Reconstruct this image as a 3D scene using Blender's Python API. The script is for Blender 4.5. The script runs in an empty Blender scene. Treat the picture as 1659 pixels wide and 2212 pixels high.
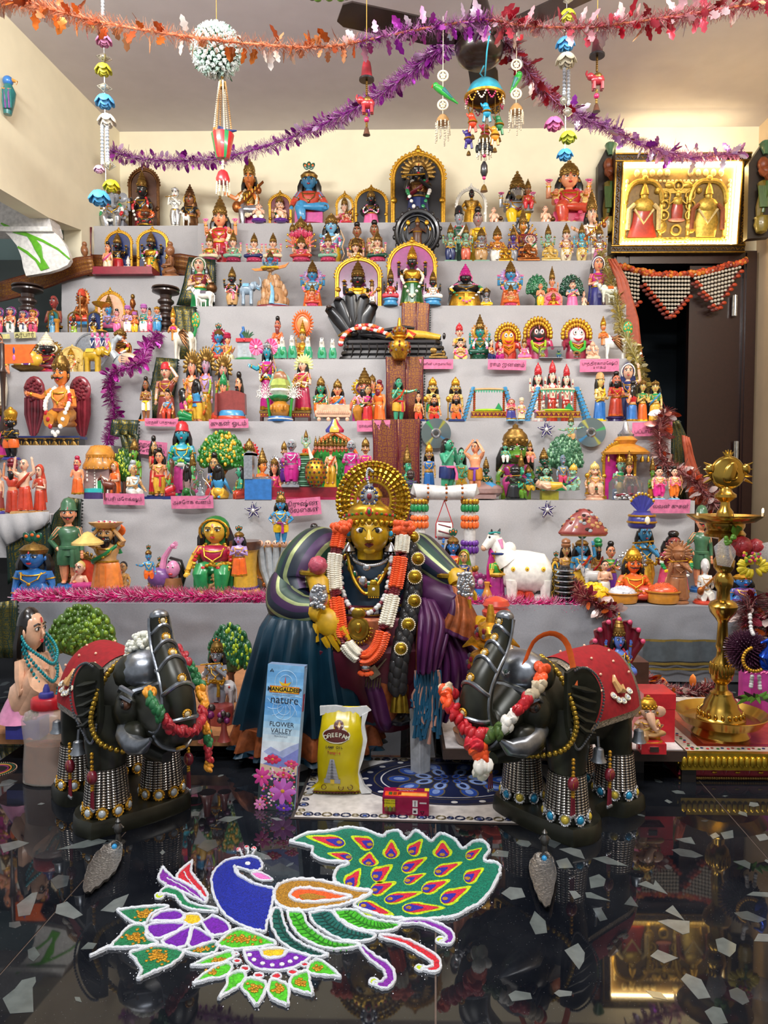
import bpy,bmesh,math,random
from math import sin,cos,pi,radians,sqrt,atan2
from mathutils import Matrix,Vector,noise
ra=range;em=enumerate;Vc=Vector;tpl=tuple
C=bpy.context.scene.collection
S=bpy.context.scene
R=random.Random(7)
# camera
FPX,CAMZ=1600.0,0.64
CAM_YAW,CAM_PITCH,CAM_ROLL=1.2,-2.4,0.1
cam=bpy.data.objects.new('camera',bpy.data.cameras.new('camera'));C.objects.link(cam)
cam.data.sensor_fit='VERTICAL';cam.data.sensor_height=24;cam.data.lens=FPX/2212*24
cam.data.clip_start=0.02
CM=Matrix.Rotation(radians(CAM_YAW),4,'Z')@Matrix.Rotation(radians(90+CAM_PITCH),4,'X')@Matrix.Rotation(radians(CAM_ROLL),4,'Z')
cam.matrix_world=Matrix.Translation((0,0,CAMZ))@CM
S.camera=cam
# world, lights
wd=bpy.data.worlds.new('room_light');S.world=wd;wd.use_nodes=True
wd.node_tree.nodes['Background'].inputs[0].default_value=(0.92,0.95,1.0,1)
wd.node_tree.nodes['Background'].inputs[1].default_value=0.26
CT=2.5
def area(name,loc,target,sx,sy,power,col):
 l=bpy.data.lights.new(name,'AREA');l.shape='RECTANGLE';l.size=sx;l.size_y=sy;l.energy=power;l.color=col
 o=bpy.data.objects.new(name,l);C.objects.link(o);o.location=loc
 o.rotation_euler=(Vc(target)-Vc(loc)).to_track_quat('-Z','Y').to_euler();o['kind']='structure'
 return o
area('tube_light_left',(-1.2,1.5,CT),(0.3,4.3,1.7),1.2,0.12,26,(1.0,0.98,0.95))
area('tube_light_right',(1.5,1.3,CT),(0.0,4.3,1.6),1.2,0.12,24,(1.0,0.96,0.9))
area('tube_light_front',(-0.2,-0.1,CT),(0.0,1.9,0.4),1.2,0.12,24,(0.97,0.98,1.0))
S.view_settings.view_transform='Standard';S.view_settings.look='None'
S.view_settings.gamma=1.0;S.view_settings.exposure=1.0
S.view_settings.use_curve_mapping=False
# helpers
def W(px,py,d):
 v=CM.to_3x3()@V3((px-829.5)/FPX,(1106-py)/FPX,-1.0)
 k=d/v.y
 return V3(v.x*k,d,CAMZ+v.z*k)
def FL(px,py,z=0.0):
 v=CM.to_3x3()@V3((px-829.5)/FPX,(1106-py)/FPX,-1.0)
 k=(z-CAMZ)/v.z
 return V3(v.x*k,v.y*k,z)
def lin(h):
 h=h.lstrip('#');h=''.join(q+q for q in h)if len(h)==3 else h;c=[int(h[i:i+2],16)/255 for i in(0,2,4)]
 return tpl(x/12.92 if x<=.04045 else((x+.055)/1.055)**2.4 for x in c)
_mats={}
def sd(name):
 m=bpy.data.materials.new(name);m.use_nodes=True;nt=m.node_tree
 def nd(kind,**kw):
  d=nt.nodes.new('ShaderNode'+kind)
  for k,v in kw.items():d.inputs[k].default_value=v
  return d
 def rmp(fac,*st,step=0):
  d=nd('ValToRGB');e=d.color_ramp.elements;nt.links.new(fac,d.inputs['Fac'])
  if step:d.color_ramp.interpolation='CONSTANT'
  for i,(p,c)in em(st):
   q=e[i]if i<2 else e.new(p);q.position=p;q.color=(tpl(c)if hasattr(c,'__len__')else(c,c,c))+(1,)
  return d.outputs['Color']
 return m,nd,rmp,nt.links.new,nt.nodes['Principled BSDF']
def mat(hexc,rough=.32,metal=0.,kind='enamel',scale=60.,var=.16,bump=0.,emit=0.,alpha=1.,sn_=0.,trans=0.):
 key=(hexc,rough,metal,kind,scale,var,bump,emit,alpha,sn_,trans)
 if key in _mats:return _mats[key]
 m,nd,rmp,ln,b=sd('%s_%s'%(kind,hexc.strip('#')));c=lin(hexc)
 nz=nd('TexNoise',Scale=scale,Detail=2.0);ln(nd('TexCoord').outputs['Object'],nz.inputs['Vector'])
 col=rmp(nz.outputs['Fac'],(.3,[x*(1-var)for x in c]),(.7,[min(1,x*(1+var))for x in c]));ln(col,b.inputs['Base Color'])
 b.inputs['Roughness'].default_value=rough;b.inputs['Metallic'].default_value=metal
 if kind=='enamel':b.inputs['Coat Weight'].default_value=.35;b.inputs['Coat Roughness'].default_value=.12
 if sn_:b.inputs['Sheen Weight'].default_value=sn_;b.inputs['Sheen Tint'].default_value=c+(1,)
 if emit:ln(col,b.inputs['Emission Color']);b.inputs['Emission Strength'].default_value=emit
 if alpha<1:b.inputs['Alpha'].default_value=alpha
 if trans:b.inputs['Transmission Weight'].default_value=trans
 if bump:
  bp=nd('Bump',Strength=bump,Distance=.002);ln(nz.outputs['Fac'],bp.inputs['Height']);ln(bp.outputs['Normal'],b.inputs['Normal'])
 m.diffuse_color=c+(1,)
 _mats[key]=m
 return m
def gold(h='#c9962f',r=.3):return mat(h,r,.9,'gilt',120.,.3,.25)
PAL=dict(zip('skin f P B a b S n k r m o y G mint T L p M u w C e s hair g d c z t olive D turq l i R j soldier A E F H I J K N O Q U V W X Y Z h q v x + & % ~ ! ? < > @ ^ : _'.split(),'#e8a987 #f0bfa0 #ee9f72 #9a6540 #5a3826 #3f92c4 #7db7d8 #1e2f66 #1b1a1c #c4242c #751a2a #ea6a25 #f2c41f #1f8a4c #5fae8a #1f8f8a #9ac22c #ee6ea6 #c02482 #6a3296 #f1ede3 #e9d9b4 #8f9299 #c4c6ca #17120f #c9962f #8a6a33 #a4602f #6e4a2a #c79a62 #5e6f2a #17513a #2fb3b3 #b497cc #efe4c8 #d8496f #86b59a #4d8468 #c9442c #e0b03a #e0b090 #2f6fb4 #c9862f #b02048 #3f6a4a #8a3a34 #3a2a24 #3a3a8a #3fa07a #5a8a2a #d0cecb #d9795a #c9408a #e0c070 #a9b0b4 #d98ab0 #7a1f5a #3a2a5e #1f6a2a #9a7d78 #5a7ac8 #2f9ab0 #6a7f90 #a02a7a #1f6a6a #7a4a8a #f08a3c #c22a64 #2f9a3a #8a8420'.split()))
def P(c):
 h=PAL.get(c,c)
 if c in 'gdcz':return mat(h,.38,.75,'gilt',120.,.3,.2)
 if c=='s':return mat(h,.25,.9,'gilt',120.,.2,.2)
 if c=='hair':return mat(h,.25)
 return mat(h)
class MB:
 def __init__(s):s.v=[];s.f=[];s.m=[];s.M=None
 def add(s,v,f,mi=0):
  k=len(s.v)
  if s.M is not None:v=[s.M@Vc(p)for p in v]
  s.v+=[tpl(p)for p in v];s.f+=[tpl(i+k for i in q)for q in f];s.m+=[mi]*len(f)
 def loft(s,rn,mi=0,cap=1,cd_=0):
  n=len(rn[0]);v=[p for r in rn for p in r];f=[];m=len(rn)
  for i in ra(m if cd_ else m-1):
   a,b=i*n,((i+1)%m)*n
   for j in ra(n):
    k=(j+1)%n;f.append((a+j,a+k,b+k,b+j))
  if cap and not cd_:f.append(tpl(ra(n-1,-1,-1)));f.append(tpl((m-1)*n+j for j in ra(n)))
  s.add(v,f,mi)
 def la(s,pf_,n=14,c=(0,0,0),sx=1,sy=1,mi=0,mod=None,cap=1):
  pf_=fl3(pf_,2)
  s.loft([[(c[0]+r*sx*cos(2*pi*j/n)*(mod(j/n,z)if mod else 1),c[1]+r*sy*sin(2*pi*j/n)*(mod(j/n,z)if mod else 1),c[2]+z)for j in ra(n)]for r,z in pf_],mi,cap)
 def rn(s,pf_,n=14,mi=0,cap=1):
  s.loft([[(cx+rx*cos(2*pi*j/n),cy+ry*sin(2*pi*j/n),z)for j in ra(n)]for z,rx,ry,cx,cy in pf_],mi,cap)
 def tu(s,pts,rad,n=7,mi=0,cap=1,cd_=0,flat=1.0):
  pts=[Vc(p)for p in fl3(pts)];m=len(pts)
  if not hasattr(rad,'__len__'):rad=[rad]*m
  rs=[];up=None
  for i in ra(m):
   if cd_:t=pts[(i+1)%m]-pts[i-1]
   else:t=pts[min(i+1,m-1)]-pts[max(i-1,0)]
   if t.length<1e-9:t=V3(0,0,1)
   t.normalize()
   if up is None:up=V3(0,1,0)if abs(t.y)<.9 else V3(1,0,0)
   a=t.cross(up)
   if a.length<1e-6:a=t.orthogonal()
   a.normalize();b=a.cross(t).normalized();up=b
   rs.append([pts[i]+(a*cos(2*pi*j/n)+b*sin(2*pi*j/n)*flat)*rad[i]for j in ra(n)])
  s.loft(rs,mi,cap,cd_)
 def el(s,c,r,n=9,m=6,mi=0,rot=None,taper=0.):
  if not hasattr(r,'__len__'):r=(r,r,r)
  v=[];c=Vc(c)
  def q(x,y,z):
   k=1+taper*z
   p=V3(x*r[0]*k,y*r[1]*k,z*r[2])
   if rot is not None:p=rot@p
   return c+p
  v.append(q(0,0,-1))
  for i in ra(1,m):
   a=-pi/2+pi*i/m
   for j in ra(n):v.append(q(cos(a)*cos(2*pi*j/n),cos(a)*sin(2*pi*j/n),sin(a)))
  v.append(q(0,0,1));f=[]
  for j in ra(n):f.append((0,1+(j+1)%n,1+j))
  for i in ra(m-2):
   for j in ra(n):
    a=1+i*n;k=(j+1)%n;f.append((a+j,a+k,a+n+k,a+n+j))
  e=len(v)-1;a=1+(m-2)*n
  for j in ra(n):f.append((a+j,a+(j+1)%n,e))
  s.add(v,f,mi)
 def box(s,x0,x1,y0,y1,z0,z1,mi=0):
  s.add([(x0,y0,z0),(x1,y0,z0),(x1,y1,z0),(x0,y1,z0),(x0,y0,z1),(x1,y0,z1),(x1,y1,z1),(x0,y1,z1)],[(0,3,2,1),(4,5,6,7),(0,1,5,4),(1,2,6,5),(2,3,7,6),(3,0,4,7)],mi)
 def pz_(s,poly,y0,y1,mi=0,axis='y'):
  poly=fl3(poly,2);n=len(poly)
  if axis=='y':v=[(x,y0,z)for x,z in poly]+[(x,y1,z)for x,z in poly]
  else:v=[(x,y,y0)for x,y in poly]+[(x,y,y1)for x,y in poly]
  ar=sum(poly[i][0]*poly[(i+1)%n][1]-poly[(i+1)%n][0]*poly[i][1]for i in ra(n))
  fl=(ar>0)==(axis=='y')
  f=[tpl(ra(n)),tpl(ra(2*n-1,n-1,-1))]+[(i,n+i,n+(i+1)%n,(i+1)%n)for i in ra(n)]
  if not fl:f=[q[::-1]for q in f]
  s.add(v,f,mi)
 def to(s,c,r,t,axis='z',n=16,m=6,mi=0,sy=1.):
  pts=[]
  for i in ra(n):
   a=2*pi*i/n;x,y=r*cos(a),r*sin(a)*sy
   pts.append((c[0]+x,c[1]+y,c[2])if axis=='z' else(c[0]+x,c[1],c[2]+y)if axis=='y' else(c[0],c[1]+x,c[2]+y))
  s.tu(pts,t,m,mi,cd_=1)
 def grid(s,fn,nu,nv,mi=0):
  v=[fn(i/nu,j/nv)for j in ra(nv+1)for i in ra(nu+1)]
  s.add(v,[(j*(nu+1)+i,j*(nu+1)+i+1,(j+1)*(nu+1)+i+1,(j+1)*(nu+1)+i)for j in ra(nv)for i in ra(nu)],mi)
def link(name,me,parent=None):
 o=bpy.data.objects.new(name,me);C.objects.link(o)
 if parent is not None:o.parent=parent
 return o
def oj(name,mb,mats,parent=None,ag=42,flat=0):
 me=bpy.data.meshes.new(name);me.from_pydata(mb.v,[],mb.f)
 if not isinstance(mats,(list,tpl)):mats=[mats]
 for m in mats:me.materials.append(m)
 if any(mb.m):me.polygons.foreach_set('material_index',mb.m)
 if not flat:
  me.polygons.foreach_set('use_smooth',[True]*len(mb.f))
  if ag:me.set_sharp_from_angle(angle=radians(ag))
 me.update()
 return link(name,me,parent)
def tg(name,lb,cat=None,loc=(0,0,0),gp=None,rz=0):
 cat=cat or name.split('_')[-1]
 o=bpy.data.objects.new(name,None);C.objects.link(o);o.location=loc;o.rotation_euler=(0,0,rz);o.empty_display_size=.02
 o['label']=lb;o['category']=cat
 if gp:o['group']=gp
 return o
def su(o):o['kind']='structure';return o
def stuff(o):o['kind']='stuff';return o
def lerp(a,b,t):return a+(b-a)*t
def V3(*p):return Vc(p)
def ro(a,k):return Matrix.Rotation(a,3,k)
PM=(-1,1)
def fl3(p,w=3):
 p=list(p)
 return[tpl(p[i:i+w])for i in ra(0,len(p),w)]if p and not hasattr(p[0],'__len__')else p
def clip0(b):b.v=[(x,y,max(0,z))for x,y,z in b.v]
def gilt(h,r=.28):return mat(h,r,.85,'gilt',60.,.25,.25)
def rnd(n):return random.Random(n)
def tw(*a):return[W(*a[i:i+3])for i in ra(0,len(a),3)]
def ag(n):return[2*pi*k/n for k in ra(n)]
def sn(pts,n):
 pts=[Vc(p)for p in fl3(pts)];o=[];m=len(pts)-1
 for i in ra(n+1):
  u=i/n*m;k=min(int(u),m-1);t=u-k
  p0,p1,p2,p3=pts[max(k-1,0)],pts[k],pts[k+1],pts[min(k+2,m)]
  o.append(.5*((2*p1)+(p2-p0)*t+(2*p0-5*p1+4*p2-p3)*t*t+(3*p1-p0-3*p2+p3)*t**3))
 return o
def tm_(txt,size,name='lettering',m=None,parent=None,align='CENTER',bold=0.,sx=1.):
 cu=bpy.data.curves.new(name,'FONT');cu.body=txt;cu.size=size;cu.align_x=align;cu.align_y='CENTER';cu.resolution_u=3;cu.offset=bold
 o=bpy.data.objects.new(name,cu);C.objects.link(o)
 dg=bpy.context.evaluated_depsgraph_get();me=bpy.data.meshes.new_from_object(o.evaluated_get(dg))
 bpy.data.objects.remove(o);bpy.data.curves.remove(cu)
 me.name=name;me.materials.clear()
 if m:me.materials.append(m)
 if sx!=1:
  for v in me.vertices:v.co.x*=sx
 return link(name,me,parent)
# painted clay
ARM=dict(d=((.045,.0,-.16),(.05,-.05,-.31)),h=((.13,.02,-.14),(.0,-.05,-.26)),b=((.045,-.03,-.16),(.04,-.15,-.05)),p=((.06,-.05,-.17),(-.115,-.15,-.09)),u=((.1,-.01,.06),(.06,-.02,.28)),f=((.06,-.04,-.17),(-.13,-.12,-.14)),o=((.13,-.03,-.07),(.27,-.08,-.03)),k=((.09,-.03,-.16),(.10,-.16,-.27)),c=((.06,-.03,-.17),(-.03,-.17,-.17)),B=((.1,.03,-.05),(.1,-.01,.12)),a=((.1,-.06,.1),(-.06,-.03,.3)),l=((.06,-.12,-.10),(.02,-.14,.05)),L=((.05,-.13,-.12),(-.16,-.15,.05)),m=((.05,-.07,-.15),(-.1,-.13,.08)),r=((.15,-.02,.0),(.3,-.04,.04)),s=((.08,.0,-.15),(.12,-.1,-.2)))
def hn(mb,p,d,s,r=.024,mi=0):
 p=Vc(p);d=Vc(d).normalized();side=d.cross(V3(0,1,.2)).normalized();nrm=side.cross(d)
 rot=Matrix((side,nrm,d)).transposed()
 mb.el(p+d*r*.6,(r*.95,r*.5,r*1.1),8,5,mi,rot)
 for i,L in em((1.2,1.45,1.35,1.0)):
  b=p+d*r*1.4+side*r*(.75-.5*i)
  mb.tu([b,b+d*r*L*.6+nrm*r*.1*s,b+d*r*L+nrm*r*.4],[r*.27,r*.24,r*.15],5,mi)
 b=p+d*r*.3-side*r*.8*s
 mb.tu([b,b+d*r*.7-side*r*.5*s,b+d*r*1.2-side*r*.55*s],[r*.3,r*.27,r*.18],5,mi)
CROWN=dict(cone=[(.083,0),(.09,.02),(.08,.03),(.088,.06),(.07,.1),(.076,.11),(.052,.15),(.058,.16),(.032,.2),(.036,.21),(.012,.24),(.018,.26),(0,.28)],dome=[(.083,-.01),(.092,.02),(.08,.03),(.088,.05),(.078,.09),(.05,.125),(.05,.135),(.02,.15),(.02,.17),(0,.185)],low=[(.084,-.01),(.094,.03),(.085,.04),(.06,.07),(.02,.085),(0,.11)],tall=[(.083,0),(.093,.02),(.08,.035),(.096,.11),(.1,.17),(.075,.22),(.04,.24),(.03,.27),(0,.29)],pagri=[(.08,-.01),(.1,.01),(.105,.04),(.085,.06),(.1,.085),(.085,.12),(.04,.14),(0,.15)],cap=[(.088,-.02),(.1,-.01),(.088,.0),(.08,.06),(.05,.1),(0,.115)],helm=[(.115,-.01),(.1,.0),(.09,.03),(.075,.08),(.04,.105),(0,.11)],bun=[(.03,.01),(.055,.03),(.06,.06),(.045,.09),(.02,.1),(0,.102)])
def bza(w,h,n=20,flare=0.):
 pts=[(-w,0),(-w,h-w)]+[(-w*cos(pi*i/n),h-w+w*sin(pi*i/n))for i in ra(1,n)]+[(w,h-w),(w,0)]
 return pts
def apa(mb,w,h,t,y,mi=0,knobs=True,back=None,finial=True):
 w=min(w,h*.75)
 pts=bza(w,h)
 for k,(dt,dy)in em(((0,0),(t*.9,-t*.4))):
  mb.tu([(x*(1+dt/w*(1 if k else 0)),y+dy,z+(dt if z>h*.3 and k else 0))for x,z in pts],t*(.62 if k else .8),6,mi)
 if knobs:
  for i,(x,z)in em(pts[1:-1]):
   k=1+1.6*t/w;zz=h-w+(z-(h-w))*k if z>h-w else z
   mb.el((x*k,y-.2*t,zz),(t*.75,t*.7,t*.75),6,4,mi)
 if finial:
  mb.el((0,y-.3*t,h+t*2),(t*1.9,t*1.2,t*1.6),8,6,mi);mb.el((0,y-.3*t,h+t*4),(t*.8,t*.6,t*1.1),6,5,mi)
  for q in PM:mb.el((q*t*2.2,y-.3*t,h+t*1.2),(t*1.2,t*.9,t),6,5,mi)
 for q in PM:
  mb.box(q*w-t*1.6,q*w+t*1.6,y-t*1.4,y+t*1.2,0,t*2.4,mi)
  mb.el((q*w,y-.4*t,h*.42),(t*1.7,t*1.2,t*1.7),7,5,mi)
 if back is not None:
  back.pz_([(x*.98,z*.995)for x,z in pts],y-.002,y+t*.5)
def ga_(mb,pts,r,cs,seg=3,n=26):
 q=sn(pts,n)
 for i,p in em(q):
  mi=(i//seg)%cs
  mb.el(p,(r*(1+.15*(i%2)),r*.8,r),7,4,mi,ro(i*1.3,'Y'))
def fi(ps_e='stand',si='f',low='r',up=None,hr_='hair',cw=None,cc='d',am_='dd',a2=None,ba=None,bc='n',arch=None,ac='g',bk=None,ho=None,gar=None,gc=('w','r'),pp='',bd='g',jew='g',fat=1.22,brd=None,mo=None,lh=0,veil=None,hs=1,hc=None,legs=None,sl=None,sr=1,hd_=1.28,so=None,tilt=0.,ss=None,bk_='M',fc=1):
 D={}
 def pt(nm,*ms):
  if nm not in D:D[nm]=(MB(),[P(m)for m in ms])
  return D[nm][0]
 bh=0.
 bodyh=dict(stand=0.,sit=-.37,royal=-.17,kneel=-.27,bust=-.40,squat=-.30,crawl=-.37)[ps_e]
 if ba=='lotus':
  b=pt('lotus_base',bc);bh=.16
  b.la((.12,0,.17,.03,.22,.1,.235,.15,.2,.16,0,.155),16)
  for k in ra(12):
   a=2*pi*k/12
   b.el((.2*cos(a),.17*sin(a),.105),(.06,.03,.065),6,5,0,ro(a+pi/2,'Z')@ro(-.5,'X'))
 elif ba=='box':b=pt('plinth',bc);bh=.06;w=.2 if ps_e in('stand','royal')else .3;b.box(-w,w,-.24,.14,0,.045);b.box(-w*.95,w*.95,-.225,.13,.045,bh)
 elif ba=='round':b=pt('plinth',bc);bh=.07;w=.19 if ps_e=='stand' else .28;b.la((w,0,w*1.03,.01,w*1.03,.035,w*.93,.045,w*.9,bh,0,bh),20,sy=.85)
 elif ba=='stool':b=pt('plinth',bc);bh=.2;b.la((.26,0,.27,.05,.23,.07,.22,.13,.27,.16,.27,bh,0,bh),18,sy=.8)
 elif ba=='ped':b=pt('plinth',bc);bh=.16;b.la((.24,0,.26,.03,.2,.05,.19,.1,.23,.12,.24,bh,0,bh),18,sy=.8)
 T=Matrix.Translation((0,0,bh))
 hip=.44+bodyh;sh=.71+bodyh;hz=.865+bodyh+.075*(hd_-1);hr=hd_
 sk=pt('body',si);sk.M=T
 f=fat
 lo=pt('skirt' if sr else 'dhoti',low,bd);lo.M=T
 if ps_e=='stand':
  if sr==1:
   md=lambda t,z:1+.05*cos(2*pi*t*14)*max(0,1-z/.5)
   lo.la((.145*f,.015,.15*f,.03,.146*f,.07),28,sy=.8,mod=md,mi=1)
   lo.la((.146*f,.07,.135*f,.2,.125*f,.33,.118*f,.42,.1*f,.47,.085,.49),28,sy=.75,mod=md)
   lo.pz_((-.035,.05,.035,.05,.03,.42,-.03,.42),-.125*f,-.1*f,0)
  elif sr==2:
   for q in PM:lo.tu((q*.055,0,.44,q*.075,-.01,.28,q*.07,0,.1,q*.068,0,.07),[.085*f,.085*f,.062*f,.058*f],10)
   lo.tu((0,-.06,.44,0,-.1,.3,0,-.075,.12),[.03,.04,.05],8,flat=.5);lo.to((0,0,.44),.1*f,.02,'z',16,6,1,.75)
  elif sr==3:
   for q in PM:lo.tu((q*.055,0,.46,q*.072,-.01,.34,q*.075,0,.25),[.085*f,.088*f,.08*f],10)
   lo.to((0,0,.45),.1*f,.02,'z',16,6,1,.75)
  for q in PM:
   sk.tu((q*.065,0,.4,q*.075,-.01,.26,q*.07,.005,.14,q*.068,.01,.03),[.07,.058*f,.05*f,.036])
   sk.el((q*.075,-.045,.022),(.038,.075,.024))
 elif ps_e=='sit':
  for q in PM:
   lo.tu((q*.06,.02,hip+.02,q*.2,-.07,.075,q*.245,-.12,.065,q*.1,-.2,.055,-q*.03,-.21,.05),[.09*f,.085*f,.07,.055,.042],9)
   sk.el((-q*.08,-.22,.06+.01*q),(.05,.03,.025))
  lo.el((0,-.04,.05),(.2,.15,.055),14,6);lo.el((0,-.14,.045),(.07,.1,.045),8,5,1)
 elif ps_e=='royal':
  if ba!='none':
   b=pt('seat_block',bk_);b.M=T;b.box(-.19,.19,-.1,.12,0,hip-.06);b.el((0,.02,hip-.06),(.2,.13,.03),14,6)
  for q in PM:
   if legs=='cross' and q==1:lo.tu((.06,0,hip,.21,-.12,hip-.0,.04,-.2,hip-.02,-.06,-.21,hip-.02),[.09*f,.075,.055,.04],9);sk.el((-.12,-.22,hip-.015),(.05,.035,.027));continue
   lo.tu((q*.06,.02,hip,q*.1,-.16,hip+.02,q*.105,-.19,hip-.03,q*.09,-.17,.1,q*.09,-.16,.05),[.09*f,.08,.075,.06,.055],9)
   sk.tu((q*.09,-.16,.1,q*.09,-.16,.03),[.04,.035]);sk.el((q*.095,-.21,.022),(.036,.07,.023))
  lo.el((0,-.03,hip),(.14,.13,.07))
 elif ps_e in('kneel','squat'):
  for q in PM:
   zk=.06 if ps_e=='kneel' else .26
   lo.tu((q*.06,.05,hip-.02,q*.1,-.16,zk+.02,q*.1,-.17,zk-.01,q*.09,.05,.05,q*.09,.14,.04),[.095*f,.085,.07,.058,.04],9)
   sk.el((q*.09,.17,.035),(.035,.05,.03))
  lo.el((0,.04,hip-.02),(.13,.12,.1))
 elif ps_e=='crawl':
  for q in PM:
   lo.tu((q*.06,.05,.1,q*.12,-.02,.09,q*.15,-.1,.05),[.08,.07,.06]);sk.tu((q*.15,-.1,.05,q*.14,.1,.035),[.055,.04])
  sk.el((0,.02,.12),(.13,.12,.11))
 elif ps_e=='bust':lo.rn([(0,.15*f,.1,0,0),(.04,.16*f,.105,0,0),(.05,.13*f,.09,0,0)],16,1)
 tor=[(hip-.03,.1*f,.08*f,0,0),(hip+.05,.09*f,.075*f,0,-.005*f),(hip+.1,.088*f,.07*f,0,-.004),(hip+.18,.115*f,.08*f,0,-.004),(hip+.235,.128*f,.075*f,0,0),(hip+.27,.12*f,.062,0,.004),(hip+.292,.07,.048,0,.006),(hip+.31,.044,.042,0,.006),(hip+.37,.04,.04,0,0)]
 if ps_e=='bust':tor=[(0,.15*f,.09*f,0,0)]+tor[2:]
 sk.rn(tor,14)
 if up:
  u=pt('blouse' if sr==1 else 'tunic',up,bd);u.M=T
  g=1.07;lo_z=hip+.0 if sr!=1 else hip+.1
  rr=[(z,a*g,b*g,cx,cy)for z,a,b,cx,cy in tor if lo_z-.01<=z<=hip+.295]
  u.rn(rr,14)
  if sr!=1:u.rn([(hip-.08,.125*f,.1*f,0,0),(hip,.115*f,.09*f,0,0),(hip+.05,.1*f,.082*f,0,0)],14)
 aj=pt('jewellery',jew)if jew else None
 if jew:aj.M=T
 tips=[]
 def arm(q,code,z0=sh,dy=0.):
  if code=='-':return None
  e,h=ARM[code];s0=V3(q*(.06+.058*f),dy,z0-.02);e=s0+V3(q*e[0],e[1],e[2]);h=s0+V3(q*h[0],h[1],h[2])
  sk.tu([s0-V3(q*.04,0,-.005),s0,s0.lerp(e,.5),e,e.lerp(h,.5),h],[.035,.044*min(f,1.2),.039*min(f,1.25),.032,.03,.022])
  hn(sk,h,h-e,q)
  if up:u=D['blouse' if sr==1 else 'tunic'][0];u.tu([s0-V3(q*.05,0,0),s0,s0.lerp(e,.55)]+([e,e.lerp(h,.75)]if sr!=1 else[]),[.036,.052,.046]+([.042,.034]if sr!=1 else[]),9)
  if jew:
   d=(e-s0).normalized();a=s0.lerp(e,.5);aj.tu([a-d*.009,a+d*.009],.046*min(f,1.2)if not up else .05,9)
   d=(h-e).normalized();a=e.lerp(h,.86);aj.tu([a-d*.01,a+d*.01],.031,9)
  tips.append((h,(h-e).normalized()));return h
 HR=arm(-1,am_[0]);HL=arm(1,am_[1])
 if a2:
  for i,q in em((-1,1)):arm(q,a2[i],sh+.01,.03)
 def oh(cx,cz,k,sc,cy=0.,doface=1,crn=cw):
  hd=pt('head',k)if k!=si or hs>1 else sk
  hd.M=T;c=V3(cx,-.012+cy,cz)
  hd.el(c,(.077*sc,.08*sc,.1*sc),14,10,taper=.1)
  if so=='monkey':hd.el(c+V3(0,-.07,-.04)*sc,(.05*sc,.045*sc,.035*sc))
  elif so=='horse':hd.tu([c,c+V3(0,-.09,-.06)*sc,c+V3(0,-.13,-.12)*sc],[.07*sc,.055*sc,.035*sc],9)
  elif so=='trunk':
   hd.tu([c+Vc(p)*sc for p in((0,-.06,0),(0,-.1,-.06),(.01,-.11,-.14),(.04,-.12,-.2),(.07,-.12,-.19))],[.045*sc,.042*sc,.034*sc,.028*sc,.022*sc],9)
   for q in PM:hd.el(c+V3(q*.11,.01,.0)*sc,(.07*sc,.018*sc,.08*sc))
  else:hd.tu([c+V3(0,-.078,.012)*sc,c+V3(0,-.092,-.012)*sc,c+V3(0,-.086,-.02)*sc],[.007*sc,.013*sc,.01*sc])
  if so!='trunk':
   for q in PM:hd.el(c+V3(q*.078,.006,-.005)*sc,(.011*sc,.018*sc,.026*sc))
  if doface and fc:
   fp=pt('painted_face','w','k','r');fp.M=T
   for q in PM:
    fp.el(c+V3(q*.031,-.072,.016)*sc,(.019*sc,.008*sc,.0105*sc),8,5,0)
    fp.el(c+V3(q*.031,-.0785,.016)*sc,(.0088*sc,.004*sc,.0092*sc),7,5,1)
    fp.tu([c+Vc(p)*sc for p in((q*.012,-.079,.036),(q*.034,-.077,.043),(q*.056,-.062,.034))],.0042*sc,4,1)
    fp.tu([c+Vc(p)*sc for p in((q*.012,-.0775,.02),(q*.031,-.0795,.0275),(q*.052,-.068,.019))],.0032*sc,4,1)
   if so not in('trunk','horse'):
    yy=-.112 if so else-.078
    fp.el(c+V3(0,yy,-.042)*sc,(.02*sc,.006*sc,.006*sc),8,4,2);fp.el(c+V3(0,yy-.001,-.05)*sc,(.015*sc,.006*sc,.006*sc),8,4,2)
   fp.tu([c+Vc(p)*sc for p in((0,-.08,.046),(0,-.072,.07))],.0052*sc,5,2)
   if mo:
    for q in PM:fp.tu([c+Vc(p)*sc for p in((0,-.083,-.03),(q*.025,-.083,-.034),(q*.05,-.072,-.026),(q*.058,-.066,-.012))],[.006*sc,.009*sc,.006*sc,.002],6,1)
  if brd and not cx:b=pt('beard',brd);b.M=T;b.el(c+V3(0,-.05,-.1)*sc,(.055*sc,.035*sc,.085*sc),9,7,taper=.35);b.tu([c+Vc(p)*sc for p in((-.05,-.066,-.03),(0,-.085,-.03),(.05,-.066,-.03))],.011*sc)
  if hr_:
   h=pt('hair',hr_);h.M=T;h.el(c+V3(0,.022,.02)*sc,(.085*sc,.083*sc,.1*sc),14,9)
   if lh:
    for q in PM:h.tu([c+Vc(p)*sc for p in((q*.07,.03,.03),(q*.095,.03,-.06),(q*.1,.03,-.16),(q*.085,.035,-.22))],[.03*sc,.036*sc,.032*sc,.012])
    h.el(c+V3(0,.055,-.1)*sc,(.085*sc,.035*sc,.15*sc))
  top=c.z+.05*sc
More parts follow.
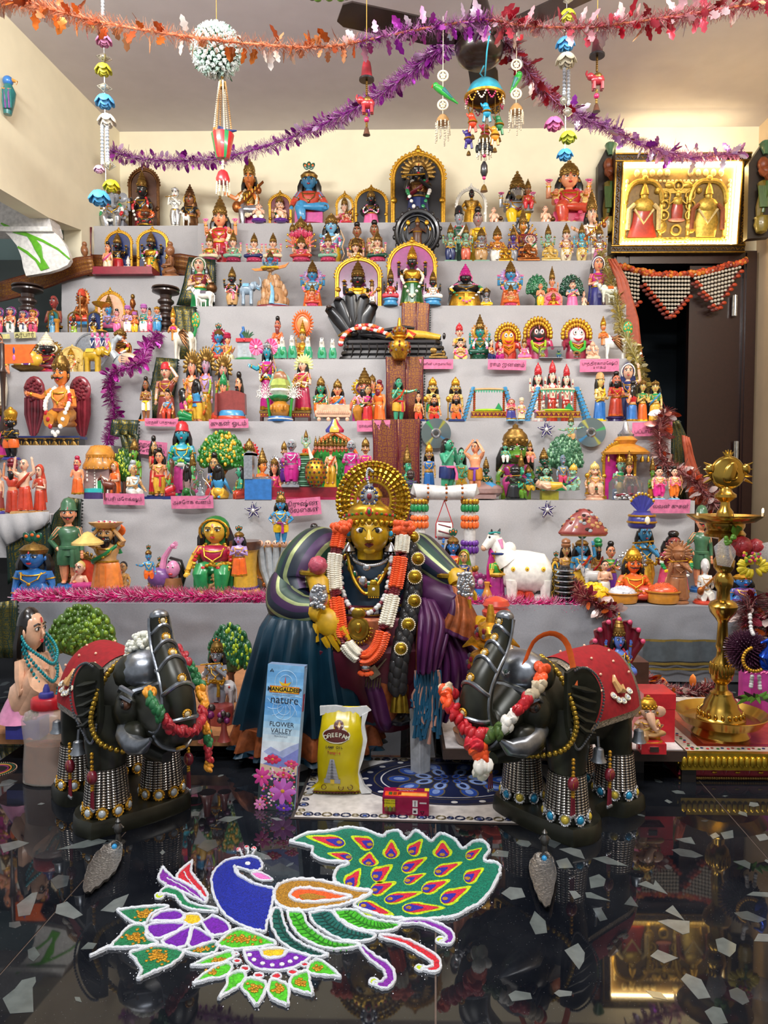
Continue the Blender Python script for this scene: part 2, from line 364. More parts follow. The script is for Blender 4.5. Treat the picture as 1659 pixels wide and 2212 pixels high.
  if crn:
   if crn in CROWN:
    cr=pt('hair' if crn=='bun' and hr_ else 'crown',hr_ if crn=='bun' and hr_ else cc);cr.M=T
    zz=c.z+.08*sc if crn=='bun' else top
    cr.la([(r*sc,z*sc)for r,z in CROWN[crn]],14,(c.x,c.y+.012*sc,zz))
    if crn in('cone','dome','low','tall'):
     for k2 in ra(-2,3):cr.el((c.x+.088*sc*sin(k2*.45),c.y+.012*sc-.088*sc*cos(k2*.45),top+.035*sc),(.013*sc,.01*sc,.02*sc*(1.4 if k2==0 else 1)))
     for q in PM:cr.el((c.x+q*.088*sc,c.y-.015*sc,c.z-.015*sc),(.012*sc,.012*sc,.022*sc))
   if crn=='feather' or 'feather' in pp:
    if crn=='feather':cr=pt('crown',cc);cr.M=T;cr.la([(r*sc,z*sc)for r,z in CROWN['low']],14,(c.x,c.y+.012*sc,top))
    fe=pt('peacock_feather','D','o');fe.M=T
    for q in(-1,0,1):fe.el((c.x+q*.035*sc,c.y-.01,top+.16*sc-.02*abs(q)),(.026*sc,.01,.05*sc),8,6,0,ro(q*.4,'Y'));fe.el((c.x+q*.04*sc,c.y-.02,top+.17*sc-.02*abs(q)),(.012*sc,.006,.016*sc),6,5,1)
   if crn=='fan':
    cr=pt('crown',cc);cr.M=T
    cr.la([(r*sc,z*sc)for r,z in CROWN['low']],14,(c.x,c.y+.012*sc,top))
    for k2 in ra(13):
     a=-1.9+3.8*k2/12;rot=ro(a,'Y');cr.el(c+V3(sin(a)*.15*sc,.05,cos(a)*.15*sc+.02),(.026*sc,.012,.055*sc),6,5,0,rot);cr.el(c+V3(sin(a)*.2*sc,.05,cos(a)*.2*sc+.02),(.016*sc,.012,.016*sc))
    cr.el(c+V3(0,.055,.02),(.13*sc,.012,.13*sc),16,6)
 hcol=hc or si
 if hd_>0:
  if hs>1:
   for i in ra(hs):
    o=i-(hs-1)/2
    oh(o*(.135 if hs>5 else .115),hz-(.012*abs(o)if hs<6 else-.02 if o else 0),(hcol if isinstance(hcol,str)else hcol[i%len(hcol)]),hr if abs(o)<.6 else hr*.72,.03*abs(o)if hs<6 else(.05 if o else 0))
  else:oh(0,hz,hcol if isinstance(hcol,str)else hcol[0],hr)
 if veil:
  v=pt('veil',veil,bd);v.M=T;c=V3(0,-.012,hz)
  v.el(c+V3(0,.03,.025)*hr,(.1*hr,.085*hr,.112*hr),14,9)
  v.rn([(max(.02,hip-.25),.16*f,.05,0,.08),(hip,.14*f,.05,0,.075),(sh-.06,.15*f,.055,0,.06),(hz-.06,.11*hr,.06,0,.045),(hz+.06,.08*hr,.06,0,.035)],12)
  v.tu([c+V3(.1*sin(a),-.03-.03*cos(a)*.5,.105*cos(a))*hr for a in[-2.1+.42*i for i in ra(11)]],.009*hr,5,1)
 if sl:
  v=pt('shawl',sl);v.M=T
  v.tu((.12*f,.03,sh-.12,.1*f,-.03,sh+.0,.03,-.09*f,sh-.12,-.09*f,-.095*f,hip+.05,-.12*f,-.02,hip),[.03,.05,.045,.045,.03],8,flat=.55)
 if ss:v=pt('sash',ss);v.M=T;v.to((0,-.005,hip+.02),.105*f,.026,'z',16,6,0,.82);v.tu((.05,-.1*f,hip,.06,-.12*f,hip-.1,.055,-.12*f,max(.05,hip-.22)),[.03,.028,.036],7,flat=.5)
 if jew:
  aj.tu([(.1*f*cos(a),-.005+.075*f*sin(a)*1.05,sh+.0-.05*(1 if sin(a)<0 else-.3)*abs(sin(a)))for a in ag(18)],.011,6,cd_=1)
  aj.tu((-.075*f,-.05*f,sh-.01,-.06*f,-.09*f,sh-.1,0,-.098*f,sh-.16,.06*f,-.09*f,sh-.1,.075*f,-.05*f,sh-.01),.009);aj.el((0,-.105*f,sh-.17),(.02,.01,.025))
  if ps_e!='bust':aj.to((0,-.002,hip+.03),.1*f,.016,'z',16,6,0,.8)
 if gar:
  gm=pt('flower_garland',*gc);gm.M=T;zl=hip-.1 if gar==1 else hip-.28 if gar==2 else hip+.08
  r=.03 if gar<3 else .022
  ga_(gm,(-.07*f,.0,sh+.03,-.13*f,-.08*f,sh-.12,-.11*f,-.14*f,hip,0,-.16*f,zl,.11*f,-.14*f,hip,.13*f,-.08*f,sh-.12,.07*f,.0,sh+.03),r,len(gc))
 ztop=max(p[2]for k in D.values()for p in k[0].v)
 if arch:
  a=pt('arch',ac);w=arch if arch>.05 else .3
  bkm=pt('back_panel',bk)if bk else None
  apa(a,w,ztop+.03,.032,.13,0,True,bkm)
 if ho:
  h=pt('halo',*(ho if isinstance(ho,tpl)else(ho,)));h.M=T
  h.el((0,.07,hz+.02),(.19,.02,.19),22,6)
  for k2 in ra(18):a=2*pi*k2/18;h.el((.19*sin(a),.07,hz+.02+.19*cos(a)),(.022,.015,.03),6,4,0,ro(a,'Y'))
  if isinstance(ho,tpl):h.to((0,.055,hz+.02),.13,.014,'y',24,6,1)
 if 'hood' in pp:
  h=pt('serpent_hood',hc if 0 else 'j' if 'hoodg' in pp else 'k' if 'hoodk' in pp else 'm','g');h.M=T
  for k2 in ra(5):
   a=-.9+.45*k2;p2=V3(.2*sin(a),.03,hz+.02+.2*cos(a))
   h.tu([(.05*sin(a),.1,sh-.2),(.13*sin(a),.1,hz-.02),p2+V3(0,.05,.0),p2+V3(0,-.02,.02)],[.05,.075,.06,.03],8,flat=.5);h.el(p2+V3(0,-.035,.02),(.022,.02,.022),6,5,1)
 if 'flute' in pp and HR is not None:b=pt('flute','g');b.M=T;h=V3(-.26,-.16,sh+.05);b.tu([h,h+V3(.36,0,.03)],.012)
 if 'bow' in pp:
  b=pt('bow','g' if 'bowg' in pp else 't');b.M=T;x=.2
  b.tu((x-.03,-.1,.12,x+.04,-.1,.3,x,-.1,.45,x+.04,-.1,.6,x-.03,-.1,.8),[.006,.014,.016,.014,.006]);b.tu((x-.03,-.1,.12,x-.03,-.1,.8),.003,4)
 if 'club' in pp:b=pt('club','g');b.M=T;b.tu((-.2,-.12,.05,-.2,-.12,.5),.014);b.el((-.2,-.12,.58),(.06,.06,.08));b.la((.05,0,.06,.03,.03,.06,0,.06),8,(-.2,-.12,.02))
 if 'veena' in pp:
  b=pt('veena','c','g');b.M=T;p0=V3(-.2,-.19,hip+.02);p1=V3(.3,-.16,sh+.1)
  b.tu([p0,p1],[.028,.02]);b.el(p0,(.09,.06,.08));b.el(p0.lerp(p1,.8)+V3(.02,0,-.05),(.05,.04,.05))
  for k2 in ra(6):b.box(*(lambda c:(c.x-.008,c.x+.008,c.y-.03,c.y-.02,c.z-.02,c.z+.025))(p0.lerp(p1,.3+.1*k2)),1)
 if 'disc' in pp:
  b=pt('emblem','g');b.M=T
  for h,d in tips[2:]:b.la((.035,-.008,.045,0,.035,.008,0,.008),12,(h.x,h.y-.01,h.z+.05));b.el((h.x,h.y,h.z+.06),(.03,.012,.035))
 if 'lotus' in pp:
  b=pt('lotus_flower','p');b.M=T
  for h,d in tips[2:]or tips[:1]:
   for k2 in ra(5):a=-.8+.4*k2;b.el((h.x+.025*sin(a),h.y-.01,h.z+.06),(.016,.016,.034),6,5,0,ro(a,'Y'))
 if 'pot' in pp and HL is not None:
  b=pt('water_pot','z');b.M=T;c=HL+V3(.04,-.02,.0);b.la((.03,-.09,.09,-.05,.105,0,.09,.05,.045,.075,.06,.1,.05,.1,.0,.09),14,c)
 if 'staff' in pp and HL is not None:b=pt('staff','t');b.M=T;b.tu((HL.x+.02,HL.y-.02,.02,HL.x+.02,HL.y-.02,hz+.1),.011)
 if 'basket' in pp:
  b=pt('basket','t');b.M=T;b.la((.12,0,.2,.06,.22,.09,.19,.08,0,.05),18,(0,-.02,hz+.1))
 if 'cloak' in pp:b=pt('cloak','m' if 'cloakm' in pp else si);b.M=T;b.rn([(.03,.24,.07,0,.07),(.3,.2,.06,0,.08),(sh-.02,.14,.05,0,.06),(sh+.03,.1,.04,0,.04)],14)
 if 'fans' in pp:
  b=pt('arms_fan',si,'g');b.M=T
  for k2 in ra(10):
   a=-1.9+3.8*k2/9
   if abs(a)<.25:continue
   d=V3(sin(a),.0,cos(a)*.9);s0=V3(.09*(1 if a>0 else-1),.05,sh-.03);b.tu([s0,s0+d*.16,s0+d*.27+V3(0,-.03,.03)],[.03,.026,.018]);b.el(s0+d*.3+V3(0,-.03,.03),(.026,.02,.03),6,5,1)
 return D
# room shell
DB=4.5
CEIL=W(700,281,DB).z
XL=W(258,287,DB).x;XR=W(1640,268,DB).x
def pl(h,sc=9.):return mat(h,.75,0,'plaster',sc,.035,.08)
M_wall=pl('#ece2c4');M_ceil=pl('#d3ced4');M_rwall=pl('#d8bf9c')
def wpy(name,poly,m,axis_fn,th):
 b=MB();n=len(poly)
 v=[axis_fn(u,w,0)for u,w in poly]+[axis_fn(u,w,th)for u,w in poly]
 b.add(v,[tpl(ra(n)),tpl(ra(2*n-1,n-1,-1))]+[(i,n+i,n+(i+1)%n,(i+1)%n)for i in ra(n)])
 o=oj(name,b,m);bm=bmesh.new();bm.from_mesh(o.data);bmesh.ops.recalc_face_normals(bm,faces=bm.faces);bm.to_mesh(o.data);bm.free()
 return su(o)
fl=MB();fl.box(-3.2,3.2,-1.5,DB,-.06,-.0015)
floor=su(oj('floor',fl,mat('#6f5f55',.5,0,'grout')))
cl=MB();cl.box(-3.2,3.2,-1.5,DB+.1,CEIL,CEIL+.08);su(oj('ceiling',cl,M_ceil))
DX0,DX1,DZ=W(1322,548,DB).x,W(1627,548,DB).x,W(1450,548,DB).z
bw=MB();bw.box(XL-1.6,DX0,DB,DB+.1,0,CEIL);bw.box(DX0,DX1,DB,DB+.1,DZ,CEIL);bw.box(DX1,XR+.1,DB,DB+.1,0,CEIL)
su(oj('wall_back',bw,M_wall))
rw=MB();rw.box(XR,XR+.1,-1.5,DB,0,CEIL);su(oj('wall_right',rw,M_rwall))
v0=W(0,20,1.0)-V3(0,0,CAMZ);k=(CEIL-CAMZ)/v0.z;PL=Vc((v0.x*k,k))
LWD=(PL-Vc((XL,DB))).normalized()
def LW(px,py):
 r=W(px,py,1.0)-V3(0,0,CAMZ);a=Vc((XL,DB))
 den=r.x*LWD.y-r.y*LWD.x;t=(a.x*LWD.y-a.y*LWD.x)/den
 p=Vc((r.x*t,r.y*t));return(p-a).dot(LWD),CAMZ+r.z*t
uA,zA=LW(0,408);uB,zB=LW(105,470);uC,zC=LW(176,497)
fn=lambda u,z,t:(XL+LWD.x*u+LWD.y*t,DB+LWD.y*u-LWD.x*t,z)
slope=(zA-zB)/(uA-uB)
wpy('wall_left',[(0,0),(0,CEIL),(5.2,CEIL),(5.2,zA+slope*(5.2-uA)),(uA,zA),(uB,zB),(uC,zC),(uC,0)],M_wall,fn,.1)
st=su(link('trim_1',None));st.name='trim_1'
M_marble=mat('#d9d6d2',.12,0,'marble')
def qp(pxs,d,th,m,name,parent):
 b=MB();p=[W(x,y,d)for x,y in fl3(pxs,2)];b.pz_([(q.x,q.z)for q in p],d,d+th);return oj(name,b,m,parent)
qp((-60,372,0,405,105,468,112,490,-60,500),3.72,.12,M_marble,'soffit_slab',st)
qp((-60,489,112,489,113,499,-60,499),3.68,.12,mat('#e8e6e0',.3),'stair_nosing',st)
qp((8,499,113,499,128,510,140,527,148,545,152,562,146,572,128,581,104,588,56,596,50,578,46,555,36,530,20,510),3.7,.03,mat('#e9e7e0',.2,0,'enamel'),'fascia_panel',st)
lf=MB();d=3.697
for pts,wd_ in(([(2,482),(30,498),(62,508),(92,520),(125,538),(151,560)],(.004,.012,.008,.006,.005,.004)),([(56,505),(72,520),(82,535),(90,558),(98,582)],(.003,.014,.02,.008,.022)),([(38,533),(58,545),(78,562),(92,582)],(.005,.007,.006,.012))):
 q=[W(x,y,d)for x,y in pts];lf.tu(q,wd_,6,flat=.12)
oj('painted_leaf',lf,mat('#5fae1c',.3),st)
aw=MB();p0=W(-80,505,4.3);p1=W(120,562,4.3);aw.box(p0.x,p1.x,4.3,4.4,p1.z,p0.z+.3);su(oj('wall_alcove',aw,pl('#93aeac')))
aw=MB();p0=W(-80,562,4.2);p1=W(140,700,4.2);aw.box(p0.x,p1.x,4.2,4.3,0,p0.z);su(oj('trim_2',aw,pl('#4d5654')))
M_wood=mat('#2c1410',.3,0,'enamel')
dr=su(link('door_1',None))
t=.075
for nm,x0,x1,z0,z1 in(('door_jamb',DX0,DX0+t,0,DZ),('door_jamb',DX1-t,DX1,0,DZ),('door_lintel',DX0+t,DX1-t,DZ-t,DZ)):
 b=MB();b.box(x0,x1,DB-.05,DB+.12,z0,z1);b.box(x0+.012,x1-.012,DB-.06,DB-.05,z0,z1-.012);oj(nm,b,M_wood,dr)
b=MB();b.box(W(1482,800,DB).x,DX1-t,DB-.03,DB+.01,.01,DZ-t-.005);lf_=oj('door_leaf',b,mat('#2a120d',.35,0,'enamel'),dr)
b=MB();p=W(1587,660,DB-.06);b.box(p.x-.012,p.x+.012,DB-.064,DB-.05,p.z-.06,p.z+.06);b.tu((p.x,DB-.066,p.z-.06,p.x,DB-.066,p.z+.06),.006);oj('hinge',b,gilt('#c9c9c4',.3),dr)
b=MB();p=W(1590,975,DB-.06);b.box(p.x-.012,p.x+.012,DB-.064,DB-.05,p.z-.06,p.z+.06);b.tu((p.x,DB-.066,p.z-.06,p.x,DB-.066,p.z+.06),.006);oj('hinge',b,gilt('#c9c9c4',.3),dr)
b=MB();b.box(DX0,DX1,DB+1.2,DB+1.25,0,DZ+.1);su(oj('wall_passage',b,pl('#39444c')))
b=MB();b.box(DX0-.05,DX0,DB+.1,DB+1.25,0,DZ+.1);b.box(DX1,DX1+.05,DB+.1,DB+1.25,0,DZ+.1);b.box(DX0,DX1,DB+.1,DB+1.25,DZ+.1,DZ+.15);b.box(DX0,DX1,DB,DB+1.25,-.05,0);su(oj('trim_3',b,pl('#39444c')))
# polished terrazzo
M_tile,nd,rmp,ln,b=sd('polished_terrazzo');ob_=nd('TexCoord').outputs['Object']
nz=nd('TexNoise',Scale=7,Detail=5);vo=nd('TexVoronoi',Scale=190);ln(ob_,nz.inputs['Vector']);ln(ob_,vo.inputs['Vector'])
mx=nd('Mix');mx.data_type='RGBA';mx.blend_type='ADD';mx.inputs[0].default_value=.5
ln(rmp(nz.outputs['Fac'],(.35,(.004,.005,.008)),(.75,(.016,.018,.022))),mx.inputs[6]);ln(rmp(vo.outputs['Distance'],(0,.4),(.1,0)),mx.inputs[7]);ln(mx.outputs[2],b.inputs['Base Color']);b.inputs['Roughness'].default_value=.025
gc_=FL(941,2150);g2=FL(941,1700);gd=(g2-gc_).xy.normalized();gn=Vc((gd.y,-gd.x))
offL=(FL(203,1880).xy-gc_.xy).dot(gn);offR=(FL(1620,1805).xy-gc_.xy).dot(gn)
TS=(offR-offL)/2
def tp(i,j):return gc_.xy+gn*i*TS+gd*(j*TS*2.3-TS*2.3+.79)
for i in ra(-4,4):
 for j in ra(-1,5):
  g=.003;q=[tp(i,j),tp(i+1,j),tp(i+1,j+1),tp(i,j+1)];c=sum(q,Vc((0,0)))/4
  q=[c+(p-c)*(1-g/(p-c).length)for p in q]
  q=[Vc((max(-3.1,min(3.1,p.x)),max(-1.4,min(DB-.01,p.y))))for p in q]
  if(q[2]-q[0]).length<.05 or abs((q[1]-q[0]).cross(q[3]-q[0]))<.001:continue
  b=MB();b.pz_([tpl(p)for p in q],-.0015,0,axis='z');oj('tile',b,M_tile,floor)
M_chip=[mat(h,.1,0,'stone')for h in('#5d6463','#474d4e','#6a706f','#3a4043')]
CH=[]
for o,s,L in(((1059,1780),.3617,[[(5,190),(40,155),(110,165),(105,200)],[(410,150),(480,140),(540,155),(565,210),(500,190)],[(610,205),(690,192),(825,252),(700,240)],[(315,65),(400,60),(445,100),(385,145),(350,130)],[(235,590),(265,520),(330,580),(340,650),(270,660)],[(470,400),(510,400),(545,435),(500,450)],[(568,410),(600,408),(718,460),(575,440)],[(612,505),(660,500),(700,570),(655,582)],[(590,320),(650,300),(690,330),(680,370),(600,385)],[(443,755),(525,712),(565,770),(560,820),(530,870)],[(108,1020),(150,995),(240,1010),(250,1045),(130,1060)],[(800,480),(840,430),(885,495)],[(880,360),(930,340),(975,365),(985,335),(1060,420),(1000,400)],[(1045,520),(1090,485),(1160,575)],[(1105,90),(1200,78),(1225,122),(1160,110)],[(1450,225),(1520,215),(1555,235),(1550,270)],[(1345,690),(1390,678),(1470,720),(1465,760),(1430,795),(1360,760)],[(1575,700),(1600,655),(1690,660),(1690,705)],[(1530,425),(1570,405),(1690,410),(1690,440)],[(1455,530),(1535,520),(1650,570),(1600,590),(1500,565)],[(1280,1120),(1330,1090),(1380,1100),(1420,1190),(1330,1200)],[(1000,580),(1060,570),(1190,580),(1190,650),(1150,660)]]),((0,1640),.3617,[[(15,1430),(90,1370),(130,1320),(212,1300),(215,1330),(195,1365),(200,1510),(60,1520)],[(165,1140),(205,1120),(240,1170),(200,1210),(170,1190)],[(100,870),(190,800),(225,795),(210,850),(180,930),(110,940)],[(600,905),(680,840),(770,805),(735,880),(680,915)],[(0,510),(110,485),(175,500),(120,525),(20,560)],[(1085,215),(1130,175),(1215,160),(1205,190),(1150,212)],[(340,540),(560,470),(660,490),(500,530)],[(340,870),(400,850),(495,930),(440,955),(330,920)]])):
 for q in L:CH.append([FL(o[0]+x*s,o[1]+y*s)for x,y in q])
for k in ra(520):
 c=V3(R.uniform(-1.3,1.4),R.uniform(.75,2.3),0);r=R.choice((R.uniform(.006,.014),R.uniform(.012,.03)))
 if any((c-q[0]).length<.045 for q in CH):continue
 a0=R.uniform(0,6.28);m=R.choice((4,5,5,6));e=R.uniform(.35,.9);th=R.uniform(0,3.14)
 q=[(r*cos(2*pi*i/m+R.uniform(-.3,.3)),e*r*sin(2*pi*i/m+R.uniform(-.3,.3)))for i in ra(m)]
 CH.append([c+V3(x*cos(th)-y*sin(th),x*sin(th)+y*cos(th),0)for x,y in q])
for k,q in em(CH):
 b=MB();b.pz_([(p.x,p.y)for p in q],-.0005,.0003,axis='z');oj('stone_chip',b,M_chip[(k*7)%4 if k>55 else(0,2,0,1)[k%4]],floor)
# cloth covered
TIER={9:(481,4.15),8:(565,3.87),7:(661,3.59),6:(776,3.31),5:(910,3.03),4:(1080,2.75),3:(1306,2.36)}
TX={9:(428,1312),8:(462,1290),7:(418,1352),6:(338,1366),5:(298,1448),4:(172,1500),3:(36,1642)}
TZ={k:W(870,y,d).z for k,(y,d)in TIER.items()}
LT={'La':(489,4.17),'Lb':(597,3.87),'Lc':(718,3.55),'Ld':(803,3.28),'Le':(962,3.0),'Lf':(1112,2.72)}
LX={'La':(196,430),'Lb':(134,402),'Lc':(-70,384),'Ld':(-80,330),'Le':(-80,240),'Lf':(-80,112)}
for k,(y,d)in LT.items():TZ[k]=W(200,y,d).z
TIER.update(LT);TX.update(LX)
M_cloth=mat('#adabac',.9,0,'cotton',260.,.05,.15);M_cloth_shaded=mat('#82848a',.9,0,'cotton',260.,.06,.15)  # second cotton: white cloth of the lowest step, shade painted into the colour
def riser(name,x0,x1,y,z0,z1,m,parent,th=.012,sed=0,top=.3):
 nu=max(8,int((x1-x0)/.02));nv=22;b=MB()
 def f(u,v):
  x=lerp(x0,x1,u);z=lerp(z1,z0,v)
  w=.016*noise.noise((x*6+sed,z*3,sed))*min(1,v*4)+.010*noise.noise((x*19,z*7+sed,4))*min(1,v*3)+.014*max(0,.25-abs(noise.noise((x*4+z*9,z*4-x*6,sed+9))))*min(1,v*5)
  return(x,y-.005-w*1.0-.006*v,z)
 b.grid(f,nu,nv);b.f=[q[::-1]for q in b.f]
 v=[(x0,y-.004,z1),(x1,y-.004,z1),(x1,y+top,z1),(x0,y+top,z1)]
 b.add(v,[(0,1,2,3)])
 b.add([(x0,y,z0),(x0,y-.004,z1),(x0,y+top,z1),(x0,y+top,z0)],[(0,1,2,3)]);b.add([(x1,y,z0),(x1,y-.004,z1),(x1,y+top,z1),(x1,y+top,z0)],[(3,2,1,0)])
 return oj(name,b,m,parent,60)
stand=tg('display_stand','wide stepped stand of seven white cloth covered tiers filling back wall',0,(0,3.2,0))
off=Matrix.Translation((0,-3.2,0))
def ad_(o,p):o.matrix_parent_inverse=Matrix.Translation(-p.location);return o
ks=[9,8,7,6,5,4,3]
for i,k in em(ks):
 y,d=TIER[k];z1=TZ[k];z0=TZ[ks[i+1]]-.02 if i<6 else 0.004
 x0,x1=W(TX[k][0],y,d).x,W(TX[k][1],y,d).x
 ad_(riser('step_cloth',x0,x1,d,z0,z1,M_cloth if k>3 else M_cloth_shaded,stand,sed=k,top=(TIER[ks[i-1]][1]-d+.02)if i else DB-d-.02),stand)
side=tg('side_display_stand','smaller stepped stand of white cloth tiers left of main steps',0,(-1.3,3.2,0))
kl=['La','Lb','Lc','Ld','Le','Lf']
for i,k in em(kl):
 y,d=TIER[k];z0=TZ[kl[i+1]]-.02 if i<5 else TZ[k]-.16
 x0,x1=W(TX[k][0],y,d).x,W(TX[k][1],y,d).x
 ad_(riser('step_cloth',x0,x1,d,z0,TZ[k],M_cloth,side,sed=ord(k[1]),top=(TIER[kl[i-1]][1]-d+.02)if i else DB-d-.02),side)
b=MB();x1=W(240,1000,3.0).x;b.box(W(-60,1000,2.8).x,W(112,1100,2.8).x,2.8,4.2,.02,TZ['Lf']-.17);ad_(oj('carcass',b,mat('#141516',.6),side),side)
# sari borders
def br_(ba,g,name,stripes=8.,sc=30.):
 m,nd,rmp,ln,b=sd(name);uv=nd('TexCoord').outputs['UV'];sp=nd('SeparateXYZ');ln(uv,sp.inputs[0])
 vo=nd('TexVoronoi',Scale=stripes,Randomness=.35);vo.feature='DISTANCE_TO_EDGE';nz=nd('TexNoise',Scale=sc);ln(uv,vo.inputs['Vector']);ln(uv,nz.inputs['Vector'])
 ma=nd('Math');ma.operation='MULTIPLY_ADD';ma.inputs[1].default_value=.35;ln(nz.outputs['Fac'],ma.inputs[0]);ln(vo.outputs['Distance'],ma.inputs[2])
 f1=rmp(ma.outputs[0],(0,0),(.27,1),(.34,0),(.43,1),(.5,0),step=1);f2=rmp(sp.outputs['X'],(0,0),(.05,1),(.08,0),(.12,1),(.15,0),(.18,.8),(.8,0),(.84,1),(.87,0),(.9,1),(.93,0),step=1)
 mm=nd('Math');mm.operation='MULTIPLY';ln(f1,mm.inputs[0]);ln(f2,mm.inputs[1]);mx=nd('Mix');mx.data_type='RGBA';mx.inputs[6].default_value=lin(ba)+(1,);mx.inputs[7].default_value=lin(g)+(1,)
 ln(mm.outputs[0],mx.inputs[0]);ln(mx.outputs[2],b.inputs['Base Color']);ln(mm.outputs[0],b.inputs['Metallic']);b.inputs['Roughness'].default_value=.42;return m
Bm=br_('#5e1420','#b07a24','maroon_brocade',5.);Bg=br_('#12291f','#8f7a22','green_brocade',4.);B_gold=br_('#5e2a14','#b98224','mustard_brocade',6.,20.)
def rbn(name,rows,m,parent=None,th=.006,wob=.004):
 b=MB();nu=10;v=[];f=[];n=len(rows)
 for a,c in rows:
  for i in ra(nu+1):
   p=a.lerp(c,i/nu);p=p+V3(0,-wob*(1+sin(i*1.7+p.z*30)),0);v.append(p)
 b.add(v,[(j*(nu+1)+i,(j+1)*(nu+1)+i,(j+1)*(nu+1)+i+1,j*(nu+1)+i+1)for j in ra(n-1)for i in ra(nu)])
 o=oj(name,b,m,parent,70);me=o.data;uvl=me.uv_layers.new(name='UVMap');L=0;acc=[0]
 for j in ra(1,n):acc.append(acc[-1]+((rows[j][0]-rows[j-1][0]).length+(rows[j][1]-rows[j-1][1]).length)/2)
 wd2=max(.02,(rows[0][1]-rows[0][0]).length)
 for lp in me.loops:vi=lp.vertex_index;uvl.data[lp.index].uv=((vi%(nu+1))/nu,acc[vi//(nu+1)]/wd2)
 s=o.modifiers.new('thickness','SOLIDIFY');s.thickness=th;s.offset=1
 return o
def zz_(p,q,n,out,parent,h):
 b=MB();d=(q-p)/n
 for i in ra(n):a=p+d*i;c=p+d*(i+1);t_=(a+c)/2+out*h;b.add([a,c,t_],[(0,1,2)]);
 return stuff(oj('zigzag_edge',b,mat('#101512' if h>0 else '#e8e6e0',.7),parent))
run=tg('maroon_sari','maroon and gold brocade sari hung down middle of steps',0,(0,3.2,0))
for k,xs,y1 in((7,(868,926),772),(6,(834,914),905),(5,(806,906),1076),(4,(800,884),1290)):
 y,d=TIER[k];dd=d-.028;yt=y-1
 rows=[(W(xs[0],yt,d+.1),W(xs[1],yt,d+.1))];rows=[(V3(a.x,d+.1,TZ[k]+.001),V3(c.x,d+.1,TZ[k]+.001))for a,c in rows]
 rows+=[(V3(rows[0][0].x,dd,TZ[k]+.001),V3(rows[0][1].x,dd,TZ[k]+.001))]
 for t_ in(.25,.5,.75,1):yy=lerp(yt,y1,t_);a=W(xs[0],yy,dd);c=W(xs[1],yy,dd);rows.append((a,c))
 xm=[(a.lerp(c,.52),c)for a,c in rows];xl=[(a,a.lerp(c,.56)+V3(0,.004,0))for a,c in rows]
 ad_(rbn('sari_fold',xl,Bm,run),run);ad_(rbn('sari_fold',xm,Bm,run),run)
 ad_(zz_(rows[1][1]+V3(0,.006,0),rows[-1][1]+V3(0,.006,0),22,V3(1,0,0),run,.009),run)
gr=tg('green_sari','dark green sari with gold border draped down left ends of main tiers',0,(-1,3.2,0))
def strip(rows,d,m,par,nm='sari_border',zz=1,dz=0.):
 q=[]
 for i in ra(len(rows)-1):
  for s_ in ra(3):
   t_=s_/3;q.append([lerp(rows[i][j],rows[i+1][j],t_)for j in ra(4)])
 q.append(list(rows[-1]));rr=[(W(a,b_,d+dz),W(c,e,d))for a,b_,c,e in q]
 ad_(rbn(nm,rr,m,par),par)
 if zz:ad_(zz_(rr[0][1]+V3(0,-.006,0),rr[-1][1]+V3(0,-.006,0),max(6,int((rr[-1][1]-rr[0][1]).length/.012)),V3(1,0,0),par,.009),par)
strip([(408,556,466,562),(398,610,466,612),(382,660,462,660)],3.84,Bg,gr)
strip([(378,662,424,664),(376,700,422,700),(372,776,416,776)],3.56,Bg,gr)
strip([(338,772,386,776),(328,830,382,832),(300,908,366,908)],3.28,Bg,gr)
strip([(244,906,300,908),(240,938,296,938),(262,942,300,942),(270,990,300,990)],3.0,Bg,gr)
strip([(150,1074,178,1078),(118,1110,176,1112),(106,1160,174,1162),(118,1250,172,1250),(122,1290,170,1290)],2.71,Bg,gr)
strip([(0,1300,38,1296),(-14,1350,40,1350),(-20,1420,42,1420)],2.33,Bg,gr)
grr=tg('rust_sari','dark green and rust sari hanging down right ends of tiers',0,(1,3.2,0))
M_rust=mat('#a3492c',.55,0,'silk')
strip([(1312,560,1328,560),(1330,600,1356,610),(1340,680,1378,690),(1345,770,1388,780)],3.6,M_rust,grr,'sari_drape',0)
strip([(1446,908,1466,908),(1448,940,1482,948),(1452,1000,1476,1000),(1456,1080,1480,1080)],3.05,Bg,grr)
strip([(1474,940,1486,945),(1478,1000,1502,1000),(1484,1050,1524,1052),(1490,1090,1540,1092)],3.0,M_rust,grr,'sari_drape',0)
gs=tg('mustard_sari','mustard gold sari border strung behind side tiers, from stair to steps',0,(-1.4,3.7,0))
strip([(0,608,0,652),(60,592,60,638),(110,578,112,620),(140,566,146,606),(165,556,180,596),(200,552,205,590)],3.84,B_gold,gs,zz=0)
strip([(196,550,196,592),(260,552,260,592),(330,552,330,592),(390,548,390,594),(440,556,438,602)],4.14,B_gold,gs,zz=0)
strip([(178,492,200,492),(178,540,198,540),(178,590,198,590)],4.13,Bm,gs,zz=0)
b=MB();rr=[(W(a,b_,2.69),W(c,e,2.69))for a,b_,c,e in((112,1112,112,1130),(80,1112,84,1140),(40,1112,44,1160),(10,1112,14,1178),(8,1130,12,1180))]
ad_(rbn('hanging_cloth',[(W(0,1112,2.69),W(112,1104,2.69)),(W(4,1150,2.69),W(112,1122,2.69)),(W(16,1178,2.69),W(100,1136,2.69))],M_cloth,side,wob=.01),side)
strip([(16,1180,110,1128),(18,1225,114,1160),(20,1262,116,1196)],2.7,Bg,gr,zz=0)
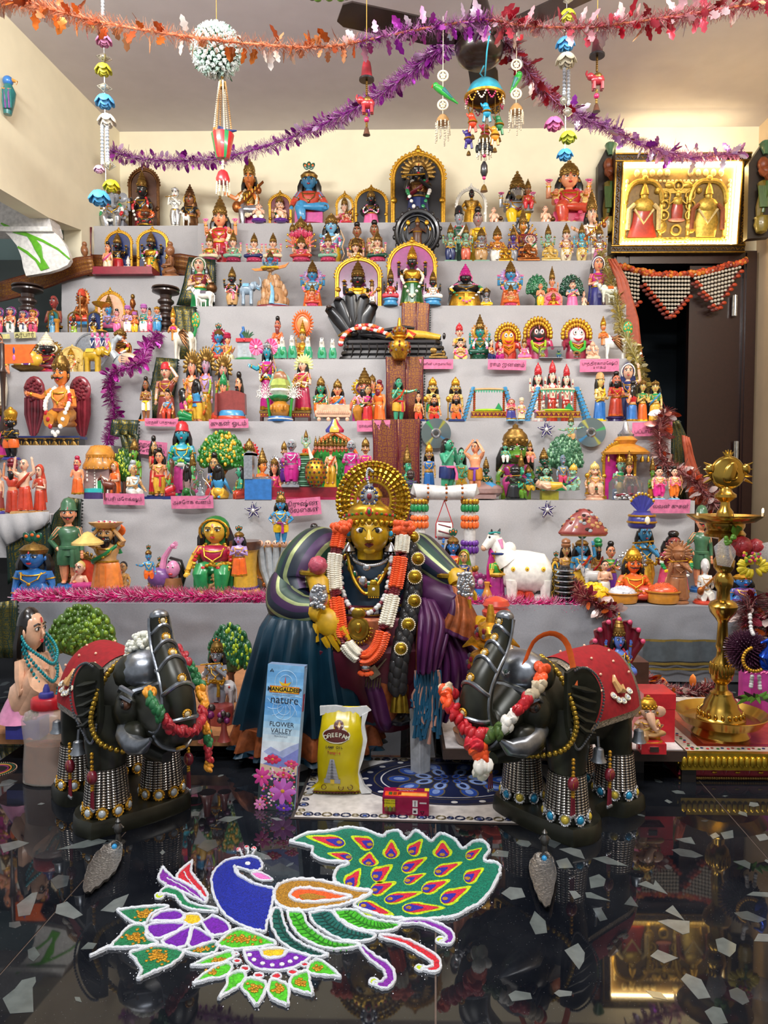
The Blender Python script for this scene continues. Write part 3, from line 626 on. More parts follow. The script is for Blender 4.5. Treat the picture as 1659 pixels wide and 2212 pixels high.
# placing things
ROW={0:.05,1:.12,2:.18,3:.23}
def fit(D,T,row,x0,x1,y0,name,lb,cat=None,rot=0.,lift=0.,gp=None,tm=3/20,y1=None,d=None,z=None,cp=(.55,1.8)):
 if d is None:d=TIER[T][1]+ROW.get(row,row)
 zb=(TZ[T]if z is None else z)+lift
 if y1 is not None:
  if T==3 and y1>=1255:d=max(2.41,min(2.67,FL((x0+x1)/2,y1,TZ[3]).y));zb=TZ[3]
  else:zb=W((x0+x1)/2,y1,d).z
 A=ro(radians(rot),'Z')
 pts=[]
 for nm,(mb,ms)in D.items():
  mb.v=[tpl(A@Vc(p))for p in mb.v];pts+=mb.v
 lo=[min(p[i]for p in pts)for i in ra(3)];hi=[max(p[i]for p in pts)for i in ra(3)]
 a,c=W(x0,y0,d),W(x1,y0,d)
 ht=a.z-zb;wt=c.x-a.x
 sz=ht/(hi[2]-lo[2]);sx=wt/(hi[0]-lo[0]);sx=max(cp[0]*sz,min(cp[1]*sz,sx))
 sy=min(sqrt(sx*sz),tm/(hi[1]-lo[1]));cx=(lo[0]+hi[0])/2;cy=(lo[1]+hi[1])/2
 t=tg(name,lb,cat,((a.x+c.x)/2,d,zb),gp)
 for nm,(mb,ms)in D.items():
  if not mb.v:continue
  mb.v=[((p[0]-cx)*sx,(p[1]-cy)*sy,(p[2]-lo[2])*sz)for p in mb.v]
  oj(nm.strip(),mb,ms,t)
 return t
def F(T,row,x0,x1,y0,lb,ps_e='stand',name='figurine',rot=0,lift=0.,gp=None,cat='figurine',tm=3/20,y1=None,**kw):
 return fit(fi(ps_e,**kw),T,row,x0,x1,y0,name,lb,cat,rot,lift,gp,tm,y1)
def Q(*a,**kw):return fit(*a,**kw)if isinstance(a[0],dict)else fit(D,*a,**kw)
def on(*a,**kw):
 P_,a=(a[0],a[1:])if isinstance(a[0],dict)else(D,a);x0,x1,y0,y1,zs=a[:5]
 return fit(P_,None,0,x0,x1,y0,*a[5:],d=FL((x0+x1)/2,y1,zs).y,z=zs,**dict(dict(tm=.2),**kw))
def be(pt,pts,r,n,mi=0,k=(7,5)):
 q=sn(pts,n)
 for p in q:pt.el(p,r,k[0],k[1],mi)
kv='N name r rot z lift Q gp q cat t tm y y1 s si l low u up h hr_ c cw k cc a am_ A a2 b ba B bc i arch I ac K bk o ho g gar G gc p pp e bd j jew f fat d brd m mo L lh v veil n hs D hc J legs w sl S sr H hd_ x so W ss X bk_ F fc'.split();FK=dict(zip(kv[::2],kv[1::2]))
PO=dict(t='stand',s='sit',r='royal',k='kneel',q='squat',b='bust',c='crawl')
def fval(v):
 if v=='-':return None
 if v[0]=='$':return globals()[v[1:]]
 if '/' in v:return tpl(fval(z)for z in v.split('/')if z)
 try:return float(v)if '.' in v else int(v)
 except ValueError:return v[2:]if v[:2]=="''" else v
def figures(tab):
 for ln in tab.split('\n'):
  h,lab,po,op=ln.split('|');T,row,x0,x1,y0=h.split()
  F(int(T)if T.isdigit()else T,float(row),int(x0),int(x1),int(y0),lab,PO[po],**{FK[z[0]]:fval(z[2:])for z in op.split(',')if z})
# animals, trees
D={}
def pt(nm,*ms):
 if nm not in D:D[nm]=(MB(),[P(m)if isinstance(m,str)else m for m in ms])
 return D[nm][0]
def ps():
 global D;D={};return D,pt
def nw(*a):ps();return pt(*a)
def cow(body='w',spots=None,horn='t',fc='P',tail=None,clo=None,hu=None,calf=0,q=1):
 b=nw('body',body)
 ring=lambda x,z,rz,ry:[(x,ry*cos(2*pi*j/12),z+rz*sin(2*pi*j/12))for j in ra(12)]
 b.loft([ring(-.33,.58,.03,.03),ring(-.3,.57,.14,.12),ring(-.15,.56,.17,.15),ring(.05,.54,.17,.16),ring(.22,.56,.16,.15),ring(.32,.56,.1,.1),ring(.34,.56,.03,.03)])
 b.el((-.2,0,.73),(.09,.06,.07))
 if not hu:b.tu((-.26,0,.6,-.36,0,.74,-.42,0,.84),[.12,.09,.075],9);b.el((-.47,-.01,.84),(.09,.065,.07),10,7,0);b.tu((-.47,-.01,.84,-.58,-.02,.77),[.07,.045],9)
 for x,y in((-.23,-.08),(-.2,.08),(.23,-.08),(.26,.08)):
  b.tu((x,y,.52,x+(.02 if x>0 else 0),y,.33,x-.01,y,.2,x,y,.03),[.08,.05,.034,.036])
  pt('hoof','a').la((.045,0,.04,.05,0,.05),8,(x,y,0))
 b.tu((.33,0,.62,.38,0,.5,.37,0,.25),[.025,.016,.02])
 if not hu:
  for s in PM:
   pt('horn',horn).tu((-.44,s*.05,.89,-.44,s*.09,.95,-.46,s*.08,1.0),[.02,.014,.004])
   pt('ear',fc).el((-.4,s*.11,.85),(.03,.07,.022));pt('eye','k').el((-.5,s*.058-.01,.86),(.014,.01,.012))
  pt('muzzle',fc).el((-.59,-.02,.765),(.035,.042,.036))
  pt('collar','n').tu([(-.33+.07*sin(a)*.3,.1*cos(a),.7+.1*sin(a)*.9)for a in ag(14)],.012,5,cd_=1)
 if clo:pt('saddle_cloth',clo,'g').loft([[(x,.19*cos(a),.555+.185*sin(a))for a in[pi*.05+pi*.9*i/10 for i in ra(11)]]for x in(-.1,.1)],0,False)
 if spots:
  for x,z in((-.15,.62),(.05,.55),(.22,.6)):pt('painted_spot',spots,'r').el((x,-.148,z),(.03,.02,.03));D['painted_spot'][0].el((x,-.166,z),(.01,.006,.01),6,4,1)
 if hu:
  sk,cr,up=hu;b=pt('torso',sk)
  b.rn([(.5,.1,.1,-.3,0),(.68,.08,.07,-.32,0),(.78,.11,.075,-.33,-.01),(.84,.1,.06,-.33,0),(.88,.04,.04,-.33,0),(.94,.036,.036,-.33,0)],12)
  b.el((-.34,-.015,1.0),(.075,.078,.095))
  for s in PM:b.tu((-.33+s*.1,0,.82,-.34+s*.13,-.06,.7,-.36+s*.03,-.15,.74),[.038,.032,.02])
  pt('blouse',up).el((-.33,-.035,.78),(.115,.075,.06))
  fp=pt('painted_face','w','k','r')
  for s in PM:fp.el((-.34+s*.03,-.087,1.015),(.017,.008,.01),7,5,0);fp.el((-.34+s*.03,-.093,1.015),(.008,.005,.008),6,4,1)
  fp.el((-.34,-.088,.96),(.02,.008,.01),7,4,2)
  pt('hair','hair').el((-.335,.02,1.02),(.083,.08,.1))
  c=pt('crown',cr);c.la(CROWN['cone'],12,(-.34,0,1.05));c.to((-.33,0,.86),.075,.014,'z',14,6)
 if tail:
  t=pt('peacock_tail','G','y','r');t.tu((.3,0,.6,.37,0,.72,.38,.0,.85),[.06,.05,.05])
  t.el((.38,0,.98),(.14,.035,.2),14,9)
  for i in ra(8):a=2*pi*i/7;r=(.085,.135)if i<7 else(0,0);x,z=.38+r[0]*sin(a),.98+r[1]*cos(a);t.el((x,-.03,z),(.028,.014,.036),7,5,1);t.el((x,-.042,z),(.014,.008,.018),6,4,2)
  w=pt('wing','z')
  for i in ra(5):w.tu((-.1,-.13,.66,.05,-.2,.72-.07*i,.2,-.18,.66-.1*i),[.04,.04,.012])
 if calf:
  c=pt('calf',body);c.el((.02,-.17,.25),(.12,.06,.07));c.tu((-.06,-.18,.28,-.13,-.2,.36),[.045,.035]);c.el((-.16,-.2,.36),(.05,.03,.032))
  for x in(-.06,.1):c.tu((x,-.17,.22,x,-.17,0),[.025,.02])
 if q<0:mirror(D)
 return D
def mirror(D):
 for mb,ms in D.values():mb.v=[(-p[0],p[1],p[2])for p in mb.v];mb.f=[f[::-1]for f in mb.f]
 return D
def sme(c='e',q=1,deco='s'):
 b=nw('body',c)
 ring=lambda x,z,rz,ry:[(x,ry*cos(2*pi*j/12),z+rz*sin(2*pi*j/12))for j in ra(12)]
 b.loft([ring(.36,.55,.05,.05),ring(.33,.55,.17,.15),ring(.15,.6,.22,.2),ring(-.05,.6,.22,.2),ring(-.2,.6,.18,.16),ring(-.26,.62,.12,.12)])
 b.el((-.34,0,.74),(.15,.14,.17))
 t=[(-.45,0,.72),(-.55,0,.66),(-.62,0,.72),(-.64,0,.86),(-.6,0,1.0),(-.55,0,1.06)]
 b.tu(t,[.09,.075,.062,.052,.045,.035],9)
 for x,y in((-.18,-.11),(-.14,.11),(.2,-.11),(.25,.11)):b.tu((x,y,.5,x,y,.25,x,y,0),[.1,.08,.09],10)
 b.tu((.36,0,.6,.42,0,.4,.41,0,.25),[.02,.013,.018])
 for s in PM:
  pt('ear',c).el((-.26,s*.17,.7),(.11,.03,.15),10,7,0,ro(s*.35,'Z'));pt('tusk',deco).tu((-.44,s*.07,.63,-.55,s*.09,.58,-.62,s*.09,.62),[.025,.018,.005]);pt('eye','k').el((-.45,s*.11,.79),(.014,.012,.014))
 pt('saddle_cloth',deco).loft([[(x,.215*cos(a),.6+.235*sin(a))for a in[pi*.1+pi*.8*i/10 for i in ra(11)]]for x in(-.08,.22)],0,False)
 if q<0:mirror(D)
 return D
def tree(leaf='G',leaf2='y',tk='B',lobes=9,w=.5,flat=.36,sed=1):
 D,pt=ps();r=rnd(sed);t=pt('trunk',tk)
 t.tu((0,0,0,.02,0,.25,0,0,.5),[.11,.07,.06],9)
 for i in ra(5):a=-1.1+.55*i;t.tu((0,0,.38,sin(a)*.18,0,.52,sin(a)*w*.75,0,.66),[.05,.035,.02])
 f=pt('foliage',leaf,leaf2)
 for i in ra(lobes*4):
  a=pi*(i%lobes)/(lobes-1);q=(1,.8,.55,.3)[i//lobes];x=-cos(a)*w*.8*q;y=-w*.32*(1-q);z=.62+sin(a)*flat*.75*q+.05*(1-q)
  f.el((x,y,z),(w*.2,w*.16,flat*.26))
  for k in ra(6):b=r.uniform(0,6.28);f.el((x+w*.16*cos(b),y-w*.13,z+flat*.2*sin(b)),(w*.07,w*.05,flat*.08),6,4,r.choice((0,0,1)))
 f.el((0,0,.66),(w*.85,w*.35,flat*.42),14,8)
 return D
def mound(col,col2,n=40,sed=3,river=None,w=.5,h=.8):
 D,pt=ps();r=rnd(sed);b=pt('rock',col,col2)
 b.el((0,0,0),(w*.9,.3,h*.92),16,10)
 for i in ra(n):a=r.uniform(-1.45,1.45);e=r.uniform(.05,1.35);x,y,z=w*sin(a)*cos(e),-.3*cos(a)*cos(e),h*sin(e);b.el((x*.93,y*.93,z*.95),(w*.17,.09,h*.14),7,6,r.choice((0,0,1)),None)
 clip0(b)
 if river:pt('waterfall',river).tu((0,-.1,h*.98,-.02,-.24,h*.7,.03,-.33,h*.35,0,-.36,.02),[.04,.05,.06,.09],7,flat=.5)
 pt('ground','m','S').la((w*1.25,-.09,w*1.27,-.04,w*1.2,0,0,0),24,sy=.65);D['ground'][0].la((w*1.1,0,w*1.0,.04,0,.04),20,sy=.6,mi=1)
 return D
def vessel(pf_,m,n=20,extra=None):
 nw('bowl',m).la(pf_,n)
 if extra:extra(pt)
 return D
def ppl(m,m2='g',w=1.,h=.2,dd=.4):
 b=nw('top',m);b.box(-w/2,w/2,-dd/2,dd/2,h*.2,h);pt('edging',m2).box(-w/2-.01,w/2+.01,-dd/2-.01,dd/2+.01,0,h*.2)
 return D
def leg(D,m,fn):mb=MB();fn(mb);D['leg'+' '*sum(n.strip()=='leg' for n in D)]=(mb,[P(m)])
# top tier
Q(cow('w',horn='e',fc='C',clo='c'),9,0,388,410,452,'calf','tiny white calf at feet of silvery flute player','figurine',rot=10)
G9='small children on purple lotus bases'
# eighth tier
G8='seated four armed figures on lotus bases in second tier'
for x0,x1,y0,lo_,up_,bc_,lab in((432,473,500,'C','g','#a8466a','seated cream four armed figure on mauve lotus at far left of second tier'),(484,524,498,'j','j','#b3345a','seated pale green four armed figure on lotus beside tall red goddess'),(528,570,502,'n','C','R','seated figure in dark blue with green lotus buds on rose base'),(569,611,502,'C','t','R','seated cream and gold figure right of dark blue seated one'),(688,730,500,'j','e','R','seated pale figure on lotus in front of standing blue archer')):
 F(8,.02,x0,x1,y0,lab,'sit',si='f',low=lo_,up=up_,cw='cone',am_='bk',a2='BB',pp='lotus',ba='lotus',bc=bc_,gp=G8,gar=3,gc=('R','G'))
D,pt=ps();r_=pt('ring','k')
for q,t_ in((.5,.06),(.4,.03),(.3,.03)):r_.to((0,0,.5),q,t_,'y',28,7)
r_.el((0,.03,.5),(.46,.02,.46),24,6)
for i in ra(18):a=2*pi*i/18;r_.el((.55*sin(a),0,.5+.55*cos(a)),(.05,.04,.06))
g=pt('deity','a','g');g.rn([(.22,.12,.06,0,-.05),(.4,.09,.06,0,-.05),(.55,.12,.06,0,-.05),(.62,.05,.04,0,-.05)],10);g.el((0,-.06,.68),(.055,.05,.07));g.la((.06,0,.05,.05,.02,.1,0,.13),8,(0,-.05,.72),mi=1)
for s in PM:g.tu((s*.1,-.05,.57,s*.2,-.06,.5,s*.2,-.08,.62),[.03,.025,.02]);g.el((s*.22,-.05,.72),(.05,.02,.06),6,5,1);g.el((s*.3,-.04,.58),(.03,.02,.05),6,5,1)
g.to((0,-.05,.5),.1,.015,'z',12,5,1,.6)
Q(8,.17,848,956,444,'round_plaque','round black carved plaque with small gilded standing deity above shrine',tm=.08,lift=.06)
G8b='small standing deities in front row of second tier'
for x0,x1,y0,sk_,lo_,kw,lab in((955,992,480,'j','n',dict(sr=2),'sea green standing deity with blue patterned wrap'),(990,1024,481,'j','#e0684a',dict(sr=2),'sea green standing deity with coral wrap'),(1023,1058,489,'e','t',dict(sr=2),'grey blue standing deity with tan wrap and garland'),(1057,1093,486,'#d98d42','w',dict(so='monkey',sr=2),'orange standing figure with white legs on second tier'),(1097,1122,486,'#4a3a86','e',dict(sr=2),'indigo standing figure left of fan armed figure'),(1168,1202,483,'j','w',dict(sr=2),'pale green standing deity right of red parasol woman'),(1208,1240,480,'#f0c8b4','C',dict(sr=2),'pale pink standing deity with cream wrap'),(1240,1276,480,'#58b0c8','#d9c07a',dict(sr=2),'turquoise standing deity with golden wrap and rose garland'),(1276,1316,483,'s','#d97fb0',dict(sr=1),'silvery standing deity in pink skirt at right end')):
 F(8,.035,x0,x1,y0,lab,'stand',si=sk_,low=lo_,cw='cone',am_='bd' if x0%2 else 'cd',a2='BB' if sk_ in('j','s','#58b0c8')else None,pp='disc' if sk_ in('j','s')else '',gar=2 if x0>1200 else 3,gc=('m','g'),gp=G8b,ba='box' if x0<1030 else None,bc='j',tm=.09,**kw)
for x0,x1,y0,cl_,lab in((1077,1108,530,'g','small matt gold seated elephant headed idol left of copper idol'),(1117,1165,524,'c','copper coloured seated idol on low couch'),(1169,1210,528,'#d8b45a','small sandy gold seated elephant headed idol right of copper idol')):
 F(8,.015,x0,x1,y0,lab,'sit',si=cl_,low=cl_,cw='dome',cc=cl_,am_='bk',a2='BB',hr_=None,jew=cl_,so='trunk' if cl_!='copper' else None,ba='box',bc=cl_,bd=cl_,fat=1.2,tm=.08,fc=0)
# third tier
Q(cow('w',horn='e',fc='C',clo='#6a6270',calf=1),7,.02,402,464,614,'cow','white cow with grey saddle cloth below woman in green')
Q(mound('#b98a5c','#d9b18c',46,river='S'),7,.09,549,632,592,'rock_mound','brown pebbly mountain with pale blue waterfall and red base','mountain')
Q(sme('#8fa3b4',-1,'S'),7,.05,516,566,598,'elephant_calf','small grey blue elephant with raised trunk beside waterfall mountain','elephant',lift=.02)
D1=fi('sit',si='b',low='y',cw='cone',am_='bb',a2='BB')
D2,pt=ps();
for s in PM:pt('wing','c').pz_((s*.05,.1,s*.5,.26 if s>0 else .06,s*.62,.36 if s>0 else .04,s*.5,.12 if s>0 else-.06,s*.1,-.04),.0,.05)
b=pt('eagle','t');b.el((0,-.02,-.02),(.14,.12,.1));b.el((.1,-.12,.0),(.07,.07,.08));b.tu((0,.05,-.1,-.05,.1,-.25),[.06,.03]);b.tu((.0,.02,-.1,.0,.05,-.55),[.03,.03])
D1.update(D2);D=D1
Q(7,.1,542,624,540,'eagle_rider','blue rider on copper winged eagle above waterfall mountain','figurine',y1=606)
G7='painted stacked shrines'
for x0,x1,lab in((646,703,'painted shrine of stacked blue and orange deities left of gold arches'),(1074,1133,'painted shrine of stacked blue and orange deities right of gold arches')):
 F(7,.1,x0,x1,560,lab,'stand',si='b',low='o',up='S',cw='cone',am_='bb',a2='BB',pp='lotus',ho=('l','p'),gar=2,gc=('o','y','p'),fat=1.4,ba='box',bc='M',gp=G7)
 F(7,.03,x0+12,x1-12,612,'small red goddess at foot of '+('left' if x0<900 else 'right')+' painted stacked shrine','sit',si='P',low='A' if x0<900 else 'o',up='A' if x0<900 else 't',cw='cone',am_='bb',ba='lotus',bc='R',a2='BB',tm=.09)
for x0,x1,y0,lo_,lab in((826,862,576,'#c33a48','small black deity in red on blue drum, left attendant of largest arch'),(915,956,582,'w','small black deity in white on blue drum, right attendant of largest arch')):
 F(7,-.01,x0,x1,y0,lab,'sit',si='k',low=lo_,up=lo_,cw='cone',am_='bb',a2='BB',ba='stool',bc='b',gar=3,gc=('w','o'))
Q(tree('#17613a','#2a7f4a','D',9,.42,.5,5),7,.1,1136,1184,592,'shrub','dark glossy green model shrub left of small red goddess','tree')
Q(tree('#14402c','#1f6a4a','D',9,.44,.55,8),7,.13,1208,1262,592,'shrub','dark bluish green model shrub behind woman in pink','tree')
Q(cow('#dfe3cf',horn='e',fc='p',clo='o',calf=1),7,.03,1280,1342,604,'cow','pale greenish cow on green base at right end of third tier',lift=.015)
# side stand
for x0,x1,y0,rt,lab in((165,200,522,60,'kneeling terracotta lamp bearer at left of side shrine'),(346,388,522,-60,'kneeling terracotta lamp bearer at right of side shrine')):
 F('Lb',.08,x0,x1,y0,lab,'kneel',rot=rt,si='B',low='B',up='B',hr_='B',cw='bun',am_='cc',jew='B',fc=0,ba='round',bc='b' if x0<300 else '#b5713f',pp='basket' if 0 else '',bd='B')
Q(ppl('#8f1230','#8f1230',1,.12),'Lb',.02,210,338,583,'cloth_plinth','low crimson cloth covered plinth under two side shrines')
def wp(x0,x1,y0,T_,row,lab,y1=None):
 b=nw('post','O');pr=[(.3,0),(.3,.1),(.2,.14)]
 for i in ra(4):z=.16+i*.16;pr+=[(.2,z),(.3,z+.05),(.3,z+.09),(.2,z+.14)]
 b.la(pr+[(.22,.84),(.5,.9),(.5,.93),(.36,.95)],18);pt('cap','O').la((.4,.95,.52,.97,.5,1.,0,1.),18)
 Q(T_,row,x0,x1,y0,'wooden_post',lab)
wp(40,79,617,'Lc',.17,'turned dark wooden post at left, under mustard sari border')
wp(340,376,622,'Lc',.1,'turned dark wooden post at right end of side tier')
GL='small bare chested figures with ringed halos'
for x0,x1,y0,lo_,up_,lab in((-14,6,662,'R','p','haloed bare chested figure cut off by left picture edge'),(8,33,660,'w','D','haloed bare chested figure in green sash, second from left edge'),(37,60,668,'w','n','haloed bare chested figure in dark sash beside yellow haloed one'),(57,82,665,'R','m','bare chested figure with yellow and pink halo and red sash')):
 F('Lc',.04,x0,x1,y0,lab,'stand',si='P',low=lo_,cw='low',cc='s' if x0<50 else 'g',am_='dd',ho=('#8a2a72','b' if x0<50 else 'y'),sr=2,ss=up_,gar=3,gc=('r','w'),gp=GL,tm=.08)
nw('pillar','I').la((.3,0,.3,.1,.2,.14,.2,.75,.32,.85,.34,1.0,0,1.0),14);Q('Lc',.03,116,130,690,'yellow_pillar','small mustard yellow pillar beside bronze arch',tm=.06)
b=nw('lamp_stand','g');b.la((.3,0,.3,.03,.06,.08,.05,.4,.07,.42,.05,.44,.05,.74,.1,.78,.42,.84,.5,.9,.42,.88,0,.82),18);pt('cord','i').tu([(.06*cos(i),.06*sin(i),.05+.017*i)for i in ra(40)],.02)
Q('Lc',-.01,204,234,656,'brass_lamp','slender brass oil lamp in front of side tier arch')
GM='small painted musicians on right of side tier'
for x0,x1,y0,sk_,lo_,up_,cr_,lab in((240,262,666,'#f0a0a0','p',None,'bun','seated pink bodied man reading at right of brass lamp'),(262,286,658,'P','w','l','pagri','turbaned musician in lilac top and white wrap'),(280,299,672,'P','y','o','pagri','short musician in yellow wrap and orange scarf'),(296,322,655,'#f0a0a0','w','T','pagri','tall turbaned pink musician with bared chest and white wrap'),(314,330,664,'P','R','p','bun','slim pink robed musician half hidden by blue robed lady'),(326,350,660,'P','b','b','low','lady in blue robe at right end of side tier musicians')):
 F('Lc',.05,x0,x1,y0,lab,'stand',si=sk_,low=lo_,up=up_,cw=cr_,cc='#b56ab0' if cr_=='pagri' else 'g',am_='cf',sr=1 if up_=='blue' else 2,ba='box',bc='J',gp=GM,tm=.08,gar=3 if x0%2 else None)
# fourth tier
Q(cow('#e9e1cc',clo=None,hu=('#e0913f','g','M'),tail=1),6,-.0,362,431,660,'winged_cow','woman headed white cow with green peacock tail at left end of fourth tier','figurine')
def tulsi(pt):
 pt('column','h').box(-.3,.3,-.22,.22,.1,.52);pt('cornice','r').box(-.36,.36,-.28,.28,.52,.62);pt('cornice','r').el((0,-.28,.57),(.06,.03,.06));pt('ground','G').la((.5,0,.52,.05,.42,.1,0,.1),14,sy=.7)
 b=pt('painted_mark','w');b.tu((-.05,-.225,.2,0,-.225,.33,.05,-.225,.2),.01,4,cd_=1)
 f=pt('fern','K');r=rnd(4)
 for i in ra(14):a=r.uniform(-1.2,1.4);f.tu((.1,0,.6,.1+.15*sin(a),-.08,.68+.1*cos(a),.12+.32*sin(a),-.14,.68+.2*cos(a)),[.02,.03,.005],4,flat=.3)
 pt('peacock','H').tu((-.1,0,.62,-.16,0,.75,-.08,0,.85,-.1,0,.96,-.16,-.03,.95),[.08,.12,.09,.05,.03],9)
D,pt=ps();tulsi(pt);Q(6,.06,505,556,705,'planter','pink shrine planter with red cornice, fern and small peacock')
b=nw('disc','o','@');b.el((0,0,0),(.4,.05,.4),24,6,1);b.to((0,-.03,0),.3,.05,'y',24,6)
for k2 in ra(26):a=2*pi*k2/26;b.tu((.36*sin(a),0,.36*cos(a),.5*sin(a),0,.5*cos(a)),[.06,.012])
pt('post','g').tu((0,.06,-.4,0,.06,-1.35),.05)
Q(6,.17,630,678,668,'sun_disc','orange rayed sun disc standing behind chariot rider','ornament',tm=.05)
GH='white and green toy horses before sun disc'
for i,(x0,x1,y0)in em(((588,606,733),(601,621,729),(622,642,726),(656,676,729),(686,706,731),(710,728,733))):
 b=nw('body','w');b.el((0,0,.42),(.18,.26,.15));b.tu((0,-.2,.5,0,-.3,.72,0,-.34,.85),[.13,.11,.1],9);b.tu((0,-.32,.88,0,-.46,.76),[.09,.06])
 for q in PM:
  b.tu((q*.1,-.18,.4,q*.11,-.2,.2,q*.1,-.2,0),[.07,.05,.05]);b.tu((q*.1,.18,.4,q*.1,.2,0),[.07,.05]);pt('ear','w').tu((q*.05,-.3,.94,q*.06,-.3,1.02),[.025,.005]);pt('hoof','k').la((.06,0,.055,.05,0,.05),8,(q*.1,-.2,0))
  pt('eye','k').el((q*.075,-.38,.87),(.012,.02,.016))
 g=pt('harness','U','G');g.rn([(.08,.18,.1,0,-.23),(.3,.2,.12,0,-.22),(.58,.13,.12,0,-.24),(.62,.06,.08,0,-.26)],10);g.el((0,-.33,.35),(.09,.03,.16),8,6,1)
 pt('mane','e').tu((0,-.16,.6,0,-.2,.8,0,-.24,.97,0,-.34,.99),[.03,.04,.04,.03])
 lab=('white horse in green harness, first from left','white horse in green harness, second from left','white horse in green harness standing left of chariot','white horse in green harness standing right of chariot','white horse in green harness, second from right','white horse in green harness, last on right')[i]
 Q(6,.03,x0,x1,y0,'toy_horse',lab,'figurine',gp=GH)
b=nw('coils','k')
for i,z in em((.04,.115,.19,.26)):b.tu((-.5+.02*i,0,z,-.5+.02*i,-.1,z,-.44,-.15,z,.4,-.155,z,.49-.02*i,-.1,z,.49-.02*i,0,z),[.04,.045,.047,.047,.045,.04])
b.box(-.48,.47,-.13,.1,0,.28)
for i in ra(11):x=-.42+.08*i;b.tu((x,-.19,.02,x+.02,-.2,.15,x+.01,-.18,.28),.006,4)
h=pt('serpent_hood','k')
h.pz_((-.5,.26,-.6,.5,-.66,.66,-.66,.78,-.62,.86,-.55,.9,-.5,.97,-.42,1.0,-.34,.99,-.27,.95,-.22,.88,-.18,.78,-.19,.62,-.24,.45,-.28,.3),.02,.07)
for i,(x,z)in em(((-.64,.8),(-.55,.92),(-.43,1.),(-.3,.96),(-.21,.85))):h.tu((-.4+.02*i,.0,.35,lerp(-.4,x,.6),-.01,lerp(.35,z,.6),x,-.02,z-.03,x*1.0,-.1,z-.02),[.05,.07,.055,.03],8,flat=.5);pt('serpent_head','O').el((x,-.1,z-.02),(.03,.03,.025))
for i in ra(5):h.tu((-.42,-.03,.45,-.42+.025*(i-2),-.035,.65,-.42+.04*(i-2),-.03,.85),.006,4)
f=pt('body','k');f.tu((-.33,-.1,.38,-.2,-.1,.37,-.05,-.1,.36,.05,-.1,.36,.3,-.1,.34,.46,-.1,.33),[.03,.06,.065,.05,.05,.03],10);f.el((-.4,-.12,.4),(.055,.05,.06));f.tu((-.2,-.14,.38,-.08,-.19,.32,.05,-.2,.3),[.035,.03,.022])
f.tu((-.2,-.06,.42,-.02,-.06,.47,.1,-.06,.5,.2,-.07,.48),[.035,.03,.028,.02])
for q in(0,.03):f.el((.49,-.12+q,.36),(.016,.025,.045))
pt('robe','E','A').tu((.02,-.1,.38,.14,-.11,.385,.3,-.11,.37,.45,-.11,.34),[.06,.07,.06,.04],10);D['robe'][0].tu((.02,-.12,.4,.1,-.13,.4,.2,-.15,.34),[.06,.065,.05],10,1)
pt('crown','d').tu((-.43,-.12,.4,-.5,-.12,.38,-.55,-.12,.36),[.06,.04,.012],9)
gm=pt('flower_garland','r','w','o')
ga_(gm,(-.52,-.2,.22,-.5,-.2,.32,-.42,-.19,.43,-.3,-.2,.45,-.18,-.2,.42,-.08,-.2,.38,-.02,-.2,.33),.026,3,2,40);ga_(gm,(-.36,-.16,.49,-.24,-.17,.5,-.12,-.18,.44),.026,3,2,16)
Q(6,.09,701,968,630,'reclining_deity','reclining black deity in yellow robe on coiled serpent with spread hood','figurine',tm=.2,cp=(.4,2))
def goldpot(pt):
 b=pt('pot','g');b.la((.2,0,.26,.02,.3,.08,.44,.22,.47,.32,.4,.42,.22,.46,.2,.5,.3,.53,.3,.56,.18,.58),20)
 b.la((.18,.58,.28,.64,.3,.7,.24,.77,.1,.8,.1,.82,.07,.95,.05,1.0,0,1.0),18)
 m=pt('mirror_chip','m','s')
 for i in ra(10):
  for z,r in((.2,.44),(.3,.48),(.38,.44),(.66,.3),(.72,.29)):a=2*pi*(i+.5*(z>.25))/10;m.el((r*cos(a),r*sin(a),z),(.05,.05,.035),4,4,(i+int(z*50))%2)
 for q in PM:pt('leaf','g').tu((q*.2,-.05,.5,q*.4,-.1,.6,q*.6,-.1,.52),[.03,.06,.01],5,flat=.3)
D,pt=ps();goldpot(pt);Q(6,-.06,838,888,687,'ornate_pot','gilded pot with inlaid mirrors standing before reclining black deity',y1=778)
b=nw('plaque','d');b.box(-.5,.5,-.1,.1,0,.14);b.tu((-.4,0,.2,0,0,.3,.4,0,.3),[.1,.12,.08]);b.el((-.25,0,.62),(.2,.06,.26));b.el((.3,-.04,.5),(.1,.08,.12));b.tu((.3,0,.4,.32,0,.2),.1)
Q(6,-.03,927,965,750,'brass_figure','small brass plaque of reclining deity at foot of black coils','figurine',tm=.06)
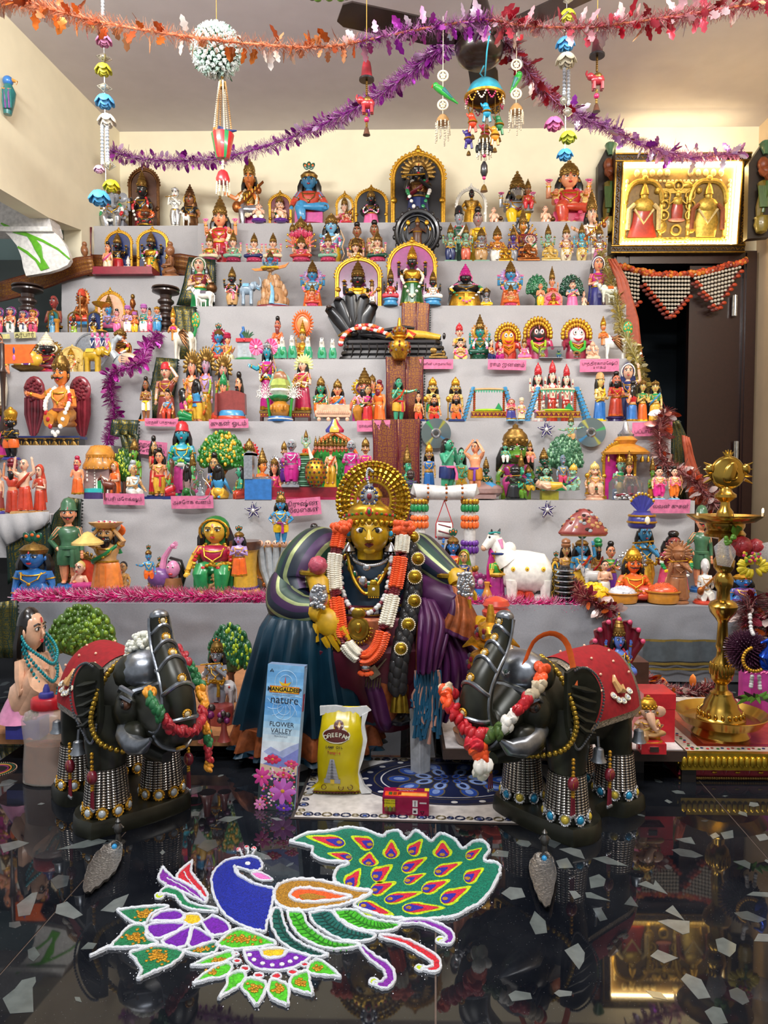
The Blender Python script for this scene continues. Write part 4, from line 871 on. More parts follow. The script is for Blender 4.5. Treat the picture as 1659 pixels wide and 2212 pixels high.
def bfc(fc,lab,x0,x1,y0,row,body,ss):
 D,pt=ps();w='w'
 c=pt('crown','g','J');c.el((0,.05,.66),(.48,.06,.34),22,8,1)
 for i in ra(15):a=-1.75+3.5*i/14;c.el((.46*sin(a),0,.64+.33*cos(a)),(.06,.05,.075),7,5,0,ro(a,'Y'));c.el((.34*sin(a),-.04,.64+.23*cos(a)),(.045,.04,.06),7,5,0)
 pt('face',fc).el((0,-.06,.6),(.26,.16,.2),16,10)
 e=pt('painted_face',w,'k','r')
 for q in PM:e.el((q*.1,-.2,.66),(.075,.03,.07),12,6,2);e.el((q*.1,-.213,.66),(.065,.03,.06),12,6,0);e.el((q*.1,-.235,.66),(.03,.015,.03),8,5,1)
 e.tu((-.15,-.17,.54,-.08,-.205,.5,0,-.215,.485,.08,-.205,.5,.15,-.17,.54),[.01,.024,.03,.024,.01],7,2);e.tu((0,-.2,.8,0,-.21,.72),.014,5,2)
 b=pt('body',body,'g');b.rn([(0,.34,.2,0,0),(.2,.36,.2,0,0),(.4,.3,.17,0,0),(.5,.2,.12,0,0)],16)
 for q in PM:b.tu((q*.28,0,.42,q*.44,-.05,.42,q*.46,-.18,.3),[.09,.08,.06])
 pt('sash',ss).tu((-.24,-.12,.46,-.2,-.22,.3,0,-.26,.2,.2,-.22,.3,.24,-.12,.46),.05)
 j=pt('jewellery','g')
 for i in ra(4):j.tu((-.2+.03*i,-.16,.42-.03*i,0,-.25,.34-.07*i,.2-.03*i,-.16,.42-.03*i),.022)
 Q(6,row,x0,x1,y0,'wide_eyed_idol',lab)
bfc('#f0a41c','yellow faced idol with wide round eyes and gilded crown',1068,1127,694,.08,'#c2342a','o')
bfc('k','black faced idol with wide round eyes and gilded crown',1130,1196,681,.1,'#b02a5a','L')
bfc('#e9e6ea','white faced idol with wide round eyes and gilded crown',1212,1282,685,.08,'#8a1f3a','#3fae3a')
D,pt=ps();bx=pt('case',mat('#e8eef0',.05,0,'clear_plastic',10.,.02,0,0,1.,0,1.));bx.box(-.5,.5,-.25,.25,0,.85);o_=pt('tray','s');o_.box(-.52,.52,-.27,.27,-.04,0)
Q(6,-.01,1158,1222,750,'clear_box','clear plastic box holding small dolls on fourth tier',tm=.07)
for x0,x1,y0,c1,c2,lab in((1166,1178,756,'w','y','tiny white faced doll inside left of clear box'),(1200,1213,755,'T','b','tiny dark faced doll inside right of clear box')):
 F(6,-.01,x0,x1,y0,lab,'royal',si=c1,low=c2,up='L',cw='cap',cc='s',am_='kk',jew=None,hd_=1.7,bk_='s',tm=.03,lift=.004)
Q(cow('#eceae4',clo='#d94a6a',hu=('#e08a4a','g','o'),tail=1),6,.1,1292,1368,682,'winged_cow','woman headed white cow with green peacock tail at right end of fourth tier','figurine')
# fifth tier
for x0,x1,y0,sk_,lo_,up_,lab,row in((398,428,752,'#f0a88a','y',None,'bare chested prince with gold ray crown, left of marigold garlanded three',.17),(424,462,745,'#c9a0b8','#caa23a','l','taller lilac prince with gold ray crown and marigold garland',.2),(462,500,760,'#e8a890','r','G','princess with gold ray crown right of lilac prince',.17)):
 F(5,row,x0,x1,y0,lab,'stand',si=sk_,low=lo_,up=up_,cw='fan',am_='bd',gar=2 if x0==424 else 1,gc=('o','#e8901f','L','L'),lh=1)
b=nw('backrest','N');b.pz_((-.5,.25,-.46,.9,-.2,.98,0,1.0,.25,.97,.48,.9,.5,.25),.0,.3);b.pz_((-.56,.2,-.52,.86,-.46,.9,-.46,.2),-.3,.3);pt('hull','A').la((.5,0,.53,.06,.53,.15,.5,.18,0,.18),22,sy=.8);pt('water','b').la((.48,.18,.46,.3,.4,.36,0,.33),18,sy=.75)
Q(5,.05,467,531,843,'boat_seat','brown high backed boat with blue inside and orange hull','boat')
def stool(x0,x1,y0,lab,row,c='#8a2a24'):
 b=nw('seat','d');b.box(-.5,.5,-.3,.3,.8,1);p_=pt('apron',c,'g');p_.box(-.46,.46,-.27,.27,.5,.8)
 for i in ra(7):p_.el((-.4+.133*i,-.28,.65),(.035,.02,.09),6,5,1)
 for x in(-.42,.42):
  for y in(-.22,.22):leg(D,'#4a1f18',lambda mb:mb.box(x-.05,x+.05,y-.05,y+.05,0,.5))
 Q(5,row,x0,x1,y0,'low_stool',lab)
stool(548,624,888,'low carved wooden stool under blue faced dressed doll',.12)
stool(630,672,888,'low carved wooden stool under veiled lady doll',.13)
SH=W(600,888,TIER[5][1]+.12).z-TZ[5]
D,pt=ps();
for q in PM:
 b=pt('rosette','^','p');
 for i in ra(22):a=2*pi*i/22;b.tu((q*.5,0,0,q*.5+.46*sin(a),-.02,.46*cos(a)),[.03,.09],5,i%2,flat=.4)
 b.el((q*.5,-.05,0),(.12,.06,.12),10,6,1);pt('pearl_centre','i').el((q*.5,-.1,0),(.1,.06,.1))
pt('knot','M').el((0,.0,-.25),(.3,.1,.14))
Q(5,.16,538,600,731,'fabric_rosettes','pair of pink fabric rosettes crowning blue faced doll','ornament',y1=768,tm=.05)
def kalash(pt):
 pt('base','H','w').la((.42,0,.45,.03,.45,.06,.42,.1,0,.1),20);D_=pt('band','w');D_.to((0,0,.05),.45,.012,'z',24,6)
 b=pt('pot','I');b.la((.24,.1,.3,.14,.36,.24,.34,.33,.24,.37,.22,.4),18)
 for i in ra(5):b.el((-.25+.125*i,-.32,.26),(.05,.04,.06))
 pt('leaf_ring','G').la((.22,.4,.34,.46,.36,.5,.28,.52,0,.5),18,mod=lambda t,z:1+.1*cos(2*pi*t*9));pt('white_cup','w','r').la((.26,.52,.36,.6,.34,.64,.12,.68,.02,.8),16)
 pt('lotus','#a9b85a').la((.3,.62,.36,.7,.28,.82,.1,.86),16,mod=lambda t,z:1+.08*cos(2*pi*t*8));pt('arch','j').pz_((-.38,.6,-.42,.75,-.3,.9,-.1,1.0,0,1.05,.1,1.0,.3,.9,.42,.75,.38,.6),.05,.12);pt('coconut','B').el((0,0,.84),(.26,.06,.17))
 lf=pt('leaf',':','w')
 for q in PM:
  lf.tu((q*.36,-.05,.1,q*.42,-.06,.4,q*.46,-.06,.5),.05)
  for i in ra(7):a=-1.3+.43*i;p0=V3(q*.5,-.1,.46);e=p0+V3(sin(a)*.3,-.03,cos(a)*.26);lf.tu([p0,e],[.012,.006],4,1);[lf.tu([p0.lerp(e,t_),p0.lerp(e,t_)+V3(sin(a+s_)*.09,-.01,cos(a+s_)*.09)],[.01,.004],4,1)for t_ in(.4,.65,.9)for s_ in(-.8,.8)]
D,pt=ps();kalash(pt);Q(5,.0,562,648,796,'kalash','painted pot with lotus, coconut and white fern sprays on blue base','pot')
b=nw('frame','F');b.box(-.5,.5,-.18,.18,.25,.42);b.box(-.47,.47,-.2,-.16,.4,.6)
for i in ra(16):b.el((-.46+.061*i,-.21,.5),(.024,.02,.1))
for x in(-.42,-.14,.14,.42):b.el((x,-.16,.12),(.06,.05,.12))
for x in(-.5,.5):b.el((x,-.12,.45),(.05,.07,.17))
b.box(-.5,.5,.12,.2,.4,.95)
Q(5,.03,660,780,873,'silver_sofa','carved champagne silver sofa at front of fifth tier',rot=4)
for x0,x1,y0,sk_,lo_,lab in((890,918,842,'#e0a070','#d9402a','seated black haired sage in coral wrap below green archer'),(920,956,851,'#d98f5c','#c82a24','black bearded sage in red robe before first tall guard'),(968,1003,843,'#d98f5c','#d95a24','black bearded sage in orange wrap before second tall guard')):
 F(5,.02,x0,x1,y0,lab,'kneel',si=sk_,low=lo_,up=lo_ if x0==920 else None,cw='bun',brd='hair' if x0!=890 else None,am_='ck',lh=1,ba='box',bc='n')
for x0,x1,lo_,lab in((914,952,'G','tall moustached guard with golden helmet, green shorts and club, left one'),(963,1002,'#2f5f9a','tall moustached guard with golden helmet, blue shorts and club, right one')):
 F(5,.12,x0,x1,813,lab,'stand',si='Z',low=lo_,cw='dome',cc='g',am_='cd',mo=1,lh=1,sr=3,pp='club',ss='g',ba='box',bc='n')
def swing(x0,x1,y0,lab,q):
 D,pt=ps()
 for s in PM:
  for y in(-.2,.2):
   p0=V3(s*.49,y,0);p1=V3(s*.3,y*.2,1.0);leg(D,'b',lambda mb:mb.tu([p0,p1],.034,4))
   for i in ra(9):pt('leg_ribbon','g').tu([p0.lerp(p1,.1*i+.06)+V3(-.04,-.02,.01),p0.lerp(p1,.1*i+.1)+V3(.04,-.02,0)],.009,4)
 b=pt('canopy','t','U','r');b.tu((-.36,0,.93,0,0,.95,.36,0,.93),.035)
 for i in ra(15):b.pz_((-.35+.05*i-.025,.91,-.35+.05*i+.025,.91,-.35+.05*i,.83),-.05,-.035,1)
 for x in(-.28,.28):b=pt('rope'+' '*(x>0),'#b02030','g');b.tu((x,0,.9,x,0,.25),.022);[b.el((x,-.02,.3+.06*i),(.03,.015,.015),6,4,1)for i in ra(10)]
 b=pt('cradle','m','g');b.box(-.34,.34,-.14,.14,.14,.28);b.box(-.35,.35,-.15,-.13,.12,.16,1);b.box(-.35,.35,-.15,-.13,.27,.3,1)
 for i in ra(9):b.pz_((-.3+.075*i-.03,.25,-.3+.075*i+.03,.25,-.3+.075*i,.17),-.16,-.15,1)
 pt('cushion','L' if q>0 else 'G').el((-.02,-.03,.33),(.28,.1,.06));pt('pillow','G').pz_((.1,.34,.26,.34,.18,.55),-.06,.04)
 Q(5,.07,x0,x1,y0,'toy_swing',lab,tm=.17)
swing(997,1116,836,'blue legged toy swing with cradle, left of two',1)
swing(1128,1280,836,'blue legged toy swing with larger cradle, right of two',1)
for x0,x1,lab in((1046,1078,'baby lying in cradle of left toy swing'),(1150,1192,'pink baby lying in cradle of right toy swing')):
 b=nw('body','q');b.el((-.3,0,.2),(.18,.16,.17));b.el((.05,0,.16),(.28,.15,.14));b.tu((.2,0,.16,.5,0,.12),[.09,.05]);b.tu((-.05,-.1,.2,.1,-.2,.25),[.06,.04]);pt('hair','hair').el((-.36,.02,.24),(.15,.15,.15));pt('wrap','y').el((.1,0,.17),(.16,.17,.15))
 Q(5,.06,x0,x1,884,'baby_doll',lab,'figurine',y1=893,tm=.05)
for x0,x1,y0,lab,i in((1144,1182,782,'white statue with red draped cloth and red cap, left of three',0),(1178,1210,777,'tallest white statue with red robe, middle of three',1),(1208,1241,785,'white statue with red draped cloth, right of three',2)):
 F(5,.19,x0,x1,y0,lab,'stand',si='i',low='A' if i!=0 else 'w',cw='dome',cc='r',am_='bd',a2='BB',gar=2,gc=('#b82a34','w'),jew='r',bd='r',sr=1,lh=1)
# sixth tier
b=nw('wall','&');b.box(-.42,.42,-.3,.3,0,.6);pt('doorway','w').pz_((.0,0,.0,.36,.2,.42,.4,.36,.4,0),-.325,-.3);pt('door_leaf','G').box(.06,.18,-.34,-.32,0,.34);D['door_leaf ']=(lambda m:(m.box(.21,.33,-.34,-.32,0,.34),m)[1])(MB()),[P('G')]
b=pt('thatch','I','a');b.rn([(.55,.56,.44,0,0),(.62,.58,.46,0,0),(.78,.42,.34,0,0)],22);b.rn([(.76,.46,.36,0,0),(.82,.48,.38,0,0),(.97,.32,.26,0,0),(1.0,.2,.16,0,0)],22,0)
for i in ra(24):a=2*pi*i/24;b.tu((.57*cos(a),.45*sin(a),.56,.43*cos(a),.35*sin(a),.78),.018,5,1 if i%4==0 else 0);b.tu((.47*cos(a),.37*sin(a),.77,.3*cos(a),.24*sin(a),.98),.016)
for i in ra(10):pt('rangoli_dots','w').el((-.05+.0*i,-.31,.05+.055*i),(.025,.012,.02))
for z in(.35,.43,.5):D['rangoli_dots'][0].el((-.3,-.31,z),(.03,.012,.03))
Q(4,.1,180,255,962,'thatched_hut','toy hut with two layered thatched roof and green door')
b=nw('slab','x','turq');b.la((.5,0,.5,.5,.47,.6,0,.6),26,sy=.5);b.la((.47,.6,.46,.95,0,1),26,sy=.5,mi=1);Q(4,.07,142,262,1054,'ground_slab','purple and turquoise ground slab under toy hut','base',tm=.2,d=2.8)
Q(cow('#6a2f1c',horn='B',fc='#6a2f1c'),4,-.03,212,250,1024,'cow','small brown cow in front of hut',tm=.08,rot=10)
Q(tree('#2c5a1e','#c8d84a','a',9,.5,.62,11),4,.1,243,290,966,'bush_tree','round dark green toy bush with yellow leaves right of hut')
D,pt=ps();gl=mat('#f2f6f6',.03,0,'clear_plastic',10.,.02,0,0,1.,0,1.);b=pt('bottle',gl)
pts=[(-.12,.95),(-.14,.72),(-.3,.62),(-.46,.45),(-.5,.28),(-.42,.12),(-.25,.02),(0,0)];b.pz_(pts+[(-x,z)for x,z in pts[::-1][1:]],-.06,.06)
r_=pt('rim','s');r_.tu([(x,-.07,z)for x,z in pts+[(-x,z)for x,z in pts[::-1][1:]]],.02);pt('stopper',gl).el((0,0,.97),(.16,.08,.09))
i_=pt('silver_idol','s');i_.rn([(.12,.2,.03,0,-.08),(.2,.22,.03,0,-.08),(.26,.1,.03,0,-.08),(.42,.12,.03,0,-.08)],10);i_.el((0,-.08,.48),(.06,.03,.07));i_.el((0,-.08,.58),(.03,.02,.06));[i_.tu((q*.1,-.08,.4,q*.2,-.08,.34,q*.18,-.08,.5),.025)for q in PM]
Q(4,-.03,410,456,1014,'clear_bottle','clear flat bottle shaped ornament holding silver idol','ornament',tm=.05)
Q(tree('#2f7a2a','#e0b02a','#a8622a',11,.6,.5,21),4,.14,426,532,928,'toy_tree','broad painted toy tree with mushroom shaped green and yellow crown',tm=.2)
b=nw('seat','H','s');b.box(-.5,.5,-.4,.3,0,.42);b.box(-.52,-.2,-.42,.32,.42,.95,1);b.pz_((-.52,.9,-.36,1.0,-.2,.95,-.2,.9),-.42,.32,1);b.el((.1,-.05,.42),(.42,.36,.06),14,6,1)
Q(4,.04,540,584,974,'throne','blue and silver toy throne seen from side')
Q(ppl('#8a1224','#a8204a',1,.2),4,.06,590,786,1052,'cloth_plinth','crimson cloth covered plinth under ten headed king',tm=.2)
PZ=W(690,1052,2.81).z-TZ[4]
for x0,x1,y0,row,lab in((607,650,948,.02,'grey faced attendant in magenta suit at left of king'),(738,778,950,.02,'grey faced attendant in magenta suit at right of king'),(600,626,952,.14,'attendant in purple half hidden behind left magenta suit'),(772,806,944,.12,'black haired attendant in magenta behind right magenta suit')):
 F(4,row,x0,x1,y0,lab,'stand',si='e' if row<.1 else '#d9a070',low='M' if row!=.14 else 'u',up='M' if row!=.14 else 'u',hr_='h' if row<.1 else 'hair',cw=None if row<.1 else 'dome',am_='cd',sr=2,ba='box',bc='e',lift=PZ,bd='s',jew='s' if row<.1 else 'g',mo=1)
b=nw('roof','o','g');fr=pt('back_panel',':','+')
fr.pz_((-.5,0,-.5,.45,-.3,.68,0,.78,.3,.68,.5,.45,.5,0),0,.05)
rr_=rnd(2)
for i in ra(70):x=rr_.uniform(-.46,.46);z=rr_.uniform(.05,.72-.9*x*x);fr.el((x,-.005,z),(.03,.015,.045),6,4,i%2)
b.tu((-.52,-.03,.42,-.3,-.03,.68,0,-.03,.8,.3,-.03,.68,.52,-.03,.42),[.03,.04,.04,.04,.03])
for q in PM:pt('pillar','o').box(q*.5-.03,q*.5+.03,-.06,.06,0,.45)
c=pt('dome','Q','E','J')
for i in ra(6):a0,a1=2*pi*i/6,2*pi*(i+1)/6;c.loft([[(r*cos(a0+(a1-a0)*j/3),r*sin(a0+(a1-a0)*j/3)*.5,z)for j in ra(4)]+[(0,0,z)]for r,z in((.19,.8),(.2,.84),(.1,.92),(.04,1.0))],i%3)
Q(4,.2,668,778,905,'court_canopy','green backed court canopy with striped dome behind ten headed king',lift=PZ,tm=.06)
b=nw('column','j','K')
for i in ra(14):b.la((.42,i*.07,.48,i*.07+.035,.42,i*.07+.07),16,mi=i%2)
pt('capital','g').el((0,0,1.03),(.4,.4,.07))
Q(4,.06,646,672,978,'striped_column','sea green ringed column before court canopy',lift=PZ,tm=.08)
b=nw('ball','g');b.el((0,0,.44),.44,18,12);pt('neck','i','k').tu((-.15,-.1,.85,-.3,-.1,1.2),[.09,.03])
m=pt('mirror_chip','m','D')
for j in ra(-3,4):
 for i in ra(14):a=2*pi*(i+.5*(j%2))/14;e=j*.35;m.el((.44*sin(a)*cos(e),-.44*cos(a)*cos(e),.44+.44*sin(e)),(.05,.05,.04),4,4,(i+j)%2)
Q(4,-.02,657,707,965,'mirror_ball','gilded ball pot with inlaid mirror chips before court','pot',lift=PZ)
b=nw('beam','W','^');b.tu((-.5,0,.45,-.47,0,.5,-.3,0,.5,0,0,.48,.3,0,.5,.47,0,.5,.5,0,.45),[.06,.15,.13,.12,.13,.15,.06],14)
for x in(-.27,.02,.27):
 for k2 in ra(10):a=2*pi*k2/10;pt('bead_ring','c').el((x,.135*cos(a),.49+.135*sin(a)),(.02,.022,.022))
pe=pt('petal_ring','G','o','u','R','g');co=pt('column','W','b')
for q in PM:
 co.tu((q*.4,0,-.95,q*.4,0,.4),.095,12);co.box(q*.4-.12,q*.4+.12,-.12,.12,-1.25,-.95,1)
 for z,mi in((.28,0),(-.0,1),(-.42,2),(-.85,3)):
  for k2 in ra(12):
   a=2*pi*k2/12;pe.el((q*.4+.115*cos(a),.115*sin(a),z-.05),(.035,.03,.07),6,5,mi);pe.el((q*.4+.115*cos(a),.115*sin(a),z+.06),(.033,.028,.05),6,5,mi if mi in(1,2)else 4)
Q(3,.2,886,1036,1044,'swing_arch','lilac toy swing arch with petal ringed columns right of seated doll')
D,pt=ps();c_=pt('cord','r');b=pt('drum','w','m')
for q in PM:c_.tu((0,0,1.0,q*.4,0,.38,q*.42,0,.04),.02)
c_.tu((-.42,0,.04,.42,0,.04),.03);b.tu((-.36,0,.22,-.3,0,.22,.3,0,.22,.36,0,.22),[.19,.22,.22,.19],14)
for i in ra(8):a=2*pi*i/8;b.tu((-.3,.23*cos(a),.22+.23*sin(a),.3,.23*cos(a+.4),.22+.23*sin(a+.4)),.018,4,1)
Q(3,.2,943,977,1080,'hanging_drum','small red and white drum hung by cords in lilac arch',y1=1166,tm=.06)
b=nw('slab','&','b');b.box(-.5,.5,-.4,.4,0,.06);b.el((.34,-.05,.12),(.3,.3,.14),14,7);b.el((.42,-.1,.16),(.14,.2,.1),10,6,1);b.el((-.2,0,.08),(.3,.3,.08),12,6,1)
Q(4,.1,906,1086,1040,'terrain_base','rocky brown and blue terrain base under green wrestlers',tm=.2)
LZ=.03
F(4,.15,1070,1160,914,'large green faced monkey figure with magenta sleeves carrying two princes','royal',si='V',low='Y',up='?',cw='dome',am_='kk',so='monkey',ho=('#9a2a3a','g')if 0 else None,fat=1.3,hd_=1.9,lh=1,bk_='L')
for x0,x1,y0,sk_,lo_,lab in((1082,1104,946,'#4fae90','w','small green prince sitting on left shoulder of monkey figure'),(1136,1158,950,'#e09a70','#d9857a','small peach prince sitting on right shoulder of monkey figure')):
 F(4,.07,x0,x1,y0,lab,'royal',si=sk_,low=lo_,cw='cone',am_='bk',lh=1,y1=1000,ba='none',tm=.07)
b=nw('slab','_');b.box(-.5,.5,-.5,.5,0,.85);b.box(-.49,.49,-.48,.48,.85,1.0);Q(4,.06,1117,1256,1060,'olive_base','long olive painted base carrying lying prince scene',tm=.2)
OZ=W(1190,1060,2.81).z-TZ[4]
b=nw('body','F');b.tu((-.5,0,.2,-.35,0,.2,-.1,0,.17,.1,0,.16),[.05,.1,.11,.08],9);b.el((-.47,-.02,.26),(.08,.08,.09));b.tu((.1,-.03,.15,.3,-.05,.2,.5,-.05,.08),[.07,.05,.03]);b.tu((-.36,-.1,.22,-.2,-.17,.12,-.08,-.18,.14),[.04,.035,.025])
pt('wrap','E').tu((-.05,0,.17,.12,-.01,.17,.34,-.04,.2),[.11,.1,.065],9);pt('hair','hair').el((-.5,.0,.3),(.09,.09,.09))
Q(4,.02,1152,1228,1030,'lying_prince','wounded prince in yellow wrap lying across olive base','figurine',lift=OZ,tm=.08,rot=8)
Q(tree('#3a6a4a','#8ab890','#7a3f24',10,.5,.6,31),4,.19,1180,1262,936,'toy_tree','toy tree with dusty green puffed leaves behind lying prince',lift=OZ)
b=nw('canopy','I');b.la((.5,.2,.52,.25,.4,.36,.2,.46,.06,.5),24);b.la((.2,.46,.26,.55,.12,.7,.03,.78),14);pt('pearl_top','s').la((.16,.6,.18,.7,.08,.82,.04,1.0,0,1.0),14)
for i in ra(12):a=2*pi*i/12;pt('bell','g').la((.03,-.08,.028,0,.012,.05,0,.06),8,(.49*cos(a),.49*sin(a),.1));pt('chain','g').tu((.49*cos(a),.49*sin(a),.15,.49*cos(a),.49*sin(a),.22),.006,4)
pt('pole','g').tu((0,.0,.3,0,.0,-.9),.02)
Q(4,.2,1300,1404,912,'gilded_umbrella','gilded umbrella with hanging bells above arched throne',tm=.2)
b=nw('box',mat('#b9c0c2',.04,0,'clear_plastic',8.,.1,0,0,1.,0,.85));b.pz_((-.5,0,-.5,.7,-.3,1,.3,1,.5,.7,.5,0),-.25,.25);r_=pt('coins','s','m');rr_=rnd(5)
for i in ra(26):r_.el((rr_.uniform(-.4,.4),rr_.uniform(-.32,-.27),rr_.uniform(.02,.3)),(.07,.04,.05),6,4,i%3==0)
Q(4,.0,1320,1387,1028,'clear_box','eight sided clear plastic box with silver foil inside',tm=.09)
for x0,x1,lo_,lab in((1408,1441,'#e0308a','twin boy with pink trousers and blue base at right of sixth tier'),(1444,1474,'#ee7a1f','twin boy with orange trousers and blue base at right of sixth tier')):
 F(4,.0,x0,x1,1006,lab,'stand',si='f',low=lo_,am_='db',sr=3 if 0 else 2,cw='bun',gar=3,gc=('R','p'),ba='round',bc='S',ss=lo_,pp='bow' if x0>1440 else '')
# side stand
for x0,x1,y0,lab in((55,144,716,'brass plate shrine with garlanded goddess and ringed halo on side stand'),):
 F('Ld',.16,x0,x1,y0,lab,'sit',si='k',low='m',up='m',cw='cone',cc='i',am_='bb',a2='BB',ho=('d','i'),gar=1,gc=('o','o','r'),ba='lotus',bc='R',fat=1.3)
Q(sme('#c9a024',-1,'#d9b43a'),'Ld',.02,176,242,737,'gold_elephant','shiny golden elephant with raised trunk on side stand')
nw('plate','s').el((0,0,.5),(.5,.04,.5),24,8);pt('rim','s').to((0,-.02,.5),.46,.03,'y',28,6);Q('Ld',.2,158,236,718,'steel_plate','round steel plate standing behind golden elephant',tm=.05,y1=800)
D,pt=ps();s_=pt('doll','n','p','w')
for i,x in em((-.35,-.12,.1,.33)):s_.rn([(0,.1,.06,x,0),(.35,.08,.05,x,0),(.6,.1,.06,x,0)],8,i%2);s_.el((x,0,.72),(.07,.06,.09),8,6,1);s_.tu((x-.08,-.05,.5,x,-.1,.3,x+.08,-.05,.5),.025,5,2)
Q('Ld',.12,194,236,718,'dancer_plaque','row of small pink and navy painted dancers on steel plate','ornament',y1=765,tm=.05)
b=nw('body','h');b.el((.05,0,.3),(.4,.2,.26),14,8);b.tu((-.25,0,.4,-.42,0,.6,-.34,0,.85,-.2,0,.95,-.08,-.02,.9),[.15,.11,.09,.08,.06],9);pt('wing','F','s').el((.15,-.16,.36),(.32,.06,.17));[D['wing'][0].tu((-.05,-.21,.45-.06*i,.45,-.18,.36-.05*i),.012,4,1)for i in ra(4)];pt('beak','o').tu((-.08,-.02,.88,.06,-.03,.84),[.04,.01]);pt('tail','s').pz_((.35,.3,.62,.14,.5,.4),-.05,.05)
Q('Ld',.03,232,314,722,'silver_swan','glittering silver swan with pinkish wing on side stand','figurine')
D,pt=ps();
for i in ra(5):pt('fruit','E').el((-.35+.17*i,-.02*i,.3+.1*(i%2)),(.2,.16,.26),10,8,0,ro(.5*(i-2),'Y'))
pt('flower','w','u').to((.05,-.24,.2),.14,.03,'y',14,5);D['flower'][0].el((.05,-.24,.2),(.1,.03,.09),10,6,1);pt('bowl','d').la((.2,-.1,.5,.05,.54,.1,0,.05),16)
Q('Ld',.03,24,94,758,'fruit_bowl','bowl of yellow toy mangoes with paper flower on side stand','fruit bowl')
nw('pole','O').la((.06,0,.07,.05,.04,.1,.075,.16,.03,.3,.035,.55,.05,.7,.07,.72,.04,.76,.04,1.0,0,1.0),14);pt('flag','o').pz_((.05,.8,.05,.99,.62,.99,.5,.9,.56,.81),-.012,.012);e=pt('flag_emblem','Q','p');e.el((.22,-.016,.93),(.02,.006,.035));e.el((.22,-.016,.86),(.025,.006,.03),6,5,1)
Q('Le',-.03,4,70,742,'flag_pole','turned wooden flag pole with orange swallow tailed flag','flag',tm=.06)
b=nw('bench_top','n','d');b.box(-.5,.5,-.2,.25,.88,1.0);b.box(-.51,.51,-.215,-.2,.86,.92,1);pt('apron','k').box(-.48,.48,-.18,.22,.3,.88);pt('molding','d').box(-.49,.49,-.2,.22,.24,.32)
for i in ra(9):
 x=-.43+.108*i;m=pt('gilt_motif','d');m.el((x,-.19,.6),(.032,.03,.2));m.el((x-.025,-.19,.55),(.018,.02,.12));m.el((x+.025,-.19,.55),(.018,.02,.12));m.el((x+.054,-.19,.6),(.01,.02,.2));m.el((x,-.2,.85),(.02,.02,.06))
for x in(-.44,.44):leg(D,'#2a1210',lambda mb:mb.box(x-.05,x+.05,-.15,.15,0,.3))
Q('Le',.12,-60,232,943,'carved_bench','dark wooden bench with gilded carved motifs under winged figure',tm=.3,z=TZ['Le']-.05,cp=(.4,4))
BZ=W(100,944,3.12).z
D,pt=ps()
for q in PM:
 w_=pt('wing'+' '*(q>0),'#8a2f3a','#6a1f2a')
 w_.el((q*.36,0,.78),(.17,.05,.22),16,8)
 for i in ra(26):a=i*2.4;r=.13*sqrt(i/26);w_.el((q*.36+r*sin(a),-.045,.78+1.3*r*cos(a)),(.03,.02,.03),6,4,i%2)
 for i in ra(6):x=q*(.24+.05*i);w_.tu((x,0,.66,x+q*.0,-.01,.4,q*(.33+.02*i),0,.02+.03*abs(i-3)),[.035,.035,.018],6,i%2)
Q('Le',.2,50,196,812,'wing_pair','pair of crimson feathered wings behind large orange man','ornament',y1=948,tm=.06)
GS='clay saints in orange robes on lower side tier'
# seventh tier
def sol(x0,x1,y0,lab,rot,y1):
 return F(3,.22,x0,x1,y0,lab,'stand',rot=rot,si='P',low='K',up='K',hr_='hair',cw='cap',cc='K',am_='hd',sr=3,ss='K',mo=1,ba='round',bc='H',bd='K',jew=None,tm=.2,y1=y1,hd_=1.3)
sol(106,178,1074,'green uniformed toy policeman with hand on hip at left',20,1268)
sol(1484,1540,1090,'green uniformed toy policeman standing at right behind lamp',-10,1262)
b=nw('hood','w','^','o');
for i in ra(7):a=-1.2+.4*i;b.tu((.1*sin(a),.1,0,.38*sin(a),.1,.5,.46*sin(a),-.02,.85*cos(a*.5)),[.12,.12,.07]);b.el((.46*sin(a),-.1,.85*cos(a*.5)-.02),(.04,.04,.04),6,4,1)
b.el((.2,.14,.35),(.42,.05,.42),14,8,2);pt('baby','b').tu((-.25,-.15,.3,0,-.18,.34,.25,-.15,.28),[.1,.12,.07]);D['baby'][0].el((-.3,-.17,.4),(.1,.1,.11))
Q(3,.2,194,268,1124,'serpent_canopy','seven headed serpent hood sheltering blue baby over basket','ornament',y1=1164)
nw('hat','Z').la((.5,.2,.5,.24,.25,.34,.12,.42,0,.44),22,sx=1,sy=.9);Q(3,.08,168,210,1148,'straw_hat','small woven straw hat left of bearded father',y1=1176)
D,pt=ps();a_=pt('arch','d');apa(a_,.42,.85,.05,0,0,True,pt('back_panel','A'));pt('cushion','Y').el((0,-.1,.1),(.5,.3,.1),16,7)
for i in ra(15):an=pi*i/14;a_.el((-.56*cos(an),0,.43+.56*sin(an)),(.05,.04,.06))
Q(3,.15,134,220,1186,'cradle_arch','ornate golden arch cradle with orange back and pink cushion','cradle',y1=1270)
b=nw('body','q','>');b.el((-.1,0,.3),(.3,.2,.24),12,8,1);b.el((.22,-.08,.5),(.16,.14,.2));b.tu((-.05,0,.45,.0,0,.75,.16,-.05,.98),[.09,.07,.05]);hn(b,(.18,-.06,1.0),(.6,0,.4),1,.06)
